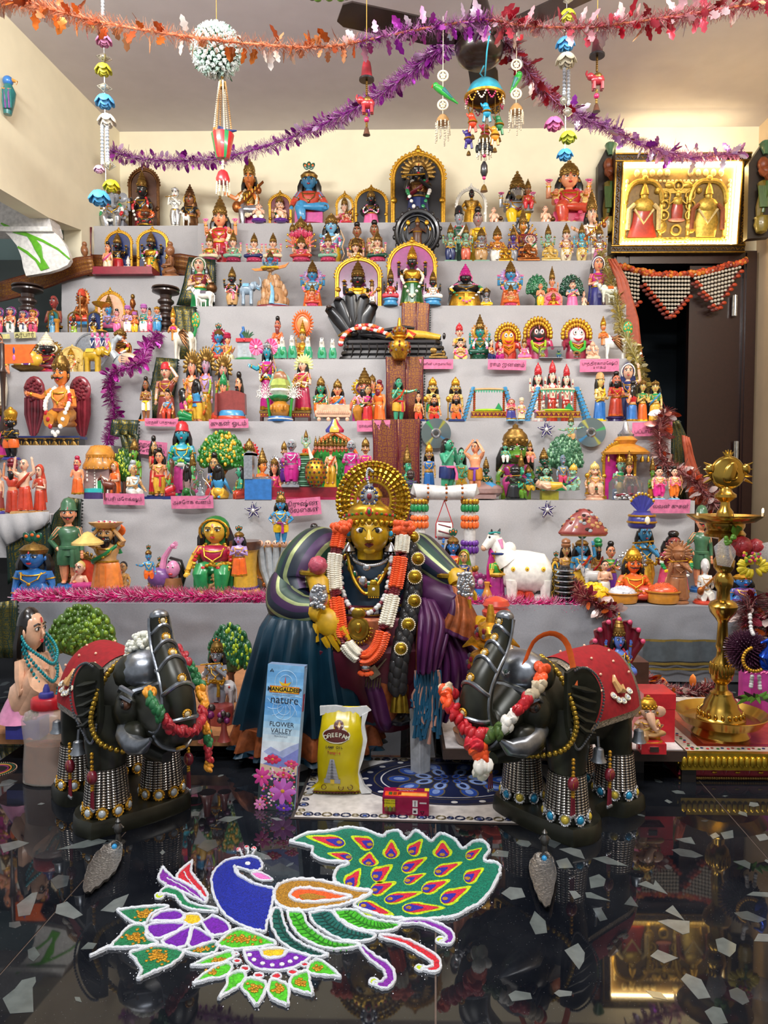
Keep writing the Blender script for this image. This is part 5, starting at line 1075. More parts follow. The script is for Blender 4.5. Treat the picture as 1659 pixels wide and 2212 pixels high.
pt('hair','hair').tu((.1,.05,.68,.3,.05,.62,.4,.05,.35,.36,.02,.05),[.1,.12,.1,.05],9);pt('barrel','B').la((.2,0,.22,.15,.2,.3,0,.3),14,(.2,0,0));fp=pt('painted_face','w','k','r');[fp.el((.14+.11*q,-.2,.56),(.03,.02,.018),7,5,0)for q in(0,1)];[fp.el((.14+.11*q,-.215,.56),(.014,.01,.014),6,4,1)for q in(0,1)];fp.el((.2,-.215,.4),(.05,.02,.025),7,5,2)
Q(3,.1,316,402,1168,'giantess','pink faced fallen giantess with one hand raised and black hair','figurine',y1=1276)
b=nw('pot','t','i');b.la((.25,0,.45,.2,.5,.45,.4,.7,.25,.8,.3,.9,.2,.88),20);
for i in ra(14):a=2*pi*i/14;b.el((.49*cos(a),.49*sin(a),.5),(.03,.03,.06),6,4,1)
Q(3,-.01,474,518,1210,'clay_pot','pink clay butter pot with cream leaf pattern',y1=1276)
b=nw('pillar','E','Q','a');b.la((.5,0,.5,.06,.42,.1,.38,.5,.42,.8,.5,.84),20);b.la((.46,.1,.46,.13,.4,.14),20,mi=1);b.la((.42,.8,.44,.83,.4,.84),20,mi=1);b.la((.5,.84,.54,.92,.54,1.0,0,1.0),20,mi=2)
Q(3,.08,514,546,1168,'yellow_pillar','yellow round pillar with brown cap left of serpent hood',y1=1280)
b=nw('hood','h','I','f')
b.pz_((-.24,0,-.48,.3,-.52,.6,-.4,.85,0,.92,.4,.85,.52,.6,.48,.3,.24,0),.06,.14,1)
for i in ra(5):x=-.36+.18*i;b.tu((x*.4,0,0,x*.9,-.02,.45,x*1.05,-.03,.85),[.08,.1,.085],9);b.el((x*1.05,-.08,.92),(.085,.09,.07),9,6,2);e=pt('eye','k');e.el((x*1.05-.03,-.16,.94),.014);e.el((x*1.05+.03,-.16,.94),.014)
Q(3,.13,550,644,1166,'serpent_hood','five headed pale blue serpent with orange hood and pink snouts','figurine',y1=1278)
b=nw('body','w','y','N');ring=lambda x,z,rz,ry:[(x,ry*cos(2*pi*j/14),z+rz*sin(2*pi*j/14))for j in ra(14)]
b.loft([ring(-.22,.4,.2,.14),ring(-.1,.42,.3,.22),ring(.15,.4,.3,.24),ring(.38,.38,.28,.22),ring(.47,.36,.18,.14),ring(.5,.36,.05,.05)]);b.el((-.12,0,.72),(.1,.1,.1),9,7,0);b.tu((-.14,0,.55,-.28,0,.72,-.33,0,.85),[.2,.13,.1],10);b.el((-.36,-.01,.86),(.1,.09,.1));b.tu((-.36,-.02,.86,-.49,-.05,.74),[.09,.055],10)
for x in(-.1,.1,.33):b.el((x,-.225,.46),(.03,.02,.035),10,6,1);b.el((x,-.24,.46),(.012,.01,.014),6,4,2)
for x,y in((-.1,-.12),(.38,-.12),(-.05,.12),(.4,.12)):b.tu((x,y,.3,x,y,0),[.1,.07])
for q in PM:pt('horn','k').tu((-.33+.05*q,q*.05,.93,-.32+.07*q,q*.06,1.0),[.03,.008]);pt('ear','q').tu((-.27,q*.1,.86,-.24,q*.14,.74),[.035,.015],6,flat=.5)
pt('nose','F').el((-.5,-.055,.735),(.045,.05,.045));pt('collar','n').to((-.26,0,.66),.14,.018,'z',16,6);pt('eye','k').el((-.42,-.085,.89),(.016,.012,.018));pt('headband','T').tu((-.43,-.06,.94,-.34,-.1,.96,-.27,-.06,.95),.014)
Q(3,.17,1038,1194,1142,'white_cow','large glossy white cow with yellow spots behind veiled women',y1=1296)
b=nw('jug','I');b.la((.3,0,.4,.1,.42,.3,.25,.55,.16,.75,.24,.95,.18,1.0),16);pt('handle','I').tu((.2,0,.8,.5,0,.7,.5,0,.4,.36,0,.25),.05)
Q(3,-.02,1040,1068,1256,'amber_jug','small amber jug at feet of magenta veiled woman',y1=1298,tm=.08)
nw('pot','H').la((.3,0,.36,.1,.3,.45,0,.45),14);f_=pt('flower','v','q');[f_.el((.3*sin(a),-.1,.72+.26*cos(a)),(.14,.06,.12))for a in ag(9)];f_.el((0,-.14,.72),(.15,.06,.13),8,6,1);pt('leaf','D').tu((.2,0,.6,.45,-.02,.9),[.1,.02],5,flat=.3)
Q(3,.0,1020,1056,1236,'flower_pot','blue pot with purple cloth flower beside seated doll','flower',y1=1296)
nw('stand','W').la((.5,0,.5,.1,.35,.18,.2,.2),18);pt('stone','k').la((.3,.18,.4,.25,.3,.33,.2,.36,.26,.42,0,.45),16);pt('pin','k').tu((0,0,.42,0,0,.9),.02);D['pin'][0].el((0,0,.93),.07)
Q(3,.02,1150,1190,1214,'black_idol_stand','small black rounded idol with pin on white dish','ornament',y1=1296)
b=nw('spiral','E','k')
for i in ra(5):b.to((.06*(-1)**i,0,.1+.2*i),.11,.045,'y',14,6,0,1.3);b.to((.06*(-1)**i,-.02,.1+.2*i),.06,.02,'y',10,5,1,1.3)
Q(3,-.01,1186,1206,1212,'golden_spiral','upright golden scroll ornament with curling edges','ornament',y1=1298,tm=.05)
b=nw('post','k','s')
for i in ra(7):z=i*.14;b.la((.26,z,.45,z+.03,.45,z+.05,.26,z+.08,.24,z+.14),16)
[b.to((0,0,.04+i*.14),.46,.02,'z',18,5,1)for i in ra(7)]
Q(3,.0,1208,1232,1222,'black_post','stacked black turned post with silver rims','ornament',y1=1304,tm=.08)
D,pt=ps();r_=rnd(9);b=pt('mountain','N','t','h','O');b.la((.5,0,.52,.06,.5,.12,.36,.5,.2,.8,.06,.98,0,1.0),22,sy=.6,mod=lambda t,z:1+.05*sin(t*40))
for i in ra(90):t_=r_.uniform(.05,.95);a=r_.uniform(0,6.28);rr2=.5*(1-t_)**.75+.02;b.el((rr2*cos(a),rr2*sin(a)*.6,.1+.88*t_),(.05,.04,.07),6,4,r_.choice((0,1,1,2,3)))
pt('underside','B').la((.49,-.06,.51,0,0,.01),22,sy=.6);pt('rod','s').tu((-.02,0,0,-.02,0,-1.1),.02)
Q(3,.14,1198,1322,1098,'lifted_mountain','mottled brown mountain held up like umbrella on rod',tm=.22,y1=1215)
Q(cow('#d8d6d4',horn='e',fc='#c9a0a0'),3,.1,1244,1304,1212,'cow','white cow looking up beside mountain lifting boy',y1=1284)
b=nw('pot','Q','g','i');b.la((.4,0,.48,.06,.5,.2,.46,.34,.36,.42,.3,.46,.3,.5),22)
for z,r in((.18,.51),(.36,.47)):b.to((0,0,z),r,.03,'z',24,6,1)
b.el((.02,-.5,.24),(.1,.05,.12),10,7,2);f_=pt('fan','Q','g')
for i in ra(9):a=-.95+.24*i;f_.tu((.1*sin(a),0,.46,.48*sin(a),-.03*(i%2),.5+.44*cos(a)),[.03,.07],5,0,flat=.35);f_.el((.5*sin(a),-.02,.52+.46*cos(a)),(.05,.02,.05),6,4,1)
Q(3,.2,1356,1419,1063,'turban_pot','royal blue pot with gold bands and pleated fan on flute player',y1=1141)
b=nw('rice','y');b.el((0,0,0),(.5,.42,.8),18,10);r_=rnd(3)
for i in ra(46):a,e=r_.uniform(0,6.28),r_.uniform(.1,1.4);b.el((.46*cos(a)*cos(e),.4*sin(a)*cos(e),.76*sin(e)),(.08,.07,.1))
clip0(b);Q(3,-.0,1245,1320,1256,'yellow_rice','mound of bumpy yellow painted rice in front of king','food',y1=1300)
def rb(x0,x1,y0,y1,h,lab):
 b=nw('bowl','I');b.la((.34,0,.42,.05,.46,.25,.44,.4,.5,.46,.5,.5,.44,.5,.4,.42,0,.42),24);f=pt('rice',h);f.el((0,0,.44),(.42,.42,.34),20,9);r_=rnd(x0)
 for i in ra(60):a,e=r_.uniform(0,6.28),r_.uniform(.1,1.4);f.el((.4*cos(a)*cos(e),.4*sin(a)*cos(e),.44+.33*sin(e)),.035)
 f.v=[(p[0],p[1],max(p[2],.43))for p in f.v];Q(3,-.0,x0,x1,y0,'rice_bowl',lab,y1=y1,tm=.2)
rb(1309,1381,1265,1326,'#c9ccd4','brass bowl heaped with white rice');rb(1394,1471,1258,1322,'#d2562a','brass bowl heaped with orange rice')
b=nw('box','d','i');b.box(-.5,.5,-.4,.4,0,.62);b.box(-.48,.48,-.38,.38,.68,1.0);[b.el((-.4+.2*i,-.4,.3),(.06,.03,.06),6,4,1)for i in ra(5)]
Q(3,-.02,1486,1522,1304,'trinket_box','small pale gold trinket box on white cloth near lamp',y1=1331,tm=.08)
figures('''9 1 208 278 392|pale grey elephant headed figure with pink arms at far left of top tier|r|s e,l s,x trunk,h -,c dome,a bk,A BB,j g,g 1,G r/w/G,f 1.35,X e
9 2 268 342 344|dark faced figure under bronze arch draped with red and white flowers|t|s k,l m,u k,c cone,a bk,g 2,G w/r/r,i .3,I z,K a
9 0 290 336 440|flame shaped gilded plaque with dark bearded face|b|s a,l k,u k,c cone,k c,o o/c,F 1,g 3,G r/k,f 1.1
9 0 360 392 402|small silvery white flute player on top tier beside white calf|t|s w,l s,c low,k s,a lL,p flute,j s,h e,S 2
9 2 384 434 396|dark robed standing figure in bronze flared cloak at end of top left corner|t|s B,l z,u k,c cone,k z,v z,a kk,f 1.1
9 1 484 572 338|large seated musician figure with long veena and pale green garland|r|s @,l s,u d,c dome,a om,p veena,g 1,G C/i,L 1,J cross,X M,r 0
9 -.01 543 575 440|little child with hands at mouth on purple lotus left of gold arch|k|s f,l C,b lotus,B u,a mm,j -,h a,Q $G9
9 2 576 631 407|gilded arched shrine left of blue seated figure with rose clad goddess|t|s f,l R,u D,c dome,i .27,K m,a bd,h hair
9 -.01 590 622 440|little child blowing flute on purple lotus before gold arch|k|s f,l t,b lotus,B u,a lL,p flute,j -,h a,Q $G9
9 .1 622 713 349|large blue seated figure in orange tunic with two peacock feathers on crown|r|s b,l b,u A,c feather,a kk,L 1,J cross,b round,B m,e o,j d,S 0
9 2 714 765 407|slim gilded arch with pink goddess holding veena|r|s f,l p,u R,c dome,a om,p veena,i .26,K i,X y
9 0 737 760 450|tiny red goddess seated before slim gilded arch|s|s f,l r,u r,c cone,a bb,b lotus,B R,A BB
9 1 763 840 394|wide gilded arch with black dancing deity in pink skirt|t|s k,l p,c dome,a hb,i .4,K k,f 1.5,g 3,G p/w,w k
9 1 840 968 304|tallest gilded arch on top tier with black flute player|t|s k,l n,u z,c fan,a lL,p flute,i .38,K k,g 2,G w/M/G,f 1.3,L 1,b box,B g,w m,j d
9 1 983 1055 392|black headed gilded idol with pink and white garland arch over its shoulders|t|s g,l g,u d,c cap,k k,a hh,f 1.7,H .9,h k,D k,g -,i .42,I w,K -
9 .02 1056 1086 447|crawling butter child with brown pot left of horse headed deity|k|s f,l P,a mk,j -,p pot,h a,F 1
9 1 1078 1160 365|grey horse faced deity seated with consort on its lap|r|s s,l y,u e,c cone,a bb,A BB,p lotus,x horse,L 1,g 3,G m/g,X e,f 1.15
9 .03 1128 1158 384|small red consort seated beside grey horse faced deity|r|s B,l r,u r,c cone,a bk,X e,z .07
9 0 1167 1199 443|crawling butter child with brown pot right of horse headed deity|k|s f,l P,a mk,j -,p pot,h a
9 1 1180 1286 342|large red robed goddess on pink lotus with pink palms and yellow garland|r|s P,l A,u r,c dome,a bb,A BB,p lotus,g 2,G Z/Z/R,L 1,X R,J cross,e o
8 .14 436 512 420|tall red goddess standing with pale green garland at left of second tier|t|s P,l r,u r,c cone,a bb,A BB,p lotus,g 2,G C/i/R,L 1
8 .14 615 683 464|five headed red goddess with orange halo and many pink hands|r|s X,l y,u r,c dome,a bb,A BB,n 5,D R/T/X/b/f,o o/o,p fans,X g,g 3,G y/G
8 .01 627 675 506|seated red goddess on rose lotus before five headed goddess|s|s f,l A,u R,c cone,a bk,A BB,p lotus,b lotus,B R,L 1
8 .14 690 746 458|standing pale blue archer with white shawl and yellow wrap|t|s S,l y,c dome,a bd,p bow,w w,L 1,S 2,W M,g 3,G w/M
8 .17 752 790 478|brown sari clad woman with hair bun on second tier|t|s B,l z,u z,c bun,a pp,j d,g 3,G g/d
8 .17 790 827 474|brown woman in cream sari raising small red flag|t|s B,l C,u t,c bun,a db,w C,j d
8 .04 746 790 508|seated cream figure below brown sari clad woman|s|s f,l C,u C,c cone,a bk,A BB,p lotus
8 .03 793 838 497|seated figure in green on rose lotus holding flag|s|s f,l D,u C,c cone,a bk,A BB,p lotus,b lotus,B R,g 3,G R/g
8 .17 974 1010 442|grey faced man with black hair and white shawl on second tier|t|s e,l D,u D,c cap,k k,w w,g 3,G r/G,j s
8 .15 1012 1053 446|grey faced woman wrapped in bright yellow shawl|t|s &,l y,u y,w y,c bun,j g
8 .15 1098 1162 447|many armed orange faced figure with dark beaded fan of arms|t|s I,l n,u m,c cone,p fans,x monkey,o k/s,h a
8 .08 1130 1163 500|woman in green shawl under small red parasol|t|s f,l w,u w,w G,a cd,o m/w
8 .19 1232 1312 405|tall white goddess playing veena at right end of second tier|t|s F,l w,u w,c cone,a om,p veena,L 1,g 3,G w/m,e g
7 .13 404 472 552|woman in green spotted sari with brown pot behind white cow|t|s f,l G,u m,v G,a fk,p pot,e w,L 1
7 .05 480 522 575|black standing deity with two gilded arms and striped pink wrap|t|s k,l t,c cone,a bd,A BB,p disc,W R,g 3,G o/p/w,S 2,b round,B n
7 .06 718 828 538|gilded arched shrine with black deity in yellow and striped rope posts|s|s k,l y,u y,c cone,a bb,A BB,p disc,i .34,K v,b box,B M,g 1,G g/y,f 1.1
7 -.02 788 814 606|small white and pink musician in front of rope posted arch|r|s f,l w,u p,c dome,a om,p veena,X w,t .08
7 .09 833 948 505|largest gilded arch with black deity under long white jasmine garland|t|s k,l +,u g,c cone,k g,a bd,A BB,p disc,i .42,K ?,g 2,G i/i/w,f 1.5,b round,B g,H 1.1
7 .1 966 1046 568|black seated goddess spreading wide under pointed red tip|t|s k,l g,u k,c cone,k M,a kk,v k,g 2,G p/w/y/G,f 2.2,e p
7 .04 1038 1064 620|small grey deity shaded by serpent hood right of black goddess|s|s e,l y,c dome,a kk,p hood hoodk,b round,B y,t .07
7 .09 1176 1210 574|small red goddess seated on tall rose lotus between green shrubs|s|s P,l R,u r,c cone,a bb,A BB,b stool,B R,t .09
7 0 1174 1218 624|tiny coral arched shrine with gilded idol|s|s g,l r,c dome,a kk,i .4,I X,b box,B X,t .07,K R
7 .04 1158 1178 612|bald bare chested man in yellow beside dark shrub|t|s P,l y,h -,a pp,j -,S 2,t .07
7 .06 1222 1252 604|woman in pink sari and blue blouse before bluish shrub|t|s f,l p,u b,c bun,a pp,w p,t .08
7 0 1256 1272 628|tiny crawling child beside brown pot on third tier|k|s f,l C,a mk,j -,p pot,h a,t .06
7 .14 1272 1332 550|woman in purple sari balancing bronze pot behind pale cow|t|s P,l Q,u M,v Q,a fk,p pot,e w,L 1
Lb .1 220 284 487|gilded side shrine with black faced goddess in red skirt|t|s k,l r,c cone,a bb,A BB,p disc,i .34,K n,b box,B b,z .03,f 1.3
Lb .1 288 362 484|gilded side shrine with black deity under pink and white garland|t|s k,l g,u g,c cone,a bd,A BB,p disc,i .36,K n,g 2,G w/p/G,b box,B b,z .03,f 1.4
Lb .015 219 243 520|bare bodied pink saint carrying staff before red skirted shrine|t|s P,l C,c bun,a cd,p staff,w p,S 3,b box,B b,j -,t .09
Lb 0 269 284 552|tiny white idol standing between two side shrines|t|s w,l w,c cone,k w,a bd,h -,j -,F 0,t .06,e w
Lc .14 96 134 638|bronze bald monk statue with folded hands on side tier|b|s N,l N,u B,h -,a pp,j -,F 1,f 1.35,b -,z .05
Lc .14 152 196 619|copper monk with orange headcloth under serpent hood|s|s c,l A,u c,h -,c cap,k A,a pp,j -,o c,p staff,z .06,b box,B b
Lc .14 198 268 617|gilded arch on side tier with blue deity and pink swags|s|s b,l p,u l,c cone,a bb,A BB,i .42,K F,b box,B D,z .03
Lc .14 268 302 634|copper seated monk right of gilded arch on side tier|s|s c,l c,u c,h -,c bun,a pp,j -,F 0,z .06
Lc .05 100 126 664|small bronze arch with tiny blue idol on side tier|t|s b,l S,c dome,i .3,I d,K <,t .07
Lc .04 142 175 668|small black idol in green with white garland and arch|t|s k,l L,c cone,a bd,i .34,I d,g 2,G w/r,t .08
Lc .04 184 218 668|small gilded arch with black idol garlanded in white|t|s k,l g,c cone,k s,a bd,i .33,I d,K n,g 2,G w/w/m,t .08
6 .08 446 496 696|blue child carried in crimson shell by marigold decked man|s|s b,l A,c feather,a kk,o J/m,g 1,G o/o/G
6 .04 476 506 716|bent bare chested man in cream wrap and crimson turban|k|r 50,s P,l C,c pagri,k J,a ob,w y,S 2
6 .13 586 613 682|orange robed bearded sage with folded palms and cone of hair|t|s X,l w,u o,c bun,d N,a pp,w o,j o,b -
6 .12 634 672 690|gilded rider seated in chariot under orange sun disc|s|s t,l g,u g,c cone,k g,a bb,A BB,b box,B g,z .02
6 .12 977 1007 696|standing pink figure in yellow shawl holding stringed instrument|t|s f,l E,u E,c dome,k r,a cb,w y
6 .03 978 1012 731|kneeling figure in pink and gold with garland under yellow shawled one|k|s f,l Z,u Z,c bun,a pp,g 1,G p/p/r,L 1
6 .09 1010 1064 678|dark green multi armed deity on large green leaves with lotus garlands|s|s T,l D,u D,c cone,a kk,A BB,o I/y,g 1,G p/w/r,b lotus,B D
6 .02 1052 1071 733|seated woman in orange and blue facing right, left of yellow face idol|k|r 40,s f,l n,u o,a pp,L 1,t .09
6 .02 1070 1092 733|kneeling woman in pink sari facing left, under yellow face idol|k|r -50,s f,l M,u R,a pp,c bun,w M,t .09
6 .03 1118 1148 726|small pink figure on cream animal between yellow and black face idols|s|s t,l p,u p,c dome,a bk,b box,B t,g 1,G p/w,t .09
6 -.02 1233 1260 757|small dark garlanded trio idol under white faced idol|b|s k,l y,u m,c fan,o A/y,t .05
6 0 1266 1296 735|cream elephant headed idol beside white faced idol|s|s f,l f,u F,c dome,k F,a bk,A BB,x trunk,h -,j t,e f,f 1.5,t .09
5 .05 301 326 812|brown bare chested man with black hair in white and yellow wrap at left end|t|s B,l w,c bun,a ff,S 3,W y,d -,L 1,b box,B o
5 .15 334 388 781|white haired woman in crimson swinging arm over her head|t|s F,l N,u N,a da,h C,c cap,k r,e w,H 1.1
5 .03 346 376 838|woman seated in orange sari with blue blouse on fifth tier|r|s P,l A,u b,a kk,c bun,w A,X a
5 .02 376 416 838|crouching figure with magenta top and green and yellow wrap seen from behind|k|r 120,s P,l G,u M,a cc,L 1,e y,F 0
5 .04 412 444 818|kneeling man in blue tunic and yellow wrap seen from behind|t|r 150,s P,l E,u b,a pp,S 2,F 0,L 1,W m
5 .1 462 500 800|reclining pink figure in green crown above brown boat seat|s|s P,l A,c dome,k G,a kc,H 1.15
5 .09 500 530 802|black bearded figure in red robe right of green crowned figure|k|r -30,s P,l H,u r,c bun,d hair,a pp,L 1
5 .13 536 602 734|dressed cloth doll with blue face, magenta silk robe and flowing black hair|t|s ~,l M,u M,a oh,p bow,L 1,g 3,G i/g,z $SH,w m,c low,k s,H 1.1
5 .14 630 677 762|dressed lady doll in magenta silk with gold leaf headdress|t|r -20,s f,l J,u J,a cf,L 1,g 3,G i/g,z $SH,c fan,k #d8d890,w t,H 1.05
5 .12 676 713 811|green skinned prince in maroon cloak and orange wrap beside silver sofa|r|s U,l o,u -,c dome,a bd,L 1,w m,X s,g 3,G g/w,p bow,z .02
5 .12 711 747 817|fair prince in orange wrap and blue cloak on silver sofa|r|s P,l H,u o,c dome,a bd,L 1,w b,X s,g 3,G w/r,z .02
5 .14 752 822 792|king on throne with beaded gold halo, pink robe and green shawl|r|s X,l I,u q,c cone,a kk,m 1,d hair,o g/u,w G,g 3,G w/g,X M
5 .16 788 820 806|queen in blue and red seated beside haloed king|r|s P,l r,u b,a kk,L 1,w r,X M,c low
5 .03 782 808 832|standing woman in red and black sari before haloed king|t|r 25,s t,l r,u M,a cc,L 1,w k,e g,t .09
5 .05 803 834 820|orange robed ascetic with maroon topknot walking left|t|r -35,s @,l o,u o,c bun,h m,d m,a cd,S 1,b -,j -
5 .05 845 902 815|green skinned archer drawing his arm out to right|t|r 20,s U,l E,u -,a mr,L 1,S 3,W r,w A,b -,g -,H 1.1
5 -.02 1092 1117 861|small woman in purple skirt and pink veil between two swings|t|s f,l Q,u R,v R,a pp,b round,B S,t .08
5 -.02 1118 1136 858|small man in cream coat and turban between two swings|t|s f,l C,u C,c pagri,k C,b round,B S,g 1,G p/g,t .08
5 .06 1282 1315 803|man in blue and yellow robe with gold cap facing fire deity|t|r 35,s Z,l H,c cap,k t,a cc,L 1,w y,e y,S 1
5 .12 1309 1354 801|black bearded fire deity in red robe rising from flames|t|s X,l A,u r,c bun,d hair,a cc,L 1,e o,b ped,B x
5 .19 1334 1384 782|woman in dark blue white dotted sari with raised arm behind fire deity|t|r -15,s F,l n,u n,a du,h W,v n,e w
5 .05 1352 1380 822|woman in blue sari seen from behind right of fire deity|t|r -130,s P,l H,u r,a pp,c bun,e g,L 1,F 0
5 .06 1376 1402 818|woman in green blouse and orange sari at right end of fifth tier|t|s Z,l o,u G,c low,a pp,L 1,e y
5 .05 1400 1430 820|woman in green and blue sari, last figure at right of fifth tier|t|r -20,s Z,l E,u G,c low,a fd,L 1,w b
4 .03 150 180 984|orange robed bearded sage with pink cloth left of hut|t|s P,l o,c bun,h J,d J,a cd,j -,z .016
4 0 232 260 996|woman in bright orange veil offering pot beside brown cow|t|r -20,s F,l o,u o,v o,a cc,j -
4 .14 275 306 946|green skinned prince with gold crown behind round bush|t|s #7ab84a,l b,u -,c dome,L 1,w L,b -
4 .02 262 318 993|old woman in white and blue sari kneeling with green fruit plate|k|r 55,s t,l w,u w,h h,a ck,w #a8cfe0,e b,j t,b box,B n,c bun
4 .14 320 348 940|black haired sage in long red robe standing in profile behind tan prince|t|r 60,s t,l r,u r,c bun,d hair,a pp,L 1,b box,B n,j -
4 .07 326 360 966|tan bare chested prince in yellow wrap with red sash and bow|t|s P,l E,c bun,S 2,W r,L 1,b box,B n
4 0 346 384 990|green skinned woman in red sari kneeling in profile|k|r -70,s #5aa85a,l r,u r,a pp,h a,L 1,b box,B n,e g
4 .16 362 422 908|large blue bodied youth hugging green bird in pink and white wrap|t|r 10,s ~,l Y,u -,c cap,k r,a ff,L 1,S 2,W w,e w,g 3,G L/G,H 1.15
4 .08 402 430 970|green faced crowned figure with pink shawl left of toy tree|k|r 50,s #5fae6a,l Y,c cone,a pp,L 0,w p
4 .02 392 420 1002|dark haired woman with bare back in green skirt seen from behind|k|r 160,s &,l +,a cc,L 1,F 0,j -
4 .08 444 486 976|woman in red and blue sari sitting under broad toy tree|k|s t,l r,u H,c bun,a pk,L 1,e g,w r
4 0 452 500 1002|black haired figure in blue top and yellow wrap seen from behind|k|r 165,s b,l E,u b,a kk,L 1,F 0,j -
4 0 496 536 1006|green skinned woman with long black hair in rust skirt|k|r -60,s U,l A,u U,a kc,L 1,j g
4 .15 518 562 946|green faced crowned figure in olive robe with red and gold halo|t|s L,l _,u N,c dome,a pk,o r/g,x monkey,w L
4 .05 552 594 966|orange clad crowned figure sitting on blue and silver throne|r|r 50,s @,l o,u o,c cone,a kk,b none,X s
4 .04 572 612 982|goddess with red drape under scalloped silver fan, fair and reclining|s|s P,l ^,u ^,a kk,o s/A,L 1,c low,w R,b box,B B
4 .12 676 752 932|ten headed moustached king in cream and yellow robes seated at court|r|s F,l E,u -,c cone,a kk,n 9,D X/F,m 1,w A,g -,b box,B y,z $PZ,X y,H 1.1
4 .08 650 672 928|small sea green figure with raised gold hands atop ringed column|k|s j,l A,c cone,a uu,y 980,t .08
4 .1 862 906 960|green faced crowned monkey figure just right of large golden halo|k|r 40,s U,l A,c cone,a pk,x monkey,L 0
4 0 866 904 1012|black cast metal dancing figurine beside golden halo|t|s O,l O,u x,c dome,k O,a ub,h -,j K,e O,F 0,t .09
4 .13 912 942 955|moustached man in blue coat left of green wrestlers|t|s t,l H,u H,c dome,k g,m 1,L 1,e g,z $LZ
4 .02 948 994 946|tall green wrestler in navy shorts and pink sash lifting food to his mouth|t|r 50,s U,l n,u -,a mm,S 3,W p,L 1,z $LZ,H 1.1,j -,e g
4 .11 978 1012 966|green figure with gold necklaces seated between wrestlers|k|s #5fb890,l E,a kf,L 1,z $LZ
4 .03 1002 1046 948|peach wrestler in purple and orange shorts raising boulder overhead|t|r -35,s P,l I,a aa,S 3,W u,L 0,z $LZ,H 1.1,j -
4 .12 1034 1066 986|dark green crowned monkey kneeling right of peach wrestler|k|s D,l D,c cone,a kk,x monkey,z $LZ
4 0 1086 1136 1002|black stone flute player figurine before large monkey figure|t|s k,l k,u O,c dome,k k,a lL,p flute,h -,j K,e k,F 0,b box,B k
4 .06 1113 1140 972|green crowned monkey kneeling between black figurine and olive base|k|r 40,s U,l V,c cone,a pp,x monkey
4 .09 1128 1156 1002|blue shawled figure in yellow wrap kneeling at left of lying prince|k|r 30,s ~,l E,c cone,a pp,x monkey,z $OZ
4 .08 1164 1198 1004|pale green prince bending over lying prince|k|s j,l U,a ck,c bun,L 1,z $OZ
4 .13 1156 1194 966|dark green crowned figure with folded hands behind pale green prince|t|s D,l D,u K,c cone,a pp,x monkey,z $OZ
4 .1 1200 1232 982|grey monkey in rose and teal wrap before tree|k|s !,l R,u !,h !,a kk,x monkey,z $OZ,b stool,B G
4 .03 1222 1256 1000|pale green monkey with golden cap kneeling at right of lying prince|k|r -40,s j,l j,c dome,k E,a ck,x monkey,w u,z $OZ
4 .2 1206 1260 892|pale green flying monkey carrying hill above dusty green tree|k|r -20,s j,l t,c cone,a or,x monkey,y 950,t .08
4 0 1262 1309 996|cream stone monkey deity seated on rock with club|r|s F,l F,u -,c dome,k Z,a kb,p club,x monkey,h t,L 1,g 1,G K/t,X F,b ped,B f,W K,j g
4 .15 1304 1384 942|arched throne with crowned green prince, magenta back panel|r|s j,l E,u G,c cone,k g,a bk,i .34,I g,K M,g 1,G w/R,X b
4 .1 1344 1378 972|princess in red and navy seated on magenta backed throne|r|s P,l J,u m,c cone,a kk,L 1,X r,g 3,G w/g
4 .09 1398 1422 985|green crowned monkey figure right of eight sided box|k|s V,l I,c cone,a pp,x monkey,b box,B o
Ld .14 126 178 742|golden standing deity with orange and red flower garland on side stand|t|s Z,l Z,u Z,c cone,k g,a bd,A BB,g 2,G o/w/r,h -,f 1.5,e Z,i .34,I Z,K Z,b box,B Z
Ld .08 226 290 708|bronze bearded deity garlanded in red, yellow and white on silver swan|b|s c,l c,u z,c dome,g 1,G y/r/w,F 1,y 768,h -
Le .22 -20 12 716|bare bodied dark haired man cut by left picture edge, near flag|t|s P,l i,a pp,z .16,r 40,S 2
Le .1 58 166 758|large orange winged man with curled moustache kneeling in white flower garland|k|s @,l I,c dome,a oc,m 1,g 2,G w/w/w/r,h hair,W N,e g,w -,t .2,y 946
Le -.1 -2 44 878|black torso guard in orange shorts with folded arms on blue base|t|r -20,s k,l o,c tall,k g,a ff,S 3,J -,b round,B Q,y 994,w -
Le -.03 -30 12 862|magenta clad figure cut off by left picture edge behind black guard|t|s p,l M,u Y,c cone,a bd,g 1,G R/g,y 990
Lf .13 4 44 988|saint in maroon turban and orange robe with arm flung up|t|s P,l A,u A,c pagri,k m,a ud,d hair,Q $GS,j -,e A
Lf .05 24 74 986|bald pale saint with bare chest and both arms raised|t|s f,l A,h -,a uu,w A,Q $GS,j -,e A,b box,B t,f 1.1,H 1.15
Lf .1 68 98 1002|woman in orange sari with covered head clapping small cymbals|t|s f,l A,u A,v A,a pf,Q $GS,j -,e A,b box,B t
Lf .05 -24 8 1010|pale bare armed saint cut off by left picture edge|t|s F,l N,a od,Q $GS,j -,h s,b round,B Q
3 .06 24 118 1146|blue bust of youth with gold necklaces and peacock feather crown at left|b|s H,l H,c feather,L 1,g -,f 1.35,H 1.5,z .01,t .2,e g,y 1294
3 .16 184 274 1128|bearded father in green cape carrying basket over his head|t|s t,l @,u -,a aa,d hair,L 1,p basket,w G,e G,j g,c -,b box,B H,f 1.4
3 .03 152 192 1210|cream crawling baby with yellow hair and finger in mouth|c|s f,l f,h Z,a mk,H 1.8,j -,y 1272
3 .04 252 284 1212|brown baby seated with hand at mouth left of blue babies|k|s t,l t,a mk,H 1.5,j g,y 1276
3 .14 298 338 1176|blue boy wearing peacock crown sitting on woman giant|k|r 25,s b,l o,c feather,a ok,y 1250
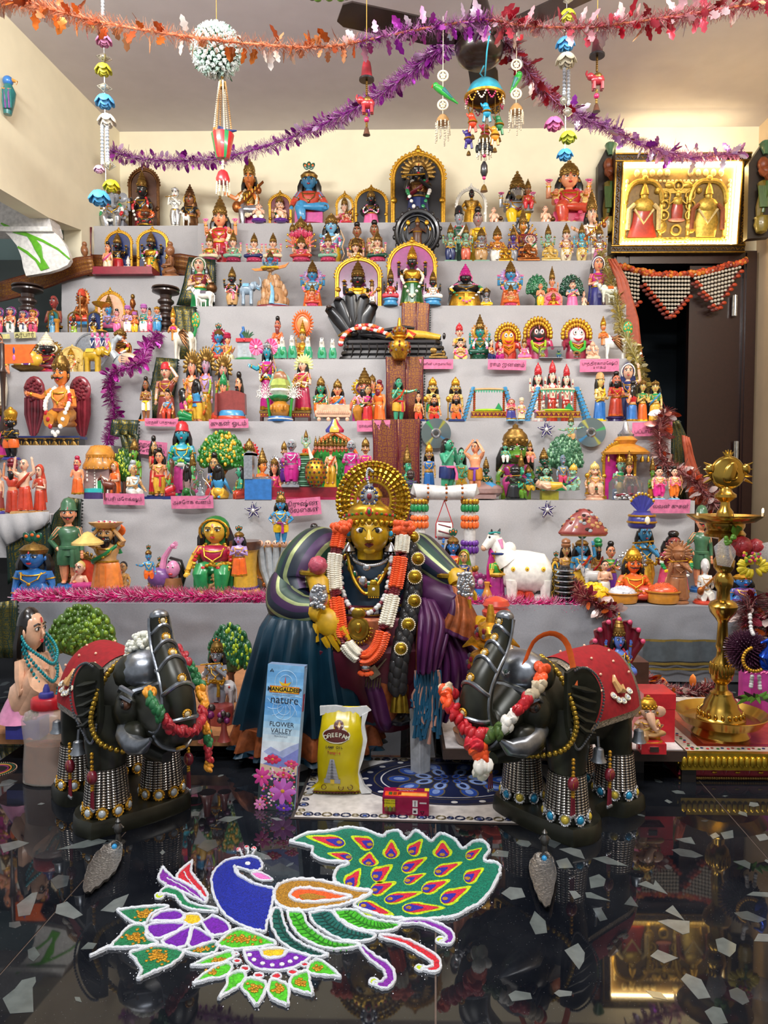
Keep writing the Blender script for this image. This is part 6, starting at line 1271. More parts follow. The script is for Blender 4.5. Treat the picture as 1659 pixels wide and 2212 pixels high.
3 .05 326 362 1202|small lilac blue crowned boy before fallen giantess|s|s %,l #7a5ab0,c feather,a ll,y 1262
3 .02 318 364 1222|tan crawling child with golden crown before giantess|c|s t,l t,c dome,a mk,H 1.5,y 1276
3 .14 402 512 1114|mother in green veil with gold beads and yellow face|r|s E,l G,u J,v +,a kc,e g,L 1,g 3,G g/r,t .2,X G,y 1280,f 1.3,H 1.4
3 .07 496 536 1134|lilac boy with black curls and folded hands beside green veiled mother|t|s l,l o,a pp,c feather,L 1,y 1246
3 .01 430 486 1162|silvery lilac child hugging pink pot before green veiled mother|k|s h,l e,a cc,c low,k k,H 1.45,g 1,G G/w/r,y 1276
3 -.04 446 496 1232|matt golden child figurine clutching butter ball|c|s t,l t,c dome,k t,a mk,h -,H 1.4,F 0,y 1282,j t
3 .15 578 634 1060|blue boy in yellow shorts dancing with hands on hips over serpent|t|s b,l y,c dome,a hh,L 1,S 3,W ?,p feather,y 1172,g 3,G g/s
3 .06 556 602 1206|small goddess in green and red sari before serpent with red sitar|k|r 25,s P,l D,u r,c dome,a oc,L 1,y 1276,p veena
3 .25 655 702 1130|blue faced figure peeping over left shoulder of seated doll|t|s H,l E,c bun,L 1
3 .13 950 1002 1140|blue boy reaching up to hanging drum in lilac arch|t|s H,l A,u A,c feather,a ud,L 1,y 1290
3 .05 984 1022 1186|woman in dark blouse and green striped veil beside small orange child|t|r -20,s t,l v,u n,v V,a cc,y 1296
3 .05 1048 1100 1178|woman in long magenta veil and green blouse facing right|t|r 50,s E,l ?,u :,v M,a cc,e g,y 1296
3 .02 1102 1164 1204|woman in maroon veil and orange skirt sitting with open hands|k|s F,l A,u D,v m,a ks,e w,y 1296
3 .09 1186 1216 1190|blue youth with flower crown behind golden spiral|t|s b,l Z,u S,c feather,a ll,L 1,y 1294
3 .13 1232 1290 1148|blue boy with peacock crown pointing up to hold mountain|t|s b,l E,u -,c feather,a du,w A,S 2,y 1282,W y,L 1
3 .18 1206 1244 1162|tan cowherd with axe left of mountain lifting boy|t|s t,l E,c pagri,k B,a pu,S 2,y 1280,L 1
3 .19 1276 1308 1160|green turbaned bearded man right of mountain lifting boy|t|s t,l Z,c pagri,k G,d hair,a ff,w r,S 2,y 1280
3 .17 1300 1340 1168|woman in green blouse and violet sari with praying hands|t|s P,l u,u :,w >,c bun,a pp,y 1284
3 .06 1290 1324 1210|bare chested boy in white wrap with crossed arms|t|s F,l w,a ff,j -,y 1292,e w
3 .12 1326 1418 1178|large orange bodied moustached king with silver nimbus before food bowls|s|s o,l A,c dome,k g,a kk,m 1,o s/g,L 1,g 3,G g/o,f 1.5,y 1300,t .2,e g
3 .2 1362 1422 1132|blue flute player in yellow wrap carrying royal blue pot on head|t|s b,l E,a lL,p flute,L 1,S 2,W g,g 3,G g/g,y 1280,c -
3 .21 1420 1494 1146|dark garlanded deity with colourful flower ring behind brown statue|t|s N,l R,u m,c bun,a bb,g 2,G R/w/G/y,f 1.5,y 1282,L 1
3 .09 1434 1500 1166|brown carved flute player statue with peacock fan crown|t|s B,l B,u B,c fan,k B,a lL,p flute cloak,h B,j B,e B,F 0,b round,B B,y 1316
3 .05 1436 1474 1212|bare chested boy with hand at chin beside orange rice bowl|k|r -20,s P,l D,a mk,j -,w -,y 1296,H 1.4
3 .08 1500 1550 1206|white draped woman with stringed gourd on round orange base|k|s W,l w,u w,h W,a cc,b round,B A,y 1316,F 0,e w,j t,p veena
3 .03 1570 1642 1224|blue bust of boy in violet shawl with peacock feathers at far right|b|s H,l u,u >,c feather,k g,L 1,H 1.5,y 1345,e u''')
# floor level
PZL,PZR=.058,.072
def plank(x0,x1,d0,d1,z,m,lab,nm,top=None):
 t=tg(nm,lab,'board',(0,0,0));b=MB();b.box(x0,x1,d0,d1,z-.024,z-.002 if top else z);oj('board',b,m,t)
 if top:b=MB();b.box(x0+.006,x1-.006,d0+.006,d1,z-.002,z);oj('paper_sheet',b,top,t)
 for x in(x0+.08,x1-.12):
  b=MB();b.box(x,x+.05,d0+.06,d1-.02,0,z-.024);oj('batten',b,mat('#1c1512',.6),t)
 return t
plank(W(-40,1600,1.66).x,W(504,1600,1.66).x,1.66,2.3,PZL,mat('#a8744a',.45,0,'wood'),'light brown wooden board on floor at left under squatting figure','wooden_board')
plank(W(957,1625,1.555).x,W(1484,1640,1.555).x,1.555,2.3,PZR,mat('#3a2a22',.5,0,'wood'),'dark board topped with white paper on floor at right','papered_board',mat('#cfc8c6',.6,0,'paper'))
D=fi('squat',si='F',low='q',am_='pp',lh=1,hr_='hair',cw=None,jew=None,hd_=1.35,fat=1.45,sr=0,bd='q')
b=D['body'][0]
for q in PM:b.tu((q*.07,.05,.14,q*.11,-.17,.3,q*.115,-.18,.26,q*.1,.0,.06,q*.1,-.1,.04),[.135,.1,.085,.075,.05],10)
D['skirt' if 'skirt' in D else 'dhoti']=(MB(),[P('q')]);c=D['dhoti'][0];c.la((.24,0,.22,.04,.17,.12,.12,.18),16,(0,.08,0));c.el((0,-.0,.2),(.13,.12,.09))
n_=MB()
for k_ in ra(3):
 n_.tu([(0,0,0)]*2,.0001,3)if 0 else None
 be(n_,(-.1,.04,.6-.02*k_,-.15,-.08,.52-.05*k_,-.1,-.2,.44-.1*k_,0,-.24,.38-.12*k_,.1,-.2,.44-.1*k_,.15,-.08,.52-.05*k_,.1,.04,.6-.02*k_,0,.1,.62-.02*k_,-.1,.04,.6-.02*k_),.014,54)
D['bead_necklace']=(n_,[mat('#1f8f9a',.2,.3)])
on(-2,128,1310,1552,PZL+.03,'squatting_figure','large pale figure squatting in profile with turquoise bead necklaces on blue block','figurine',rot=78,tm=.24)
nw('block','Q').box(-.5,.5,-.4,.4,0,1);on(-12,131,1549,1590,PZL,'blue_block','bright blue block under squatting figure')
on(tree('#4a6a1f','#7a9a2a','#8a5a34',10,.55,.5,41),104,254,1302,1500,PZL,'toy_tree','large toy tree with olive green rolled foliage behind left elephant',tm=.2)
on(fi('sit',si='b',low='y',cw='feather',am_='lL',pp='flute',lh=1),186,224,1346,1478,PZL,'figurine','blue flute player seated under large olive toy tree')
T_=tree('#1f5a34','#a8c02a','#5a3420',9,.5,.55,55)
on(T_,448,548,1342,1516,PZL,'toy_tree','dark green toy tree with yellow green clumps behind grey flute player')
on(cow('#d8d2d0',spots='#c23a2a',horn='e',fc='#d0c0c0'),430,512,1440,1540,PZL+.015,'cow','white cow with orange spots behind grey flute player')
on(fi('stand',si='e',low='e',cw='dome',am_='lL',pp='flute feather',lh=1,sr=2,ss='g',gar=3,gc=('g','g'),ba=None,bd='g'),436,492,1374,1530,PZL+.03,'figurine','grey blue flute player with golden crown on round red base')
b=nw('base','N');b.la((.5,0,.52,.2,.48,.45,.5,.55,.5,.9,.46,1,0,1),24);on(446,506,1522,1562,PZL,'round_plinth','round brick red plinth under grey flute player')
b=nw('shell','D','w');b.el((0,0,.66),(.42,.3,.3),16,9);[b.el((-.25+.12*i,-.24+.03*abs(i-2),.7+.1*(i%2)),(.035,.03,.035),7,5,1)for i in ra(5)];pt('rim','J').to((0,0,.55),.36,.035,'z',20,6,sy=.75)
for x in(-.26,.24):
 for y in(-.14,.14):leg(D,'#16211f',lambda mb:mb.tu((x,y,.5,x+.06,y-.02,.25,x-.02,y,0),[.09,.07,.06]))
on(396,438,1536,1592,PZL,'toy_animal','small dotted teal toy animal on black legs','figurine',tm=.07)
G0='tiny brown toy trees with purple tops'
for x0,x1,y0,y1,lab in((430,462,1512,1601,'taller tiny brown tree with purple and black top near board corner'),(469,498,1532,1600,'shorter tiny brown tree with purple top at board corner'),(58,78,1530,1594,'tiny brown tree with purple top left of plastic bottle')):
 nw('trunk','N').rn([(0,.42,.3,0,0),(.1,.3,.22,0,0),(.35,.18,.14,0,0),(.6,.16,.13,0,0)],12);f_=pt('foliage','O','v');[f_.el((.22*sin(i*2.1),.16*cos(i*1.7),.62+.05*i),(.18,.14,.11),7,5,i%2)for i in ra(7)];f_.el((-.05,-.05,.95),(.14,.12,.1),8,6,1)
 on(x0,x1,y0,y1,PZL,'tiny_tree',lab,gp=G0,tm=.06)
D,pt=ps();sh=mat('#dcd2c6',.25,0,'cloudy_plastic',20.,.08,0,0,.35);pf_=[(.42,0),(.48,.02),(.47,.2),(.44,.42),(.47,.55),(.49,.68),(.42,.76),(.24,.8),(.24,.82)]
pt('shell',sh).la(pf_,22,sy=.6);pt('oil',mat('#7a3a08',.15)).la((.40,.015,.455,.03,.445,.2,.415,.42,0,.43),22,sy=.58)
c=pt('cap','r');c.la((.28,.8,.3,.81,.3,.9,.27,.92,0,.92),20,sy=.8);n_=pt('nozzle','Q');n_.la((.14,.92,.15,.94,.13,.97,.07,.98,.06,1.02,.03,1.06,0,1.06),14)
on(66,134,1478,1690,0,'oil_bottle','cloudy plastic bottle half full of amber oil with red cap and blue nozzle',tm=.06)
b=nw('disc','k');b.la((.5,0,.5,.012,0,.014),36);r_=pt('embroidery','D','I','v')
for i,r in em((.44,.37,.3)):r_.to((0,0,.014),r,.018,'z',36,5,i)
pb=pt('pearl_edge','F');be(pb,[(.5*cos(2*pi*i/24),.5*sin(2*pi*i/24),.015)for i in ra(25)],.014,60,0,(5,4))
p=FL(-10,1664);t=tg('embroidered_mat','round embroidered mat with pearl edge cut off at left on floor',0,(p.x,p.y,0))
for nm,(mb,ms)in D.items():mb.v=[(q[0]*.085,q[1]*.085,q[2]*.085)for q in mb.v];oj(nm,mb,ms,t)
# right board
D=fi('stand',si='X',low='E',up='I',hr_='hair',cw='pagri',cc='A',am_='pp',gar=2,gc=('#e8a01f','i','#e8a01f'),mo=1,hd_=1.8,fat=1.5)
on(1034,1112,1288,1500,PZR,'figurine','saint in striped orange turban with marigold garland behind right elephant')
D,pt=ps();goldpot(pt);on(1042,1078,1306,1490,W(1063,1398,FL(1063,1490,PZR).y).z,'brass_pot','stacked brass pot behind seated doll yellow hand')
nw('stand','O').box(-.5,.5,-.5,.5,0,1);on(1036,1090,1398,1490,PZR,'small_stand','small dark stand carrying stacked brass pot')
D=fi('sit',si='%',low='%',up=None,cw='cone',am_='bb',a2='BB',gar=2,gc=('#b8203a','#b8203a','G','g'),ba='lotus',bc='%',lh=1,pp='')
h=MB()
for k2 in ra(7):
 a=-1.35+.45*k2;p2=V3(.46*sin(a),.05,.55+.42*cos(a));h.tu([(.08*sin(a),.12,.1),(.33*sin(a),.13,.5),p2+V3(0,.06,0),p2+V3(0,-.04,.02)],[.07,.1,.09,.05],9,flat=.6);h.el(p2+V3(0,-.07,.02),(.05,.04,.04),7,5,1)
D['serpent_hood']=(h,[P('m'),P('R')])
on(1278,1398,1322,1490,PZR+.1,'figurine','blue deity with crimson many headed serpent hood and long flower garlands')
nw('block','O').box(-.5,.5,-.5,.5,0,1);on(1290,1388,1420,1490,PZR,'display_block','dark block lifting serpent hooded blue deity')
b=nw('box','r');b.box(-.5,.5,-.5,.5,0,1);pt('lid','r').box(-.515,.515,-.515,.515,.7,1.02);on(1378,1446,1488,1590,PZR,'red_box','plain red box behind pink elephant headed idol',tm=.08)
D=fi('royal',si='F',low='t',cw='dome',cc='g',am_='kb',so='trunk',hr_=None,fat=1.55,hd_=1.75,sl='Z',bk_='g',legs='cross',bd='g')
on(1364,1442,1502,1606,PZR+.018,'elephant_idol','pink elephant headed idol with gold crown seated on red cushion',tm=.09)
b=nw('cushion','r');b.box(-.46,.46,-.42,.42,.1,.8);b.el((0,0,.45),(.52,.48,.5),20,8);pt('gold_rim','g').to((0,0,.8),.38,.05,'z',20,6,sy=.8);D['panel']=(lambda m:(m.box(-.16,.16,-.5,-.44,.3,.62),m)[1])(MB()),[P('O')]
on(1362,1452,1596,1628,PZR,'red_cushion','glossy red cushion base under pink elephant headed idol','base')
def fb(x0,x1,y0,y1,lab):
 nw('basket','B').la((.3,0,.36,.05,.5,.4,.44,.4,0,.3),18);f_=pt('flower','A','+','i')
 r_=rnd(x0)
 for i in ra(40):a=r_.uniform(0,6.28);r=r_.uniform(0,.46);f_.el((r*cos(a),r*sin(a),.45+.25*(1-r*2)+.1*r_.random()),(.1,.1,.07),6,5,r_.choice((0,0,1,2)))
 on(x0,x1,y0,y1,PZR,'flower_basket',lab,tm=.08)
fb(978,1046,1545,1606,'small basket of orange and white flowers on papered board')
for x0,x1,y0,y1,c,lab in((1052,1104,1556,1596,'#8a1f4a','dark pink clay lamp on papered board behind elephant'),(1146,1180,1588,1612,'#d9a08a','small pale clay lamp seen under right elephant')):
 nw('bowl',c).la((.25,0,.3,.1,.5,.6,.46,.7,.3,.4,0,.35),18,sy=.8);pt('rim_dots','g').to((0,0,.64),.48,.04,'z',18,5,sy=.8);on(x0,x1,y0,y1,PZR,'clay_lamp',lab,tm=.06)
# lamp platform
PZP=.066
LA=FL(1556,1588,PZP)
t=tg('enamel_platform','gold edged platform with white and red enamel pattern under brass lamp',0,(LA.x+.02,LA.y,0))
b=MB();b.box(-.145,.2,-.11,.3,.034,PZP-.004);oj('base',b,mat('#7a1f1a',.5),t)
b=MB();b.box(-.15,.2,-.115,-.1,.03,PZP);b.box(-.15,-.135,-.1,.3,.03,PZP);[b.el((-.145+.012*i,-.117,.048),(.006,.004,.012))for i in ra(29)];[b.el((-.152,-.1+.012*i,.048),(.004,.006,.012))for i in ra(32)];oj('gold_edge',b,gilt('#c9a534',.25),t)
b=MB();b.box(-.135,.2,-.1,.3,PZP-.004,PZP-.001);oj('enamel_top',b,mat('#cdbfae',.2),t)
b=MB();b.box(-.1,.17,-.07,.26,PZP-.001,PZP);b.box(-.08,.15,-.055,.24,PZP,PZP+.0004,1);oj('enamel_panel',b,[mat('#7a2418',.2,0,'enamel'),mat('#a84a2a',.2,0,'enamel')],t)
b=MB()
for i in ra(30):
 a=i*.0095;[b.el((-.128+.011*i,-.086+.004*(i%2),PZP),(.004,.004,.001),6,3,(i*7)%4)];b.el((-.118+.004*(i%2),-.09+.011*i,PZP),(.004,.004,.001),6,3,(i*5)%4)
stuff(oj('enamel_dots',b,[P('r'),P('n'),P('+'),P('N')],t))
for sx,sy in((-.13,-.09),(.17,-.09),(-.13,.27),(.17,.27)):b=MB();b.box(sx-.015,sx+.015,sy-.015,sy+.015,0,.034);oj('leg',b,mat('#1a1412',.5),t)
BR=mat('#b08d3e',.2,.95,'brass',30.,.15)
lp=tg('brass_lamp','tall brass oil lamp with emblem finial and flower decorations at right',0,(LA.x,LA.y,PZP))
U=LA.y/FPX;yz=lambda y:(1586-y)*U;L=lambda rows:[(w*U,yz(y))for w,y in rows]
b=MB();b.la(L([(58,1586),(60,1580),(52,1566),(50,1560)]),32);oj('foot',b,BR,lp)
b=MB();b.la(L([(50,1560),(80,1555),(94,1536),(96,1534),(94,1533),(78,1550),(0,1552)]),40);oj('tray',b,BR,lp)
b=MB();b.la(L([(50,1552),(50,1546),(44,1540),(42,1528),(36,1522),(34,1512),(24,1498),(23,1492),(14,1486),(12,1474),(22,1462),(24,1440),(20,1424),(12,1414),(11,1400),(14,1392),(12,1380),(10,1340),(16,1330),(26,1318),(30,1304),(26,1296),(14,1290),(13,1270),(18,1262),(20,1246),(16,1236),(13,1232),(20,1222),(22,1206),(16,1196),(13,1180),(12,1160),(40,1154),(42,1148),(36,1140),(40,1132),(40,1124)]),30)
for i in ra(20):a=2*pi*i/20;b.el((45*U*cos(a),45*U*sin(a),yz(1536)),(4*U,4*U,7*U));b.el((23*U*cos(a),23*U*sin(a),yz(1440)),(3*U,3*U,14*U))
oj('stem',b,BR,lp)
b=MB();b.la(L([(40,1126),(60,1122),(76,1111),(78,1108),(74,1109),(56,1117),(18,1118),(18,1110),(16,1100),(10,1092),(9,1080),(22,1070),(22,1064),(14,1058),(12,1052),(8,1048)]),36);oj('oil_dish',b,BR,lp)
b=MB();c=V3(4*U,0,yz(1018));b.el(c,(36*U,9*U,36*U),22,9);b.to(c,33*U,4*U,'y',24,6)
for q in PM:
 b.el(c+V3(q*38*U,0,8*U),(10*U,8*U,12*U));[b.tu([c+V3(q*36*U,0,z*U),c+V3(q*52*U,-2*U,(z*1.6)*U)],[4*U,1*U])for z in(-14,-5,5,14)]
for i in ra(5):a=-.8+.4*i;b.tu([c+V3(0,0,32*U),c+V3(16*U*sin(a),0,(34+16*cos(a))*U)],[4*U,1*U])
b.el(c+V3(2*U,-8*U,0),(14*U,5*U,24*U),12,7,0,ro(.4,'Y'));b.to(c+V3(6*U,-9*U,-4*U),12*U,3*U,'y',14,5);oj('finial',b,BR,lp)
for x in(1465+25,1626):b=MB();b.tu([V3((x-1556)*U,-.02,yz(1112)),V3((x-1556)*U,-.02,yz(1102))],.0022);oj('wick',b,P('i'),lp);
b=MB();b.el(V3((1627-1556)*U,-.02,yz(1098)),(.0025,.0025,.006));oj('flame',b,mat('#ffd890',.5,0,'flame',5.,.05,0,14.),lp)
def rose(c,r,m,parent,nm='R'):
 b=MB();c=Vc(c)
 for k2,(n,rr,tl)in em(((3,.25,.2),(5,.5,.5),(7,.8,.85),(8,1.0,1.2))):
  for i in ra(n):a=2*pi*i/n+k2*.5;b.el(c+V3(rr*r*.62*cos(a),-r*(.62-.2*k2),rr*r*.62*sin(a)),(r*.42,r*.14,r*.4),8,5,0,ro(-a,'Y')@ro(tl*.7,'Z'))
 return oj(nm,b,m,parent)
def px(x,y,dd=0.):return V3((x-1556)*U,dd,yz(y))
bq=tg('flower_bouquet','red and yellow cloth rose bouquet with net ribbons tied to brass lamp',0,(LA.x,LA.y-.045,PZP))
rose(px(1575,1172),.026,mat('#8a0f18',.6,sn_=.5),bq);rose(px(1603,1174),.022,mat('#8f1420',.6,sn_=.5),bq)
b=MB();r_=rnd(2)
for i in ra(26):a=r_.uniform(0,6.28);q=px(1588+24*cos(a),1212+14*sin(a),-.02);b.el(q,(.011,.006,.005),7,5,0,ro(a,'Y'))
oj('yellow_petals',b,mat('#d9c020',.6),bq);b=MB();[b.el(px(1560+r_.uniform(-4,40),1190+r_.uniform(-8,10),-.028),.0035,6,4,i%3)for i in ra(30)];oj('berry_spray',b,[P('^'),P('E'),P('V')],bq)
b=MB();[b.tu([px(1560,1150),px(1552+6*i,1136-3*i,-.01),px(1548+10*i,1128+4*i,-.014)],[.003,.007,.001],5,flat=.3)for i in ra(3)];[b.el(px(1540+r_.uniform(-6,14),1158+r_.uniform(-10,8),-.015),.005)for i in ra(14)];oj('leaf',b,P('V'),bq)
net=mat('#d6d4d2',.7,0,'net',300.,.25,0,0,.45)
for pts in([(1556,1180),(1535,1150),(1512,1172),(1520,1210),(1546,1214),(1556,1190)],[(1590,1186),(1612,1164),(1652,1156),(1658,1200),(1620,1214),(1594,1200)]):
 b=MB();q=[px(x,y,-.012)for x,y in pts];c=sum(q,Vc())/len(q)+V3(0,-.012,0);n=len(q);b.add(q+[c]+[p+V3(0,.004,0)for p in q],[(i,(i+1)%n,n)for i in ra(n)]+[(n+1+i,n+1+(i+1)%n,(i+1)%n,i)for i in ra(n)]);oj('net_ribbon',b,net,bq)
pm=tg('pompom_ornament','dark purple pompom with shiny blue peacock hung on brass lamp',0,(LA.x,LA.y-.07,PZP))
b=MB();c=px(1578,1386)
for i in ra(520):
 z=1-2*(i+.5)/520;a=i*2.39996;d_=V3(sqrt(1-z*z)*cos(a),sqrt(1-z*z)*sin(a),z);b.tu([c+d_*.018,c+d_*.046*r_.uniform(.9,1.08)],[.004,.0012],4)
b.el(c,.026);stuff(oj('pompom',b,mat('#3d0a2c',.7),pm))
b=MB();pk=mat('#0f3fb0',.15,.6,'glitter',200.,.5);q=[px(1598,1398,-.05),px(1590,1384,-.056),px(1598,1366,-.056),px(1594,1352,-.054),px(1580,1358,-.054)];b.tu(q,[.012,.014,.007,.006,.002],9);b.el(px(1594,1396,-.052),(.015,.008,.02));oj('peacock',b,pk,pm)
b=MB();[b.el(px(1572+24*cos(a),1392+24*sin(a),-.05),.004)for a in[.6+.22*i for i in ra(18)]];oj('gold_lace',b,P('g'),pm)
b=MB();be(b,[px(1578,1310,-.01),px(1576,1335,-.02),px(1576,1345,-.03)],.0045,7);be(b,[px(1576,1432,-.03),px(1574,1452,-.03)],.0045,4);be(b,[px(1590,1432,-.03),px(1592,1456,-.03)],.0045,4);oj('pearl_string',b,P('W'),pm)
b=MB();[b.tu([px(1586+x,1474,-.03),px(1586+x*2.2,1474+14*sin(i*1.7),-.036)],[.008,.001],5,i%3==0,flat=.4)for i,x in em(ra(-22,24,3))];oj('cloth_flower',b,[P('V'),P('O')],pm)
pc=FL(1640,1560,PZP);t=tg('pink_carton','pink printed incense carton standing at right edge behind lamp',0,(W(1600,1500,LA.y+.08).x+.09,LA.y+.1,PZP),rz=-.06)
b=MB();b.box(-.08,.12,-.012,.012,0,.13);o=oj('carton',b,mat('#b53f92',.3,0,'card'),t)
b=MB();b.pz_((-.06,.02,-.06,.09,-.055,.105,-.04,.105,-.035,.09,-.035,.02),-.0128,-.012);b.pz_((-.015,.02,-.015,.09,.02,.112,.09,.112,.11,.09,.11,.02),-.0128,-.012,1);[b.tu((-.075+.006*i,-.0125,.118+.004*(i%2),-.07+.006*i,-.0125,.122),.0015,4,1)for i in ra(30)];oj('printed_panel',b,[P('?'),P('p')],t)
b=MB();b.box(.02,.1,-.0135,-.012,.07,.088);oj('name_band',b,P('E'),t);o=tm_('MANGALDEEP',.011,m=P('k'),parent=t,align='LEFT');o.location=(.023,-.0137,.079);o.rotation_euler=(pi/2,0,0)
o=tm_('Temple',.02,m=P('y'),parent=t,align='LEFT');o.location=(.024,-.0137,.045);o.rotation_euler=(pi/2,0,0)
dy=FL(1580,1686);t=tg('lamp_tray','maroon scalloped tray on floor holding green clay lamps at right',0,(dy.x,dy.y+.05,0))
b=MB();b.box(-.11,.14,-.045,.05,0,.012);oj('tray_base',b,mat('#7a1626',.45),t)
for i in ra(5):
 b=MB();x=-.086+.049*i;b.tu([(x+.024*cos(a),-.048,.012+.02*sin(a))for a in[pi*j/8 for j in ra(9)]],.0035);b.pz_([(x+.024*cos(a),.012+.02*sin(a))for a in[pi*j/8 for j in ra(9)]],-.05,-.046);b.el((x,-.052,.018),(.006,.002,.003),7,4,1);oj('scallop',b,[mat('#8f1a2c',.4),P('g')],t)
b=MB();be(b,(-.11,-.05,.005,.14,-.05,.005),.0035,60,0,(5,4));oj('bead_trim',b,P('d'),t)
for i in ra(3):
 q=tg('clay_lamp',('green and purple oval clay lamp at left end of maroon tray','green and purple oval clay lamp in middle of maroon tray','green and purple oval clay lamp at right edge of maroon tray')[i],0,(dy.x-.07+.078*i,dy.y+.05,.012),'green clay lamps on tray')
 b=MB();b.la((.018,0,.026,.01,.034,.02,.03,.02,.022,.012,0,.011),20,sy=.75);oj('bowl',b,P('#7ac04a'),q)
 b=MB();[b.el((.034*cos(a),.026*sin(a),.02),(.007,.006,.004),7,5,j%2)for j,a in em([2*pi*j/16 for j in ra(16)])];b.el((.034,0,.018),(.016,.012,.006));oj('petal_rim',b,[P('?'),P('f')],q)
b=MB();y,d=TIER[3]
for z0,z1,mi in((1386,1428,0),(1382,1386,1),(1432,1436,1),(1444,1447,1)):
 a0,a1=W(1388,z1,d-.032),W(1600,z0,d-.032);b.grid(lambda u,v:(lerp(a0.x,a1.x,u),d-.034+.004*sin(u*22),lerp(a0.z,a1.z,v)),40,2,mi)
o=oj('cloth_band',b,[mat('#4a5257',.8),mat('#8f7a3a',.5,.5)],stand);ad_(o,stand)
# pair of
M_rh,nd,rmp,ln,b=sd('rhinestone_mesh');mp=nd('Mapping',Scale=(26,14,1));ln(nd('TexCoord').outputs['UV'],mp.inputs[0]);vo=nd('TexVoronoi',Scale=1.,Randomness=0.);vo.voronoi_dimensions='2D';ln(mp.outputs[0],vo.inputs['Vector'])
ln(rmp(vo.outputs['Distance'],(.3,(.62,.58,.52)),(.46,(.05,.04,.035))),b.inputs['Base Color']);bp=nd('Bump',Strength=1.,Distance=.004);bp.invert=1;ln(vo.outputs['Distance'],bp.inputs['Height']);ln(bp.outputs['Normal'],b.inputs['Normal']);b.inputs['Metallic'].default_value=.75;b.inputs['Roughness'].default_value=.16
M_ele=mat('#26271e',.34,.25,'bronzed_clay',26.,.45,.15);M_vel=mat('#8f0a16',.85,0,'velvet',90.,.2,0,0,1.,.25);M_lace=mat('#9a958a',.3,.7,'lace',260.,.5,.8);M_sil=gilt('#868b92',.3)
def uvlathe(name,pf_,n,m,parent,c=(0,0,0),lean=(0,0)):
 b=MB();nu=len(pf_);v=[]
 for i,(r,z)in em(pf_):v+=[(c[0]+r*cos(2*pi*j/n)+lean[0]*z,c[1]+r*sin(2*pi*j/n)+lean[1]*z,c[2]+z)for j in ra(n+1)]
 b.add(v,[(i*(n+1)+j,i*(n+1)+j+1,(i+1)*(n+1)+j+1,(i+1)*(n+1)+j)for i in ra(nu-1)for j in ra(n)])
 o=oj(name,b,m,parent);uvl=o.data.uv_layers.new(name='UVMap');z0,z1=pf_[0][1],pf_[-1][1]
 for lp_ in o.data.loops:vi=lp_.vertex_index;i,j=divmod(vi,n+1);uvl.data[lp_.index].uv=(j/n,(pf_[i][1]-z0)/(z1-z0))
 return o
def gem(parent,name,c,rad,nrm,cs,shared):
 key=(name,round(rad,4),cs)
 if key not in shared:
  b=MB();b.la((1.0,-.25,1.0,.05,.86,.22,.72,.1,0,.1),16);b.el((0,0,.12),(.62,.62,.4),12,6,1)
  for i in ra(12):a=2*pi*i/12;b.el((.9*cos(a),.9*sin(a),.14),.15)
  b.v=[(x*rad,y*rad,z*rad)for x,y,z in b.v];o=oj(name,b,[P(cs[0]),mat(cs[1],.06,.3,'gem')],parent);shared[key]=o.data
 else:o=link(name,shared[key],parent)
 o.location=c;o.rotation_euler=Vc(nrm).to_track_quat('Z','Y').to_euler()
 return o
gm_={}
ESC=(.84,.9,.93)
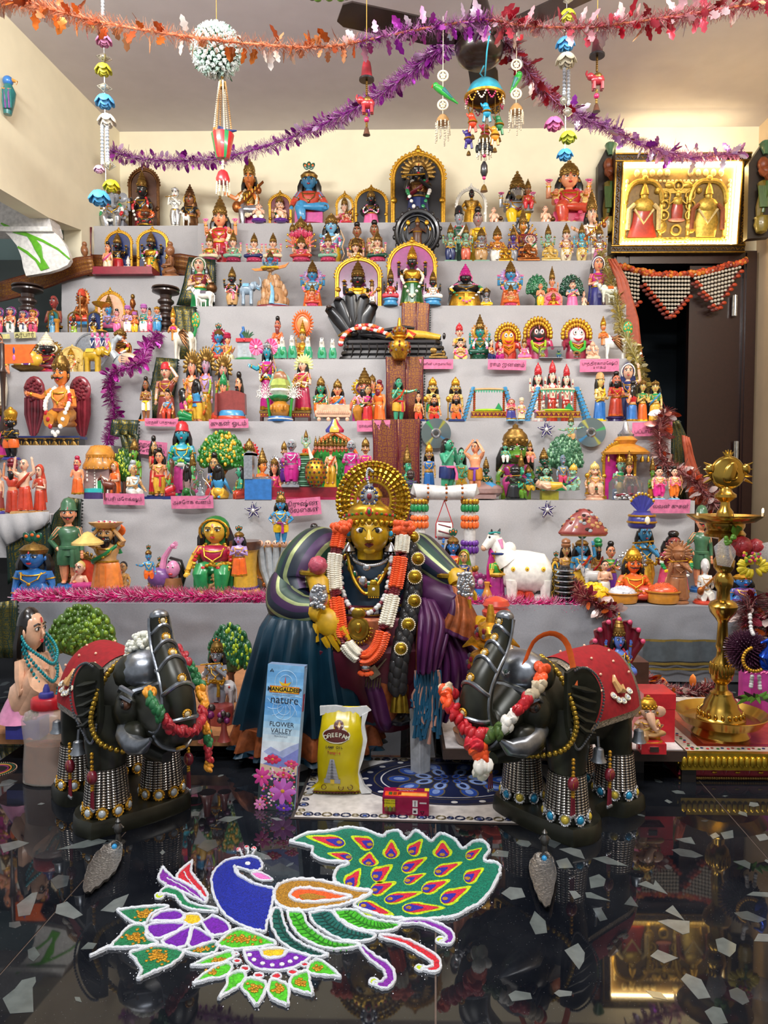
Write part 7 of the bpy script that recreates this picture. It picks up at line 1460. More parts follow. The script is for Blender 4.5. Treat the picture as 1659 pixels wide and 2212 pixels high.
def elp(lb,ba,rz,s,stud):
 root=tg('elephant_statue',lb,'elephant',ba,rz=rz);root.scale=ESC;X=lambda p:(p[0]*s,p[1],p[2])
 def pt(nm,b,m,**k):
  if s<0:b.v=[(-p[0],p[1],p[2])for p in b.v];b.f=[f[::-1]for f in b.f]
  return oj(nm,b,m,root,**k)
 FE=[(-.085,-.062),(-.075,.062),(.105,-.055),(.115,.058)]
 b=MB();out=[(-.13,-.11),(-.08,-.125),(-.03,-.11),(.0,-.075),(.05,-.07),(.075,-.1),(.13,-.105),(.165,-.08),(.17,.07),(.14,.1),(.08,.1),(.05,.075),(-.0,.075),(-.03,.11),(-.1,.115),(-.13,.09),(-.14,.0)]
 q=sn([V3(x,y,0)for x,y in out+out[:1]],60)[:-1]
 b.loft([[(p.x*k,p.y*k,z)for p in q]for z,k in((0,1.0),(.004,1.01),(.026,1.0),(.032,.97))]);pt('plinth',b,M_ele)
 b=MB();n=18
 def ring(x,z,rz_,ry,tilt=0,y=0):return[(x+tilt*rz_*sin(2*pi*j/n),y+ry*cos(2*pi*j/n)*(1-.12*sin(2*pi*j/n)),z+rz_*sin(2*pi*j/n))for j in ra(n)]
 b.loft([ring(.175,.225,.015,.015),ring(.172,.225,.055,.05),ring(.155,.225,.085,.075),ring(.11,.23,.098,.086),ring(.04,.232,.098,.088),ring(-.03,.235,.092,.082),ring(-.08,.24,.085,.074,-.1),ring(-.11,.25,.075,.062,-.2),ring(-.14,.258,.078,.066,-.2),ring(-.175,.262,.068,.06,-.2),ring(-.2,.265,.04,.04)])
 for q_ in PM:b.el((-.15,q_*.032,.315),(.045,.036,.036));b.el((-.17,q_*.045,.25),(.04,.03,.04));b.el((-.198,q_*.05,.205),(.05,.026,.03),12,7,0,ro(.3,'Y'))
 tk=sn((-.175,0,.27,-.215,0,.245,-.25,0,.225,-.285,0,.232,-.3,0,.268,-.29,0,.31,-.262,0,.345,-.235,0,.372,-.218,0,.405,-.212,0,.428),26)
 b.tu(tk,[lerp(.05,.02,min(1,i/22))for i in ra(27)],14)
 b.tu((-.15,0,.2,-.2,0,.175,-.245,0,.165),[.045,.032,.012],10)
 for x,y in FE:
  sp=1.1 if x<0 else 1.
  b.tu((x*.8,y*.72,.24,x*.9,y*.9,.17,x,y,.115,x,y,.07,x,y,.03),[.058,.046,.036,.038,.041],14)
 b.tu((.17,0,.25,.19,.0,.2,.188,.0,.15,.18,-.0,.12),[.014,.01,.009,.013])
 pt('body',b,M_ele,ag=60)
 b=MB();b.el((-.214,0,.43),(.018,.02,.014));[b.tu([(p.x+.0*1,p.y-q_*lerp(.045,.02,i/26)*.98,p.z)for i,p in em(tk)if i>5],.0032)for q_ in PM];pt('trunk_trim',b,M_sil)
 for k2,i in em((8,11,14,17,20,23)):
  p=tk[i];t_=(tk[i+1]-tk[i-1]).normalized();r=lerp(.05,.02,i/22);nn=V3(t_.z,0,-t_.x);nn=nn if nn.x<0 or nn.z<0 else-nn
  nn=-V3(t_.z,0,-t_.x)if(V3(t_.z,0,-t_.x)).dot(V3(-.24,0,.31)-p)>0 else V3(t_.z,0,-t_.x)
  b=MB();b.tu([p+(nn*cos(a)*1.02+V3(0,sin(a),0))*r+t_*.006*cos(a*2)for a in[-1.5+.25*j for j in ra(13)]],.0042);pt('trunk_band',b,M_sil)
  c=p+nn*r*1.0+t_*.014;gem(root,'trunk_stud',X(c),.009,X(nn),('g','#d9c8a0'),gm_)
 for q_ in PM:
  b=MB();b.tu((-.15,q_*.05,.215,-.19,q_*.06,.21,-.235,q_*.062,.2,-.268,q_*.058,.205,-.285,q_*.05,.22),[.012,.021,.02,.014,.004],12);pt('tusk',b,M_sil)
  b=MB();b.el((-.195,q_*.062,.268),(.016,.01,.011));b.el((-.198,q_*.07,.268),(.007,.004,.007),8,5,1);b.tu((-.175,q_*.066,.275,-.195,q_*.072,.285,-.216,q_*.06,.276),.003,5,2);b.tu((-.172,q_*.066,.29,-.196,q_*.072,.302,-.22,q_*.056,.29),.005,5,2);pt('eye',b,[P('a'),P('k'),M_sil])
  b=MB()
  eo=[(-.12,.325),(-.09,.335),(-.06,.318),(-.042,.28),(-.05,.235),(-.075,.2),(-.098,.178),(-.112,.2),(-.12,.25)]
  q=sn([V3(x,0,z)for x,z in eo+eo[:1]],40)[:-1];c0=V3(-.09,0,.26)
  ey=lambda p,o=0:(p.x,q_*(.085+.35*max(0,p.x+.12)+o),p.z)
  b.loft([[ey(c0.lerp(p,k),-.012*(1-k)+(.004 if k<1 else 0))for p in q]for k in(.02,.5,.85,1.0)]+[[ey(c0.lerp(p,k),-.008)for p in q]for k in(1.0,.5,.02)])
  [b.tu([ey(V3(-.112,0,.3-.016*i),.002),ey(V3(-.085,0,.292-.02*i),.006),ey(V3(-.058,0,.285-.02*i),.004)],[.003,.006,.002])for i in ra(5)]
  pt('ear',b,M_ele)
  b=MB();be(b,[ey(p,.006)for p in q[2:34]],.0028,52,0,(5,4));pt('ear_trim',b,M_sil)
  b=MB();b.la((.002,.03,.01,.026,.012,.01,.017,.002,.013,.0),14,(-.03,q_*.1,.14));b.tu((-.03,q_*.1,.17,-.03,q_*.098,.19),.003);pt('bell',b,gilt('#8f949a',.3))
  b=MB();b.la((.002,.03,.01,.026,.012,.01,.017,.002,.013,.0),14,(.145,q_*.088,.14));pt('bell',b,gilt('#8f949a',.3))
 b=MB();b.el((-.16,0,.318),(.052,.062,.044),16,9);b.tu((-.2,-.05,.29,-.212,0,.3,-.2,.05,.29),.006);pt('head_cap',b,M_sil)
 for y,z,x in((0,.35,-.185),(-.03,.34,-.185),(.03,.34,-.185),(-.05,.325,-.17),(.05,.325,-.17),(0,.325,-.208)):gem(root,'head_stud',X((x,y,z)),.0095,X((-.6,y*10,.7)),('s','#6a7f78' if s>0 else '#8a3040'),gm_)
 for nm,x0,x1,a0,k,m in(('lace_border',-.06,.165,.10,1.035,M_lace),('saddle_cloth',-.04,.145,.19,1.06,M_vel)):
  b=MB();cs=[]
  for i in ra(15):
   x=lerp(x0,x1,i/14);rzz=lerp(.09,.098,min(1,(x+.06)/.1))if x<.11 else lerp(.1,.085,(x-.11)/.055);ry=.089 if x<.11 else lerp(.089,.074,(x-.11)/.055)
   row=[]
   for j in ra(25):
    a=-a0*0+lerp(-.25+a0,pi+.25-a0,j/24);hang=max(0,.35-sin(a));row.append((x,(ry*k+.012*max(0,-sin(a)+.3))*cos(a)*(1-.1*sin(a)),.232+rzz*k*sin(a)-(.05 if sin(a)<.1 else 0)*(.1-sin(a))))
   cs.append(row)
  v=[p for r in cs for p in r];b.add(v,[(i*25+j,(i+1)*25+j,(i+1)*25+j+1,i*25+j+1)for i in ra(14)for j in ra(24)]);b.f=[f[::-1]for f in b.f];pt(nm,b,m)
 r_=rnd(4);SY=lambda x,a,o=.0:(x,(.089*1.09+o)*cos(a)*(1-.1*sin(a)),.232+.098*1.07*sin(a))
 for sgn in(0,1):
  aa=lambda a:a if sgn==0 else pi-a
  b=MB();b.tu([SY(.06,aa(.62),.003),SY(.053,aa(.5),.003),SY(.058,aa(.34),.004),SY(.072,aa(.3),.004),SY(.075,aa(.42),.004)],[.003,.007,.009,.006,.002]);pt('paisley',b,P('t'))
  for i,(x,a)in em(((.035,.26),(.05,.16),(.067,.12),(.084,.16),(.096,.26))):p=SY(x,aa(a),.002);gem(root,'cloth_stone',X(p),.0075,X((0,p[1],.1)),('i','#c9d0d6'),gm_)
  for x,a in((-.01,.9),(.03,1.1),(.09,.9),(.12,.6),(.0,.4),(.11,1.2),(.02,.7)):p=SY(x,aa(a),.001);b=MB();b.el(p,.003);pt('sequin',b,P('f'))
 for i,(x,y)in em(FE):
  r0=.0425
  uvlathe('leg_band',[(r0+.004,.052),(r0+.001,.08),(r0-.004,.125)],40,M_rh,root,(x*s,y,0))
  for k2 in ra(9):
   a=2*pi*k2/9+.2;gem(root,'anklet_stud',((x+.0455*cos(a))*s,y+.0455*sin(a),.043),.0125,(cos(a)*s,sin(a),.05),('g' if stud==1 else 's',('#c9d4da','#c9d4da')[k2%2]if stud==1 else('#2f9ac8','#d9c04a')[k2%2]),gm_)
 b=MB();be(b,(-.12,-.02,.345,-.118,-.062,.32,-.112,-.09,.27,-.11,-.1,.22,-.13,-.085,.18,-.16,-.03,.16,-.16,.03,.16,-.13,.085,.18,-.11,.1,.22,-.112,.09,.27,-.118,.062,.32,-.12,.02,.345),.0062,64);pt('bead_chain',b,gilt('#b8953a',.22))
 for x,y,z in((-.125,-.105,.165),(.0,-.108,.155),(-.15,.09,.16)):
  b=MB();be(b,(x,y,z,x,y,z-.03),.004,4);b.el((x,y,z-.045),(.014,.01,.014),12,8,1);b.to((x,y-.006,z-.045),.008,.002,'y',12,5);be(b,(x,y,z-.06,x,y,z-.07),.004,2);[b.tu((x+.004*k2,y,z-.07,x+.006*k2,y,z-.105),.0022,4,2)for k2 in(-1,0,1)];[b.el((x+.006*k2,y,z-.108),.004,6,4,3)for k2 in(-1,0,1)];pt('tassel',b,[P('g'),P('m'),P('m'),P('s')])
 return root,tk
def eb(px_,py_):p=FL(px_,py_);return(p.x,p.y,0)
E1,TR=elp('dark elephant statue at right with trunk curled up, facing left, red velvet cloth',eb(1222,1752),radians(40),1,2)
E2,_=elp('dark elephant statue at left with trunk curled up, facing right, red velvet cloth',eb(262,1738),radians(-47),-1,1)
def eg(root,s,pts,cs,r,n,lb,name='flower_garland',seg=4):
 t=tg(name,lb,'garland',tpl(root.location),rz=root.rotation_euler.z);t.scale=ESC;b=MB();q=sn([(p[0]*s,p[1],p[2])for p in pts],n);r_=rnd(n)
 for i,p in em(q):[b.el(p+V3(r_.uniform(-.4,.4)*r,r_.uniform(-.4,.4)*r,r_.uniform(-.3,.3)*r),(r*.8,r*.45,r*.7),7,5,(i//seg)%len(cs),ro(r_.uniform(0,3),'Y')@ro(r_.uniform(-1,1),'X'))for _ in ra(3)]
 oj('flowers',b,[mat(PAL.get(c,c),.6)for c in cs],t);return t
t=eg(E1,1,[(-.17,-.06,.335),(-.2,-.075,.31),(-.235,-.07,.285),(-.27,-.06,.255),(-.3,-.05,.235),(-.335,-.02,.235),(-.345,.02,.27),(-.34,.045,.3),(-.315,.05,.29)],('#e8501a','#c9b89a','#b8101f','#e8e4da','#3f5a1f','#b8101f','#b8101f'),.016,36,'red and white cloth flower garland looped round right elephant trunk')
eg(E1,1,[(-.335,-.03,.225),(-.33,-.035,.2),(-.325,-.04,.17)],('#c9152a','#e8501a','#e8e4da'),.02,8,'short drop of red and orange cloth flowers below right elephant trunk','flower_drop',3)
eg(E2,-1,[(-.15,.07,.345),(-.19,.075,.32),(-.215,.085,.28),(-.245,.08,.25),(-.275,.06,.235),(-.315,.02,.228),(-.335,-.03,.25),(-.325,-.06,.29),(-.29,-.055,.31)],('#a01525','#1f6a3a','#d9901f','#a01525','#b01a2a'),.0135,44,'red, green and yellow thread garland draped on left elephant trunk','thread_garland',6)
eg(E2,-1,[(-.285,.062,.225),(-.29,.066,.2),(-.292,.066,.17),(-.292,.066,.14)],('#d9901f','#1f6a3a','#a01525'),.011,14,'short red and gold thread tassel below left elephant trunk','thread_tassel',4)
t=tg('white_flower_tuft','tuft of small white jasmine buds on left elephant head','flower',tpl(E2.location),rz=E2.rotation_euler.z);t.scale=ESC;b=MB();r_=rnd(6)
for i in ra(90):a,e=r_.uniform(0,6.28),r_.uniform(-.2,1.5);d_=V3(cos(a)*cos(e),sin(a)*cos(e),sin(e));c=V3(.135,0,.35);b.tu([c,c+d_*.034],[.002,.004]);b.el(c+d_*.036,.0048)
oj('buds',b,mat('#dedfd2',.6),t)
t=tg('orange_ribbon','orange ribbon looped on right elephant head',0,tpl(E1.location),rz=E1.rotation_euler.z);t.scale=ESC;b=MB();b.tu(sn((-.19,-.03,.34,-.17,-.04,.385,-.14,-.06,.4,-.11,-.075,.38,-.1,-.085,.33,-.102,-.09,.3),16),.006,8,flat=.16);oj('ribbon',b,mat('#e0611a',.5),t)
# large dressed
AD=1.72;AU=AD/FPX;AC=W(806,1106,AD);A0=V3(AC.x,AD,0)
am=tg('dressed_goddess_doll','large seated goddess doll with yellow face, golden ray halo and dark silk sari',0,(A0.x,A0.y,0))
def A(x,y,dd=0.):
 p=W(x,y,AD+dd);return V3(p.x-A0.x,dd,p.z)
def ap(nm,b,m,**k):return oj(nm,b,m,am,**k)
def silk(c,c2=None,sc=14.):return mat(c,.42,.15,'silk',sc,.35,.3,0,1.,.3)
S_teal=silk('#0c2f40');S_pur=silk('#4a1c48');S_cop=mat('#96512c',.42,.45,'zari',70.,.35,.4);S_mar=silk('#5a1a2c')
def af(nm,rows,m,pleat=0.,npl=18,n=56,sed=0,**k):
 b=MB();rs=[]
 for i,(y,xl,xr,dc,dr)in em(rows):
  c=A((xl+xr)/2,y,dc);rx=(xr-xl)/2*AU;amp=pleat*min(1,i/max(1,len(rows)-1)*1.2+.08)
  rs.append([(c.x+rx*cos(2*pi*j/n)*(1+amp*.4*sin(npl*2*pi*j/n+sed)),c.y+dr*sin(2*pi*j/n)*(1+amp*sin(npl*2*pi*j/n+sed)+amp*.5*sin(7*2*pi*j/n+i*.4+sed)),c.z)for j in ra(n)])
 b.loft(rs[::-1]);o=ap(nm,b,m,**k);return o
def sh_(nm,rows,m,th=.006,fold=.0,nf=6,nu=30,bd=None,sed=0,mesh_mats=None):
 b=MB();L=[sn([A(*p)for p in r],nu)for r in rows];M=[]
 cs=[sn([r[i]for r in L],16)for i in ra(nu+1)]
 nv=16;v=[]
 for j in ra(nv+1):
  for i in ra(nu+1):p=cs[i][j];v.append((p.x,p.y+fold*sin(nf*2*pi*i/nu+sed+j*.08)*(.25+.75*j/nv),p.z))
 b.add(v,[(j*(nu+1)+i,(j+1)*(nu+1)+i,(j+1)*(nu+1)+i+1,j*(nu+1)+i+1)for j in ra(nv)for i in ra(nu)])
 if bd:b.m=[1 if bd(i/nu,j/nv)else 0 for j in ra(nv)for i in ra(nu)]
 o=ap(nm,b,m,ag=70);s_=o.modifiers.new('thickness','SOLIDIFY');s_.thickness=th;s_.offset=0;return o
ch=tg('plastic_chair','white plastic chair under large seated goddess doll',0,(A0.x,A0.y+.06,0));b=MB()
yz2=lambda y,dd=0:A(806,y,dd).z
CF=FL(908,1668)
for x,y in((CF.x-A0.x,CF.y-A0.y-.06),(CF.x-A0.x-.27,CF.y-A0.y-.05),(CF.x-A0.x-.25,.2),(CF.x-A0.x-.02,.2)):
 b=MB();b.tu((x,y,0,x,y+.004,.14),[.021,.024],4);b.tu((x,y-.012,0,x,y-.012,.13),.007);oj('leg',b,mat('#a9abad',.4),ch)
b=MB();b.box(CF.x-A0.x-.3,CF.x-A0.x+.09,-.15,.24,.13,.155);b.box(CF.x-A0.x-.28,CF.x-A0.x+.03,.21,.235,.155,.36);oj('seat',b,mat('#a9abad',.4),ch)
af('torso',[(1180,738,862,.05,.05),(1200,690,905,.06,.075),(1240,690,915,.06,.085),(1300,700,905,.05,.085),(1330,690,920,.05,.1)],silk('#10283a'))
af('lap',[(1296,668,930,.05,.09),(1330,620,985,.03,.13),(1380,600,990,.0,.15),(1440,640,960,.0,.14),(1500,700,930,.02,.11),(1556,740,900,.03,.09)],S_mar,.03,14)
af('skirt',[(1312,604,712,-.02,.055),(1326,580,745,-.04,.09),(1350,566,765,-.045,.105),(1400,552,772,-.04,.115),(1460,536,788,-.035,.12),(1520,520,806,-.03,.125),(1552,513,814,-.03,.128)],S_teal,.17,17,120)
af('skirt_border',[(1551,513,814,-.03,.129),(1570,508,818,-.03,.13),(1596,502,824,-.03,.132)],S_cop,.17,17,120)
af('skirt_hem',[(1595,502,825,-.03,.133),(1606,500,828,-.03,.134)],S_teal,.17,17,120)
b=MB();b.tu([A(880,1330,.02),A(930,1275,-.02),A(975,1300,-.05),A(985,1350,-.05),A(960,1400,-.02)],[.05,.046,.042,.038,.026],16);ap('knee_drape',b,S_pur)
sh_('copper_pallu',[[(962,1262,-.05),(985,1268,-.07),(1012,1300,-.06),(1036,1345,-.03)],[(972,1310,-.09),(992,1322,-.1),(1014,1345,-.09),(1040,1372,-.05)],[(950,1362,-.1),(982,1376,-.11),(1014,1388,-.1),(1044,1394,-.06)]],[S_cop,S_pur],fold=.004,nf=5,bd=lambda u,v:v>.82 or(u<.22 and v<.6))
sh_('pleat_fan',[[(905,1352,-.07),(930,1350,-.08),(955,1356,-.08),(985,1366,-.07)],[(900,1430,-.1),(935,1430,-.1),(975,1430,-.1),(1030,1410,-.06)],[(890,1500,-.1),(925,1510,-.1),(975,1500,-.09),(1040,1445,-.05)],[(880,1560,-.08),(920,1570,-.08),(960,1560,-.07),(1000,1500,-.04)]],[S_pur,S_cop,S_teal],fold=.016,nf=8,nu=56)
pf=am.children[-1];me=pf.data
for p in me.polygons:c=p.center;u=(p.index%56)/56;vv=(p.index//56)/16;p.material_index=1 if(u>.36 and u<.6)or vv>.7 and u<.8 or(u>.8 and vv>.3)else(2 if u>.6 and u<.8 else 0)
sh_('copper_fall',[[(740,1330,-.1),(790,1335,-.12),(850,1335,-.12),(890,1335,-.09)],[(742,1400,-.11),(800,1410,-.13),(850,1410,-.13),(900,1400,-.1)],[(770,1470,-.09),(815,1470,-.12),(860,1475,-.12),(905,1460,-.1)],[(800,1540,-.06),(830,1545,-.1),(865,1545,-.1),(900,1530,-.08)]],[S_mar,S_cop],fold=.006,nf=5,bd=lambda u,v:(u+v*.3)%.5>.22)
sh_('purple_fall',[[(762,1420,-.12),(780,1440,-.13),(800,1455,-.13),(815,1440,-.12)],[(786,1480,-.13),(800,1490,-.14),(822,1495,-.14),(845,1480,-.12)],[(800,1520,-.12),(815,1550,-.13),(838,1556,-.13),(856,1528,-.11)],[(812,1560,-.1),(828,1578,-.11),(846,1566,-.11),(862,1536,-.1)]],[S_pur,S_cop],fold=.004,nf=3,bd=lambda u,v:u>.72)
sh_('purple_pallu',[[(900,1290,-.05),(915,1292,-.08),(930,1296,-.08),(950,1296,-.05)],[(900,1340,-.1),(925,1340,-.13),(950,1345,-.12),(970,1350,-.08)],[(898,1400,-.13),(920,1405,-.15),(940,1405,-.14),(960,1405,-.11)],[(900,1452,-.13),(915,1456,-.15),(935,1450,-.14),(948,1442,-.11)]],[S_pur,S_cop],fold=.011,nf=5,nu=40,bd=lambda u,v:.0<u<.1)
b=MB();r_=rnd(8)
for i in ra(46):
 x=lerp(897,950,i/45);y1=r_.uniform(1520,1612)-abs(x-925)*.5;b.tu(sn([A(x,1448,-.135+.01*sin(i)),A(x+r_.uniform(-4,4),1480,-.14),A(x+r_.uniform(-6,6)-2,(1480+y1)/2,-.14),A(x+r_.uniform(-9,7)-4,y1,-.138)],8),[.003,.0034,.003,.0028,.003,.0028,.0026,.003,.005],5,i%7==0)
stuff(ap('tassel_fringe',b,[silk('#0f4a66'),silk('#a87a6a')]))
S_str=[silk('#15202e'),silk('#3a1d46'),silk('#16382c'),mat('#8f9a6a',.4,.5,'zari')]
def slv(nm,pts,rad,n=20,w=(0,0,1,1,3,2,2,0,3)):
 b=MB();q=sn([A(*p)for p in pts],26);m=len(rad)-1
 rr=[lerp(rad[min(int(i/26*m),m-1)],rad[min(int(i/26*m),m-1)+1],i/26*m-min(int(i/26*m),m-1))for i in ra(27)]
 b.tu(q,rr,72)
 for i,f in em(b.f):
  if len(f)==4:b.m[i]=w[(i%72)//2%len(w)]
 return ap(nm,b,S_str)
slv('sleeve',[(722,1196,.07),(690,1190,.03),(660,1225,.0),(645,1270,-.02),(652,1300,-.05)],[.04,.06,.065,.06,.045])
slv('arm_wrap',[(640,1240,.0),(620,1262,-.02),(622,1300,-.05),(655,1322,-.08),(690,1322,-.1)],[.03,.042,.05,.045,.034])
slv('sleeve',[(880,1192,.07),(905,1196,.04),(935,1220,.01),(968,1246,-.02),(985,1256,-.03)],[.045,.05,.045,.036,.028])
Y=mat('#c79a14',.42,0,'turmeric');RN=P('m')
def dh(pts,d,s_,r,nm='hand'):
 b=MB();q=[A(*p)for p in pts];b.tu(q,[.018,.024,.022],12);hn(b,q[-1],d,s_,r);k0=len(b.v);ap(nm,b,Y)
dh([(676,1240,-.07),(690,1262,-.09),(692,1285,-.1)],(.05,-.05,-1),1,.03)
dh([(668,1318,-.09),(688,1322,-.12),(700,1328,-.13)],(.3,-.2,-.55),1,.03)
dh([(978,1240,-.03),(988,1248,-.05),(992,1262,-.06)],(.05,-.1,-1),-1,.025)
dh([(1020,1345,-.03),(1036,1352,-.05),(1044,1355,-.06)],(1,-.2,-.05),-1,.022)
r_=rnd(3)
for x,y,dd in((688,1290,-.135),(1006,1262,-.1)):b=MB();b.el(A(x,y,dd),(.021,.012,.03));[b.el(A(x+r_.uniform(-16,16),y+r_.uniform(-24,24),dd-.012),.005)for _ in ra(40)];ap('hand_ornament',b,P('s'))
for p in((676,1236,-.07),(968,1242,-.03),(1032,1350,-.045)):b=MB();b.to(A(*p),.026,.006,'z',18,6);ap('bangle',b,gilt('#b8922a',.25))
rose(A(686,1222,-.1),.024,mat('#b0455a',.6,sn_=.3),am,'pink_rose')
HC=A(799,1152,-.02);b=MB()
FR=(42*AU,.05,47*AU)
b.el(HC,FR,24,16,0,None,.06);b.rn([(A(799,1206,0).z,.03,.03,HC.x,HC.y+.012),(A(799,1180,0).z,.03,.032,HC.x,HC.y+.01)],14)
fy=lambda x,z:HC.y-FR[1]*sqrt(max(0,1-(x/FR[0])**2-(z/FR[2])**2))
fp=lambda x,z,o=0.:V3(HC.x+x*AU,fy(x*AU,z*AU)-o,HC.z+z*AU)
b.tu([fp(0,10,-.002),fp(0,0,.004),fp(0,-8,.008),fp(0,-12,.003)],[.003,.005,.0085,.005],9);[b.el(fp(5*q,-9,.002),(.005,.005,.004))for q in PM];b.el(fp(0,-34,-.004),(.014,.008,.01))
for q in PM:b.el(HC+V3(q*43*AU,.01,-2*AU),(.008,.012,.02))
ap('face',b,mat('#c39a1a',.3,.1,'turmeric'))
for q in PM:
 b=MB();b.el(fp(17*q,9,-.003),(.0115,.005,.0062),14,8);b.el(fp(17*q,9,.0012),(.0056,.002,.0056),12,7,1);b.tu([fp(6*q,8,.001),fp(12*q,14,.0016),fp(20*q,15,.0016),fp(29*q,10,.001)],[.0006,.0013,.0013,.0005],6,1);ap('eye',b,[P('w'),P('k')])
 b=MB();b.tu([fp(5*q,20,.001),fp(13*q,27,.001),fp(23*q,26,.001),fp(31*q,19,.001)],[.0008,.0017,.0017,.0005]);ap('eyebrow',b,P('k'))
 b=MB();c=HC+V3(q*45*AU,-.006,0);b.el(c,(.0085,.004,.011));b.el(c+V3(0,-.004,0),(.005,.003,.007),10,6,1);[b.el(c+V3(.0095*cos(a),-.002,.012*sin(a)),.0022,5,4,2)for a in ag(14)];b.la((.002,-.02,.013,-.034,.015,-.04,.0,-.04),14,tpl(c),mi=2);[b.el(c+V3(.013*cos(a),.013*sin(a),-.045),.0024,5,4,2)for a in ag(10)];ap('earring',b,[P('g'),mat('#3aa8d8',.1,.2,'gem'),P('s')])
b=MB();b.tu([fp(-9,-21,.001),fp(-4,-18.5,.003),fp(0,-19.5,.003),fp(4,-18.5,.003),fp(9,-21,.001)],[.001,.0022,.0018,.0022,.001]);b.tu([fp(-8,-21.5,.001),fp(0,-24.5,.0035),fp(8,-21.5,.001)],[.001,.0034,.001]);ap('lips',b,mat('#6a0f1a',.3))
b=MB();b.el(fp(0,28,.001),(.005,.002,.007));b.el(fp(0,28,.003),(.0022,.0015,.003),7,5,1);[b.el(fp(7.5*q,-7,.002),.002,6,5,1)for q in PM];ap('forehead_mark',b,[P('x'),P('s')])
b=MB();b.el(HC+V3(0,.022,8*AU),(.054,.05,.056),18,11);[b.tu([HC+V3(q*40*AU,.02,10*AU),HC+V3(q*50*AU,.03,-20*AU),HC+V3(q*52*AU,.035,-60*AU)],[.016,.018,.012],9)for q in PM];ap('hair',b,P('hair'))
G=gilt('#b8922a');b=MB()
cb=lambda a,z,r:HC+V3(sin(a)*r,.01-cos(a)*.052*(r/.052)*.95,z)
rows=[]
for k2,(z,r)in em(((20,.05),(30,.056),(46,.054),(56,.044),(64,.03),(72,.024),(80,.03),(88,.026),(98,.018))):rows.append([cb(-pi+2*pi*j/32,(z-7*abs(sin((-pi+2*pi*j/32)*.5))*(k2<3)+(6*cos((-pi+2*pi*j/32))if k2 in(2,3)else 0))*AU,r)for j in ra(32)])
b.loft(rows);[b.el(cb(-1.5+.25*i,27*AU-5*abs(-1.5+.25*i)*AU,.058),(.006,.005,.007))for i in ra(13)]
ap('crown',b,G);b=MB();[b.el(cb(-1.3+.2*i,(46-6*abs(-1.3+.2*i))*AU,.059),.0035,6,4,i%2)for i in ra(14)];b.el(cb(0,48*AU,.06),(.007,.004,.011));b.el(cb(0,48*AU,.063),(.004,.003,.007),8,5,1);ap('crown_stones',b,[P('r'),P('+')])
HL=A(806,1082,.05);HR_,HV=80*AU,86*AU
for i in ra(34):
 a=2*pi*(i+.5)/34
 if cos(a)<-.86:continue
 b=MB();d_=V3(sin(a)*HR_,0,cos(a)*HV);p=lambda k:HL+d_*k
 b.tu([p(.46),p(.52),p(.56),p(.62),p(.66),p(.74),p(.78),p(.86),p(.9),p(.98),p(1.01)],[.0015,.003,.0045,.0025,.0055,.0035,.0068,.004,.0075,.006,.002])
 ap('halo_ray',b,G)
b=MB();b.to(HL,HR_*.99,.0028,'y',60,6,0,HV/HR_);b.to(HL,HR_*.5,.004,'y',44,6,0,HV/HR_);[b.el(HL+V3(HR_*1.0*sin(a),-.002,HV*1.0*cos(a)),.0048)for a in ag(60)if cos(a)>-.9];ap('halo_rim',b,G)
b=MB();b.to(HL+V3(0,.012,0),HR_*.78,.012,'y',50,6,0,HV/HR_);b.v=[(x,HL.y+.012+(y-HL.y-.012)*.2,z)for x,y,z in b.v];ap('halo_plate',b,G)
b=MB();c=A(798,1072,-.045);b.el(c,(.014,.006,.018),14,8);[b.el(c+V3(.017*sin(a),-.001,.021*cos(a)),.0042,6,4,1+i%2)for i,a in em(ag(16))];b.el(c+V3(0,-.006,0),(.006,.004,.008),9,6,3);be(b,[c+V3(0,0,.022),c+V3(-.006,.004,.045),c+V3(-.002,.006,.062),c+V3(.007,.004,.056)],.0035,14,1);b.tu([c,c+V3(0,.03,.01)],.004);ap('crown_brooch',b,[P('s'),P('s'),P('n'),P('m')])
b=MB();be(b,[A(756,1196,.01),A(770,1214,-.04),A(800,1222,-.06),A(830,1214,-.04),A(846,1196,.01)],.0042,34);b.el(A(792,1226,-.065),(.009,.004,.008));ap('pearl_choker',b,P('s'))
b=MB();q=sn([A(744,1196,.0),A(756,1226,-.035),A(782,1258,-.055),A(800,1262,-.06),A(824,1246,-.05),A(842,1222,-.03),A(856,1190,.0)],17);[b.el(p,(.007,.004,.009),8,6,i%2)for i,p in em(q)];[b.el(p+V3(0,-.004,0),(.004,.003,.006),7,5,2+i%2)for i,p in em(q)];b.el(A(784,1256,-.062),(.01,.005,.013));ap('stone_necklace',b,[P('s'),P('g'),mat('#0f6a3a',.08,.2,'gem'),P('m')])
b=MB();q=sn([A(748,1168,.0),A(752,1206,-.03),A(764,1250,-.06),A(788,1282,-.075),A(812,1268,-.075),A(836,1228,-.05),A(850,1190,-.01),A(853,1160,.0)],40);b.tu(q,.004);ap('gold_chain',b,G)
b=MB();p=A(807,1272,-.085);b.box(p.x-.013,p.x+.013,p.y-.004,p.y+.004,p.z-.016,p.z+.008);b.el(p+V3(0,0,.012),(.009,.004,.009));b.el(p+V3(0,-.005,0),.004,7,5,1);[b.el(p+V3(-.01+.005*i,-.003,-.019),.0025)for i in ra(5)];ap('gold_pendant',b,[G,P('W')])
b=MB();q=sn([A(736,1200,-.03),A(738,1262,-.06),A(750,1302,-.09),A(775,1326,-.11),A(805,1320,-.11),A(830,1290,-.09),A(842,1240,-.06),A(846,1200,-.03)],36);[b.el(p,.0062 if i%3 else .005,8,6,0 if i%3 else 1)for i,p in em(q)];ap('pearl_coral_string',b,[P('W'),P('m')])
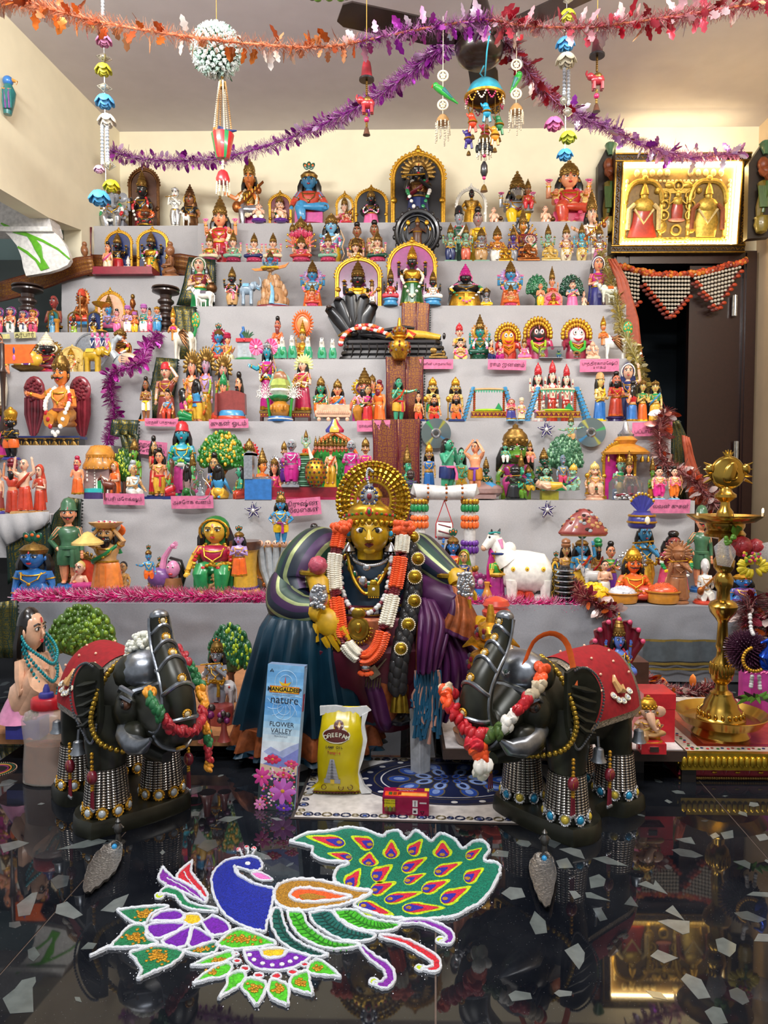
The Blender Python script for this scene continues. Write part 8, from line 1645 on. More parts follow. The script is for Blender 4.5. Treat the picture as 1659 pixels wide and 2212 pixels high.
b=MB();q=sn([A(722,1318,-.06),A(765,1322,-.085),A(810,1322,-.09),A(860,1316,-.07),A(880,1310,-.05)],40);b.tu([p+V3(0,0,.007)for p in q],.003);b.tu([p-V3(0,0,.007)for p in q],.003);[b.box(p.x-.003,p.x+.003,p.y-.004,p.y,p.z-.005,p.z+.005,1 if i%4<2 else 2)for i,p in em(q)];ap('stone_belt',b,[P('g'),P('s'),mat('#14204a',.1,.2,'gem')])
b=MB();c=A(774,1358,-.14);b.el(c,(.022,.006,.026),16,9);b.to(c,.02,.004,'y',20,6,0,1.15);b.el(c+V3(0,-.007,.003),(.008,.005,.012));b.el(c+V3(0,0,.032),(.016,.006,.014));[b.el(c+V3(.026*sin(a),-.001,.031*cos(a)),.0034)for a in[pi*.5+pi*i/12 for i in ra(13)]];[b.tu([c+V3(.022*sin(a),0,.026*cos(a)),c+V3(.032*sin(a),0,.036*cos(a))],.0018,4)for a in[pi*.5+pi*i/12 for i in ra(13)]];ap('gold_medallion',b,gilt('#9a7a2a',.3))
b=MB();c=A(806,1452,-.15);b.box(c.x-.012,c.x+.012,c.y-.004,c.y+.002,c.z-.012,c.z+.012);b.v=[((p[0]-c.x)*cos(.6)-(p[2]-c.z)*sin(.6)+c.x,p[1],(p[0]-c.x)*sin(.6)+(p[2]-c.z)*cos(.6)+c.z)for p in b.v];[b.tu([c+V3(-.014+.006*i,0,-.012),c+V3(-.016+.006*i,0,-.032-.003*(i%2))],.0016,4)for i in ra(6)];b.tu([A(846,1395,-.13),A(836,1420,-.14),A(815,1445,-.15)],.003);ap('key_hook',b,gilt('#8f7f6a',.3))
b=MB();q=sn([A(870,1140,.0),A(884,1190,-.03),A(893,1250,-.06),A(888,1310,-.09),A(874,1370,-.13),A(862,1430,-.15),A(858,1486,-.15)],36)
for i,p in em(q):[b.el(p+V3(.011*cos(i*1.1+k2*2.1),-.008*sin(i*1.1+k2*2.1),0),(.0115,.01,.019))for k2 in ra(3)]
ap('braid',b,mat('#0c0a0c',.7))
for i,(x,y,r,dd)in em(((893,1160,13,-.03),(903,1207,14,-.062),(896,1246,15,-.085),(895,1298,14,-.105),(882,1349,14,-.14),(866,1401,13,-.165))):
 b=MB();c=A(x,y,dd);b.el(c,(r*AU,.004,r*AU),18,7);b.el(c+V3(0,-.004,0),(r*AU*.5,.004,r*AU*.5));[b.el(c+V3(r*AU*.95*sin(a),-.001,r*AU*.95*cos(a)),.0019,5,4,1)for a in ag(22)];ap('braid_disc',b,[G,P('i')])
b=MB();[b.la((.004,0,.009,-.02,.012,-.045,.0,-.045),10,tpl(A(863+x,1492,-.15+.006*(x%2))))for x in(-9,0,9)];ap('braid_tassel',b,gilt('#8f7424',.3))
fg=tg('flower_garland','orange and white flower garland round neck of large goddess doll',0,tpl(am.location))
q=sn([A(736,1142,-.05),A(728,1180,-.06),A(722,1220,-.07),A(724,1270,-.09),A(730,1320,-.12),A(738,1370,-.14),A(760,1406,-.155),A(790,1422,-.16),A(816,1400,-.155),A(832,1352,-.14),A(846,1300,-.11),A(858,1250,-.085),A(866,1200,-.07),A(870,1165,-.06),A(871,1142,-.05)],150)
cf=[(0,12,0),(12,16,2),(16,34,1),(34,38,2),(38,56,0),(56,60,2),(60,70,1),(70,73,2),(73,94,0),(94,97,2),(97,110,1),(110,114,2),(114,128,0),(128,131,2),(131,142,1),(142,145,2),(145,151,0)]
FO,FW,FG=mat('#e0521a',.7),mat('#d9d3c2',.7),mat('#6a1a24',.5)
for a0,a1,mi in cf:
 b=MB()
 for i in ra(a0,a1):
  p=q[i];t_=(q[min(i+1,150)]-q[max(i-1,0)]).normalized();s1=t_.cross(V3(0,1,0)).normalized();s2=t_.cross(s1)
  for k2 in ra(7 if mi!=2 else 5):
   a=2*pi*k2/7+i*.9;d_=s1*cos(a)+s2*sin(a);R_=.014 if mi!=2 else .011;b.el(p+d_*R_*.75,(R_*.55,R_*.55,R_*.28),6,4,0,(d_.to_track_quat('X','Z')).to_matrix()@ro(.6,'Z'))
 oj(('flower_cluster','flower_cluster','leaf_band')[mi],b,(FO,FW,FG)[mi],fg)
for x,y in((738,1140),(871,1140)):
 b=MB();c=A(x,y,-.06);[b.el(c+V3(r_.gauss(0,.008),r_.gauss(0,.005),r_.gauss(0,.006)),(.008,.004,.007),6,4,0,ro(r_.uniform(0,3),'Y'))for _ in ra(70)];oj('flower_cluster',b,FO,fg)
b=MB();c=A(790,1428,-.16);b.el(c,(.012,.01,.007));b.el(c-V3(0,0,.013),(.011,.01,.009));[b.el(c-V3(.012*cos(i),.01*sin(i),.026),(.006,.005,.005),6,4,1)for i in ra(12)];oj('garland_tail',b,[P('s'),FO],fg)
b=MB();c=A(852,1545,-.1);[be(b,[A(840,1530+k2*6,-.1),A(850,1546+k2*6,-.11),A(866,1550+k2*5,-.11),A(884,1536+k2*5,-.1)],.0028,16,0,(5,4))for k2 in ra(2)];ap('anklet',b,P('g'));b=MB();b.el(A(862,1545,-.08),(.035,.05,.02));ap('foot',b,P('k'))
# boxes, pouch
def fpm(c,rough=.6,glit=0.):
 return mat(c,rough,0,'powder',420.,.4,.6)if not glit else mat(c,.5,.25,'glitter_powder',500.,.55,.8)
MA,MB_,MC,MD=FL(628,1766),FL(1240,1808),FL(1226,1640),FL(700,1640)
mt=tg('printed_mat','white and navy printed floor mat with round flower pattern under packets',0,(0,0,0))
MA,MB_=FL(630,1768),FL(1262,1786);ux=(MB_-MA).normalized();uy=V3(-ux.y,ux.x,0);MW,MH=(MB_-MA).length,.32
mp_=lambda u,v,z=0.:MA+ux*u*MW+uy*v*MH+V3(0,0,z)
def mpoly(nm,pts,z,m):b=MB();b.pz_([(p.x,p.y)for p in pts],z-.0005,z,axis='z');return oj(nm,b,m,mt)
mpoly('mat_edge',[mp_(-.004,-.01),mp_(1.004,-.01),mp_(1.004,1.01),mp_(-.004,1.01)],.0012,mat('#3a3432',.6));mpoly('mat_ground',[mp_(.008,.012),mp_(.992,.012),mp_(.992,.988),mp_(.008,.988)],.0018,mat('#c9c4c0',.35,0,'print'))
NV,GD_=mat('#141c3c',.35,0,'print'),mat('#6a6048',.4,.4,'print');cen=mp_(.56,.62)
def ringprint(nm,c,r0,r1,z,m,n=64,sq=1.):b=MB();v=[(c.x+r*cos(2*pi*i/n),c.y+r*sin(2*pi*i/n)*sq,z)for r in(r0,r1)for i in ra(n)];b.add(v,[(i,n+i,n+(i+1)%n,(i+1)%n)for i in ra(n)]);return oj(nm,b,m,mt)
CR=.205;B2=mat('#24418a',.35,0,'print');WH=mat('#c9c7c6',.4,0,'print')
b=MB();b.la((CR,0,CR,.0004,0,.0004),64,(cen.x,cen.y,.0018),sy=.62);oj('round_ground',b,NV,mt)
for r,m in((.2,GD_),(.165,GD_),(.15,WH),(.147,NV)):ringprint('ring_line',cen,r-.003,r,.0024,m,64,.62)
b=MB()
for i in ra(40):a=2*pi*i/40;b.el((cen.x+.182*cos(a),cen.y+.182*sin(a)*.62,.0022),(.008,.006,.0004),10,3,i%2)
for k2,(R0,n,pw,ph)in em(((.11,10,.03,.026),(.062,8,.024,.022),(.026,6,.014,.012))):
 for i in ra(n):a=2*pi*(i+.5*k2)/n;c=(cen.x+R0*cos(a),cen.y+R0*sin(a)*.62,.0024+.0004*k2);rot=ro(a,'Z');b.el(c,(ph*1.15,pw*.72,.0003),12,3,2,rot);b.el((c[0],c[1],c[2]+.0002),(ph,pw*.6,.0003),12,3,3 if k2!=1 else 4,rot);b.el((c[0],c[1],c[2]+.0004),(ph*.55,pw*.3,.0003),10,3,1 if k2 else 4,rot)
oj('petal_print',b,[WH,NV,GD_,B2,mat('#6f86b8',.4,0,'print')],mt)
b=MB()
for s0,s1,n in(((.02,.05),(.98,.05),30),((.025,.1),(.025,.95),12),((.975,.1),(.975,.95),12),((.04,.95),(.96,.95),26)):
 for i in ra(n):t_=i/(n-1);p=mp_(lerp(s0[0],s1[0],t_),lerp(s0[1],s1[1],t_),.0021);rr3=.0088 if i%2 else .0055;b.to(p,rr3,.0019,'z',12,4,i%3==0,.8);i%3==1 and b.el(p,(rr3*.6,rr3*.5,.0004),8,3,2)
oj('chain_border',b,[NV,GD_,B2],mt)
def lx(lb,name,bl,br,htop,tilt,th,m_side):
 c=(bl+br)/2;w=(br-bl).length;t=tg(name,lb,'box',(c.x,c.y,c.z));d_=br-bl;t.rotation_euler=(-radians(tilt),0,atan2(d_.y,d_.x));return t,w
NB0,NB1=FL(556,1748),FL(634,1752);NT=W(627,1436,NB0.y+.02);nh=NT.z/cos(radians(9))
t,w=lx('tall blue and pink incense carton standing on floor before blue skirt','incense_box',NB0,NB1,0,9,.03,None);t.rotation_euler=(-radians(7),radians(3.1),t.rotation_euler.z+.02);hw=w/2*1.02;H_=nh*.985
bx=MB();bx.box(-hw,hw,0,.032,0,H_);oj('carton',bx,[mat('#7d93b4',.35,0,'card')],t)
def fc(nm,pts,m,z=.0006,par=None):b=MB();b.pz_([(x*hw,y*H_)for x,y in pts],-z,-.0001);return oj(nm,b,m,par or t)
cd=lambda c:mat(c,.3,0,'card')
sky=['#8fb8dc','#7fb0dc','#86b8e4','#98c4ea','#b0d2ee','#c8e0f0','#dce8f2','#e6ecf2']
for i in ra(14):k_=i/14;fc('sky_print',[(-1,1-k_*.62),(1,1-k_*.62),(1,1-(i+1)/14*.62),(-1,1-(i+1)/14*.62)],cd(('#7db4e0','#6aa8dc','#74b2e4','#86bfea','#8cc2ec','#6fb0e6','#5ea2e0','#6fb0e6','#8cc4ee','#a8d4f2','#c0def2','#d2e6f2','#dee8f0','#dfe4ee')[i]))
fc('hill_print',[(-1,.38),(-.5,.43),(0,.4),(.5,.44),(1,.47),(1,.2),(-1,.2)],cd('#a9b4dc'),.0008);fc('hill_print',[(-1,.33),(-.4,.39),(.2,.36),(1,.43),(1,.2),(-1,.2)],cd('#7f86c8'),.0009);fc('hill_print',[(-1,.4),(-.6,.37),(-.2,.35),(-1,.3)],cd('#dfe2ee'),.00095);fc('meadow_print',[(-1,.31),(0,.29),(1,.32),(1,.2),(-1,.2)],cd('#d9b9a0'),.001);fc('meadow_print',[(-1,.24),(0,.22),(1,.25),(1,0),(-1,0)],cd('#2f3a3a'),.0011)
b=MB();r_=rnd(12)
for i in ra(150):b.el((r_.uniform(-.95,.95)*hw,-.0012,r_.uniform(.01,.3)*H_),(.0025,.0004,.0022),6,3,r_.choice((0,1,2,3,4,5)))
oj('meadow_dots',b,[cd(c)for c in('#c94a86','#e07aa8','#d9344a','#6a3aa8','#7a9a4a','#f0c8d8')],t)
def cm(x,y,r,c,c2,sq=1.):
 b=MB();c0=(x*hw,-.0014,y*H_)
 for i in ra(8):a=2*pi*i/8;rot=ro(a,'Y');b.el((c0[0]+r*.55*sin(a),c0[1]-.0001*(i%2),c0[2]+r*.55*sq*cos(a)),(r*.24,.0004,r*.5*(sq if abs(cos(a))>.7 else 1)),8,4,i%2,rot)
 b.el((c0[0],c0[1]-.0006,c0[2]),(r*.16,.0005,r*.14),8,4,2);oj('flower_print',b,[cd(c),cd(c2),cd('#c9902a')],t)
cm(.32,.135,.026,'#c46ac0','#b452a8');cm(-.35,.345,.017,'#d9345a','#c42a50',.55);cm(.68,.325,.014,'#d94a7a','#c43a6a',.55);cm(-.95+.1,.22,.017,'#d84a96','#c43a86',1.1);cm(.3,.245,.015,'#d9346a','#e06a96',.45);cm(-.85,.03,.012,'#e08ab8','#d070a8');cm(.45,.02,.015,'#6a3aa8','#5a2f96',.6)
b=MB()
for i in ra(12):a=pi*i/6+.26;[b.tu([V3(.05*hw+hw*.95*k2*sin(a+(k2-.5)*.9),-.0009,(.74+.0)*H_+hw*.95*k2*cos(a+(k2-.5)*.9))for k2 in(.2,.5,.8,1.0)],.0004,4)]
for z in(.885,.7):[b.to((.05*hw,-.0009,z*H_),hw*r,.0004,'y',26,4)for r in(.35,.6)]
oj('pattern_line',b,cd('#c4e0f4'),t)
fc('name_band',[(-.8,.805),(.82,.805),(.82,.852),(-.8,.852)],cd('#d9781a'),.0012);fc('name_band',[(-.74,.811),(.76,.811),(.76,.846),(-.74,.846)],cd('#f0c01f'),.0014)
b=MB();b.pz_([(.0+hw*.02+x*.012,.855*H_+y*.012)for x,y in((-1,.7),(-.55,0),(.55,0),(1,.7),(.4,.45),(0,.4),(-.4,.45))],-.0012,-.0008);b.pz_([(hw*.02+x*.006,.872*H_+y*.012)for x,y in((-.3,0),(.3,0),(0,1.2))],-.0012,-.0008,1);oj('lamp_emblem',b,[cd('#f0c01f'),cd('#d9481f')],t)
def pu(txt,size,x,y,m,par,bold=0.,sx=1.,z=-.0016,al='CENTER'):o=tm_(txt,size,m=m,parent=par,bold=bold,sx=sx,align=al);o.location=(x,z,y);o.rotation_euler=(pi/2,0,0);return o
K,DG=cd('#16140f'),cd('#2a3040')
pu('MANGALDEEP',.0108,.01*hw,.8285*H_,K,t,.0004,.98);pu('PREMIUM QUALITY INCENSE',.0036,.0,.79*H_,cd('#6a7a92'),t);pu('nature',.0215,.05*hw,.757*H_,DG,t);pu('FLOWER\nVALLEY',.0125,.0,.565*H_,DG,t);pu('NATURE INSPIRED\nFRAGRANCE',.0046,0,.513*H_,cd('#5a6a82'),t)
b=MB();b.tu((-.84*hw,-.0011,.948*H_,-.75*hw,-.0011,.968*H_,-.66*hw,-.0011,.948*H_),.0008,4);b.tu((-.79*hw,-.0011,.952*H_,-.72*hw,-.0011,.952*H_),.0006,4);oj('corner_mark',b,K,t)
b=MB();b.box(hw,hw+.0006,.004,.028,.0,H_*.98);b.box(hw+.0004,hw+.001,.006,.02,H_*.68,H_*.8,1);b.box(hw+.0004,hw+.001,.006,.026,0,H_*.3,2);oj('side_print',b,[cd('#9ab8d8'),cd('#a01f3a'),cd('#6a3a5a')],t)
PB=FL(722,1718);t=tg('oil_pouch','yellow plastic lamp oil pouch standing on printed mat',0,(PB.x,PB.y+.012,.0024));PS=PB.y/FPX;t.rotation_euler=(-radians(5),0,0)
def pz(y):return(1716-y)*PS
pf_=[(1716,664,790,.012),(1708,668,786,.02),(1694,686,780,.028),(1672,684,776,.034),(1640,683,780,.036),(1600,685,787,.034),(1570,690,784,.026),(1552,692,780,.014),(1536,693,780,.005),(1528,690,796,.002)]
def pring(y,xl,xr,dr,k=1.,n=40):c=(xl+xr)/2-722;return[((c+(xr-xl)/2*cos(2*pi*j/n))*PS*1.,-dr*k*(1 if sin(2*pi*j/n)>0 else-1)*abs(sin(2*pi*j/n))**.8+(.003*noise.noise(((xl+xr*cos(6.28*j/n))*.05,y*.03,3.))),pz(y))for j in ra(n)]
def pmid(pf_,n=30):
 o=[]
 for i in ra(n+1):
  u=i/n*(len(pf_)-1);k_=min(int(u),len(pf_)-2);f=u-k_;o.append(tpl(lerp(pf_[k_][j],pf_[k_+1][j],f)for j in ra(4)))
 return o
b=MB();b.loft([pring(*r)for r in pmid(pf_)]);b.f=[f[::-1]for f in b.f];oj('pouch',b,mat('#b8a60c',.22,0,'plastic_film',16.,.12,.25),t,ag=70)
b=MB();b.pz_([(x*PS,pz(y))for x,y in((-34,1528),(-33,1548),(-14,1542),(20,1546),(52,1552),(72,1540),(80,1536),(70,1527),(30,1530),(0,1526))],-.006,.004);b.pz_([(x*PS,pz(y))for x,y in((60,1545),(74,1538),(66,1566),(72,1600),(64,1640),(54,1670),(66,1700),(82,1714),(60,1716),(50,1690),(52,1640),(58,1590))],-.012,.006);b.pz_([(x*PS,pz(y))for x,y in((-58,1710),(-40,1702),(-48,1716),(-62,1717))],-.012,-.004);oj('seal_edge',b,mat('#cfd0cf',.25,0,'plastic_film'),t)
def pu_(x,y,o=.0012):
 k_=pmid(pf_,60);r=min(k_,key=lambda q:abs(q[0]-y));c=(r[1]+r[2])/2;hwid=(r[2]-r[1])/2;cc=max(-.98,min(.98,(x-c)/hwid));return V3((x-722)*PS,-r[3]*abs(sqrt(1-cc*cc))**.8-o,pz(y))
def ppoly(nm,pts,m,o=.0012):pts=fl3(pts,2);b=MB();c=Vc((sum(p[0]for p in pts)/len(pts),sum(p[1]for p in pts)/len(pts)));q=[pu_(x,y,o)for x,y in pts];h=[pu_(c.x+(x-c.x)*.5,c.y+(y-c.y)*.5,o)for x,y in pts];n=len(q);b.add(q+h+[pu_(c.x,c.y,o)],[(i,(i+1)%n,n+(i+1)%n,n+i)for i in ra(n)]+[(n+i,n+(i+1)%n,2*n)for i in ra(n)]);return oj(nm,b,m,t)
BRN=mat('#4a130c',.25,0,'plastic_film')
ppoly('badge',[(727+31*cos(a),1585+16*sin(a)-(6 if sin(a)<0 and abs(cos(a))<.5 else 0))for a in ag(22)],mat('#c9c2b0',.3),.0014);ppoly('badge',[(727+29*cos(a),1585+14*sin(a))for a in ag(22)],BRN,.002);ppoly('badge',[(732+11*cos(a),1564+10*sin(a))for a in ag(14)],BRN,.002);ppoly('flame_mark',(733,1556,737,1564,733,1572,729,1566),mat('#c9a25a',.4),.003)
def at(s_,x0,x1,y,bend,size,m):
 n=len(s_)
 for i,ch_ in em(s_):u=i/(n-1);x=lerp(x0,x1,u);p=pu_(x,y-bend*sin(pi*u),.0034);o=tm_(ch_,size,m=m,parent=t,bold=.0002);o.location=p;o.rotation_euler=(pi/2,0,(u-.5)*.5);o.rotation_euler.y=(u-.5)*.35*(1 if bend>0 else-1)
at('DHEEPAM',704,752,1589,6,.0118,mat('#dfe0c8',.4));at('LAMP OIL',706,740,1609,0,.0068,mat('#2a1a10',.4));at('Temple',710,735,1620,0,.0078,mat('#a8361a',.4))
TWc=[mat('#8f8f94',.4,0,'print'),mat('#5f5f66',.4,0,'print'),P('#c9a818')]
for i in ra(7):y0=1634+i*6.4;hw0=lerp(6,15,i/6);ppoly('tower_print',(719-hw0,y0+6.2,719+hw0,y0+6.2,719+hw0-1.6,y0,719-hw0+1.6,y0),TWc[0],.002);ppoly('tower_print',(719-hw0*.25,y0+5.4,719+hw0*.25,y0+5.4,719+hw0*.2,y0+1.4,719-hw0*.2,y0+1.4),TWc[1],.0026)
ppoly('tower_print',(701,1688,737,1688,737,1678,701,1678),TWc[0],.002);ppoly('tower_print',(715,1688,724,1688,724,1678,715,1678),TWc[2],.0026)
b=MB();[b.tu([pu_(x+4*sin(k2*2.1),1714-4*abs(sin(k2)),.002)for k2 in ra(4)],.0012,4)for x in ra(676,780,7)];[b.to(pu_(x,1698,.002),.005,.0006,'y',12,4)for x in(700,738,758)];oj('border_print',b,BRN,t)
RB=FL(874,1770);t=tg('red_box','small crimson incense carton lying on printed mat',0,(FL(876,1764).x,FL(876,1764).y,.0022),rz=-.06);u=FL(876,1764).y/FPX
bw2,bh2,bd2=51*u,40*u,.045;b=MB();b.box(-bw2,bw2,0,bd2,0,bh2);oj('carton',b,cd('#8a0f3a'),t)
def rf(nm,x0,x1,z0,z1,c,o=.0004):b=MB();b.box(x0*bw2,x1*bw2,-o,-.0001,z0*bh2,z1*bh2);return oj(nm,b,cd(c),t)
rf('yellow_panel',-.92,-.45,.42,.88,'#c9b81f');b=MB();[b.la((.004,0,.0035,.005,.001,.008,0,.008),10,((-.82+.16*i)*bw2,-.003,.28*bh2),mi=i%2)for i in ra(3)];oj('cone_print',b,[cd('#5a3a20'),cd('#4a5a20')],t)
rf('white_panel',.3,.52,.5,.86,'#d6d2d0');rf('white_panel',.3,.52,.1,.42,'#d6d2d0');rf('white_panel',.6,.9,.68,.76,'#cfc6c6');rf('stick_print',.39,.42,.54,.82,'#3a2030',.0008);rf('stick_print',.34,.46,.18,.3,'#3a2030',.0008);b=MB();b.tu((.64*bw2,-.0006,.28*bh2,.72*bw2,-.0006,.08*bh2,.8*bw2,-.0006,.28*bh2),.0007,4,cd_=1);oj('triangle_mark',b,K,t)
for yy,tx in((.8,'NATURAL DHOOP'),(.66,'INCENSE CONES')):pu(tx,.0035,-.68*bw2,yy*bh2,K,t,z=-.0008)
b=MB();b.box(-bw2*.92,bw2*.92,.006,.026,bh2,bh2+.0004);b.box(-bw2*.3,bw2*.9,.008,.02,bh2+.0002,bh2+.0008,1);[b.box((-.75+.2*i)*bw2,(-.6+.2*i)*bw2,.01,.022,bh2+.0004,bh2+.001,2+i)for i in ra(3)];b.box(bw2*.8,bw2,.032,.045,bh2,bh2+.0006,5);oj('top_print',b,[cd('#d9501f'),cd('#e0a04a'),cd('#3a5a2a'),cd('#7a3a20'),cd('#8a1a1a'),cd('#d9c02a')],t)
o=tm_('MANGALDEEP',.0062,m=cd('#e0b020'),parent=t,bold=.0002);o.location=(-.0*bw2,.037,bh2+.001);o.rotation_euler=(0,0,pi);o=tm_('Cup Sambrani',.005,m=cd('#e8d8d8'),parent=t);o.location=(0,.03,bh2+.001);o.rotation_euler=(0,0,pi)
M_hs=mat('#8f8b86',.42,.8,'hammered',260.,.35,1.)
def ll(pts,tipw,lb,top,lean):
 q=[FL(x,y)for x,y in pts];c=sum(q,Vc())/len(q);t=tg('leaf_lamp',lb,0,(c.x,c.y,0));b=MB();n=len(q)
 qq=sn([p-c for p in q+q[:1]],n*5)[:-1];N=len(qq);b.loft([[p*k+V3(0,0,z+.0015*(k>.9)*sin(i*1.3))for i,p in em(qq)]for k,z in((.02,.001),(.6,.002),(.93,.006),(1.0,.011),(1.02,.0125),(.97,.012),(.9,.008),(.55,.005),(.02,.0045))]);oj('leaf_dish',b,M_hs,t)
 h=FL(*top);b=MB();o_=V3(h.x-c.x,h.y-c.y,0);b.la((.012,0,.012,.004,.006,.007,.004,.02,.007,.024,.008,.032,.004,.038,.005,.042,.0,.048),14,tpl(o_));b.tu([o_+V3(-.009,0,.03),o_+V3(0,0,.04),o_+V3(.009,0,.03)],.002);b.tu([o_+V3(0,0,.003),o_*.75+V3(0,0,.008)],[.006,.008]);oj('handle_idol',b,mat('#5f5e5c',.35,.85,'hammered'),t)
 b=MB();b.el(o_*.72+V3(0,0,.009),.0048);oj('blue_stone',b,mat('#2f9ad8',.2),t)
ll([(247,1832),(262,1836),(264,1856),(258,1880),(244,1902),(226,1918),(205,1934),(190,1943),(180,1936),(184,1908),(192,1884),(210,1856),(228,1840)],0,'hammered silver leaf shaped lamp lying on floor at left',(256,1824),0)
ll([(1157,1860),(1178,1856),(1192,1866),(1198,1884),(1202,1902),(1198,1926),(1192,1956),(1184,1974),(1170,1966),(1158,1944),(1150,1920),(1143,1894),(1146,1874)],0,'hammered silver leaf shaped lamp lying on floor at right',(1176,1850),0)
# peacock drawn
rg=tg('powder_peacock','large peacock and flowers drawn in coloured powder on dark floor','floor drawing',(FL(640,1980).x,FL(640,1980).y,0));R0=rg.location.copy()
def rp_(x,y,z=0.):p=FL(160+x/1.728,1760+y/1.728);return V3(p.x-R0.x,p.y-R0.y,z)
PWm=mat('#e6ebf2',.85,0,'powder',700.,.12,.9);wl=MB();wr=rnd(17)
def pw(c,gl=0):return fpm(c,.85,gl)
def oe(pts,r=.0036,cd_=1,n=None):
 pts=fl3(pts,2);q=[rp_(x,y,.0016)for x,y in pts];q=q+q[:1]if cd_ else q;L=sum((q[i+1]-q[i]).length for i in ra(len(q)-1));n=n or max(6,int(L/.0036));s_=sn(q,n)
 wl.tu([p+V3(wr.gauss(0,.0005),wr.gauss(0,.0005),0)for p in s_],[r*wr.uniform(.75,1.2)for _ in s_],6,flat=.6)
def ar_(nm,pts,c,z=.0012,gl=0,ol=1,r=.0036,inset=0.):
 pts=fl3(pts,2);b=MB();q=sn([rp_(x,y)for x,y in pts]+[rp_(*pts[0])],len(pts)*4)[:-1];b.pz_([(p.x+wr.gauss(0,.0003),p.y+wr.gauss(0,.0003))for p in q],0,z,axis='z');oj(nm,b,pw(c,gl),rg)
 if ol:oe(pts,r)
def drop(tip,end,w,k=1.,off=0.):
 a=Vc(tip);b_=Vc(end);d_=b_-a;L=d_.length;d_.normalize();n_=Vc((-d_.y,d_.x));c=b_-d_*L*.32;o=[]
 for i in ra(17):th=-2.3+4.6*i/16;o.append(c+d_*L*.34*k*cos(th)*(.9)+n_*w*k*sin(th))
 o.append(c-d_*L*.66*k);return[tpl(p)for p in o]
TG='#0d7a60'
ar_('tail',(805,105,870,75,960,65,1020,52,1090,62,1150,85,1170,70,1210,65,1240,95,1275,65,1315,90,1335,102,1370,75,1420,95,1450,130,1490,105,1530,105,1550,135,1530,175,1580,185,1590,215,1560,280,1520,330,1470,360,1420,385,1340,395,1230,395,1150,385,1060,355,1050,335,1110,295,1040,280,985,265,970,240,985,205,1025,185,930,175,890,150,885,125),TG,.0009,1,1,.0046)
for tp_,en,w_ in(((860,82),(1015,112),20),((1030,82),(1118,122),22),((1185,92),(1183,168),26),((1302,92),(1252,152),22),((1375,95),(1375,165),30),((1525,125),(1462,165),15),((942,145),(1040,166),15),((1105,138),(1098,195),30),((1322,160),(1222,212),20),((1072,200),(1020,275),26),((1192,188),(1112,244),26),((1452,178),(1342,224),19),((1532,200),(1456,250),22),((1318,220),(1230,256),15),((1206,252),(1106,292),21),((1408,244),(1296,288),20),((1486,268),(1366,328),24),((1308,290),(1155,324),18),((1198,378),(1058,338),22),((1392,350),(1222,352),19)):
 w_*=1.25;ar_('tail_eye',drop(tp_,en,w_),'#b4cc12',.0013,0,0);ar_('tail_eye_red',drop(Vc(tp_).lerp(Vc(en),.16),Vc(tp_).lerp(Vc(en),.97),w_*.7),'#c4203a',.0017,0,0);ar_('tail_eye_blue',drop(Vc(tp_).lerp(Vc(en),.5),Vc(tp_).lerp(Vc(en),.96),w_*.55),'#2a1f9a',.0021,0,0)
 c=Vc(tp_).lerp(Vc(en),.84);ar_('tail_eye_gold',[(c.x+9*cos(a)*1.2,c.y+6*sin(a))for a in ag(7)],'#b8862a',.0025,1,0)
BODY=[(625,165),(660,160),(690,170),(702,190),(698,206),(680,215),(650,213),(625,205),(606,203),(615,225),(640,245),(680,265),(720,275),(748,285),(742,320),(735,350),(722,400),(715,440),(690,438),(650,430),(600,405),(565,380),(540,345),(520,300),(512,255),(520,220),(540,195),(575,172)]
ar_('neck_and_body',BODY,'#1428a0',.0014,1);oe((600,200,606,225,630,240,670,262),.0048,False);ar_('eye',[(648+10*cos(a),185+6*sin(a))for a in ag(8)],'#e6ebf2',.0022,0,0);ar_('beak',(660,222,695,220,742,245,705,249,678,240),'#e070b8',.0014,0,1,.0026)
for x0,y0,x1,y1 in((628,156),(625,130),(612,134),(0,0))and((630,155,614,134),(648,152,645,126),(664,154,672,130)):oe((x0,y0,(x0+x1)/2+3,(y0+y1)/2,x1,y1),.003,False);ar_('crest_tip',[(x1+8*cos(a),y1+6*sin(a))for a in ag(8)],'#d0202f',.003,0,1,.0018)
ar_('wing',(745,300,760,270,800,252,850,246,920,252,990,268,1050,285,1112,293,1070,315,1010,340,930,355,870,362,800,358,760,340),'#b07f1f',.0013,1,1,.0046);ar_('wing_centre',(803,308,820,286,860,280,920,286,985,300,1035,312,980,325,900,332,840,328,815,320),'#e0561a',.0018,0,1,.0046);ar_('wing_gold',(840,305,880,298,940,312,880,322,850,318),'#b07f1f',.0022,1,0)
ar_('feather',(745,355,770,357,782,400,805,450,850,488,905,512,948,530,900,536,830,517,770,477,742,430,735,390),'#0a5a50');ar_('feather',(795,366,850,370,870,410,910,445,970,475,1068,490,1010,506,930,502,860,470,815,425),'#3fae1f');ar_('feather',(878,372,955,364,990,400,1050,435,1125,456,1080,477,1000,472,930,437,890,402),'#0a6058');ar_('feather',(970,362,1045,360,1090,386,1150,402,1216,414,1180,438,1110,441,1040,422,990,392),'#3fae1f')
vb=MB()
for ax,c_ in((((760,365),(780,440),(850,500),(930,528)),0),(((820,375),(870,440),(950,490),(1040,494)),1),(((920,372),(960,420),(1040,452),(1110,460)),0),(((1010,366),(1070,405),(1140,425),(1200,418)),1)):
 q=sn([rp_(x,y,.0016)for x,y in ax],14);vb.tu(q,.0012,5,c_)
 for i in ra(1,14):t_=(q[i]-q[i-1]).normalized();n_=V3(-t_.y,t_.x,0);[vb.tu([q[i],q[i]+(t_*-.4+n_*s_)*.011],[.0014,.0006],4,c_)for s_ in PM]
stuff(oj('feather_vein',vb,[pw('#073f38'),pw('#257a10')],rg))
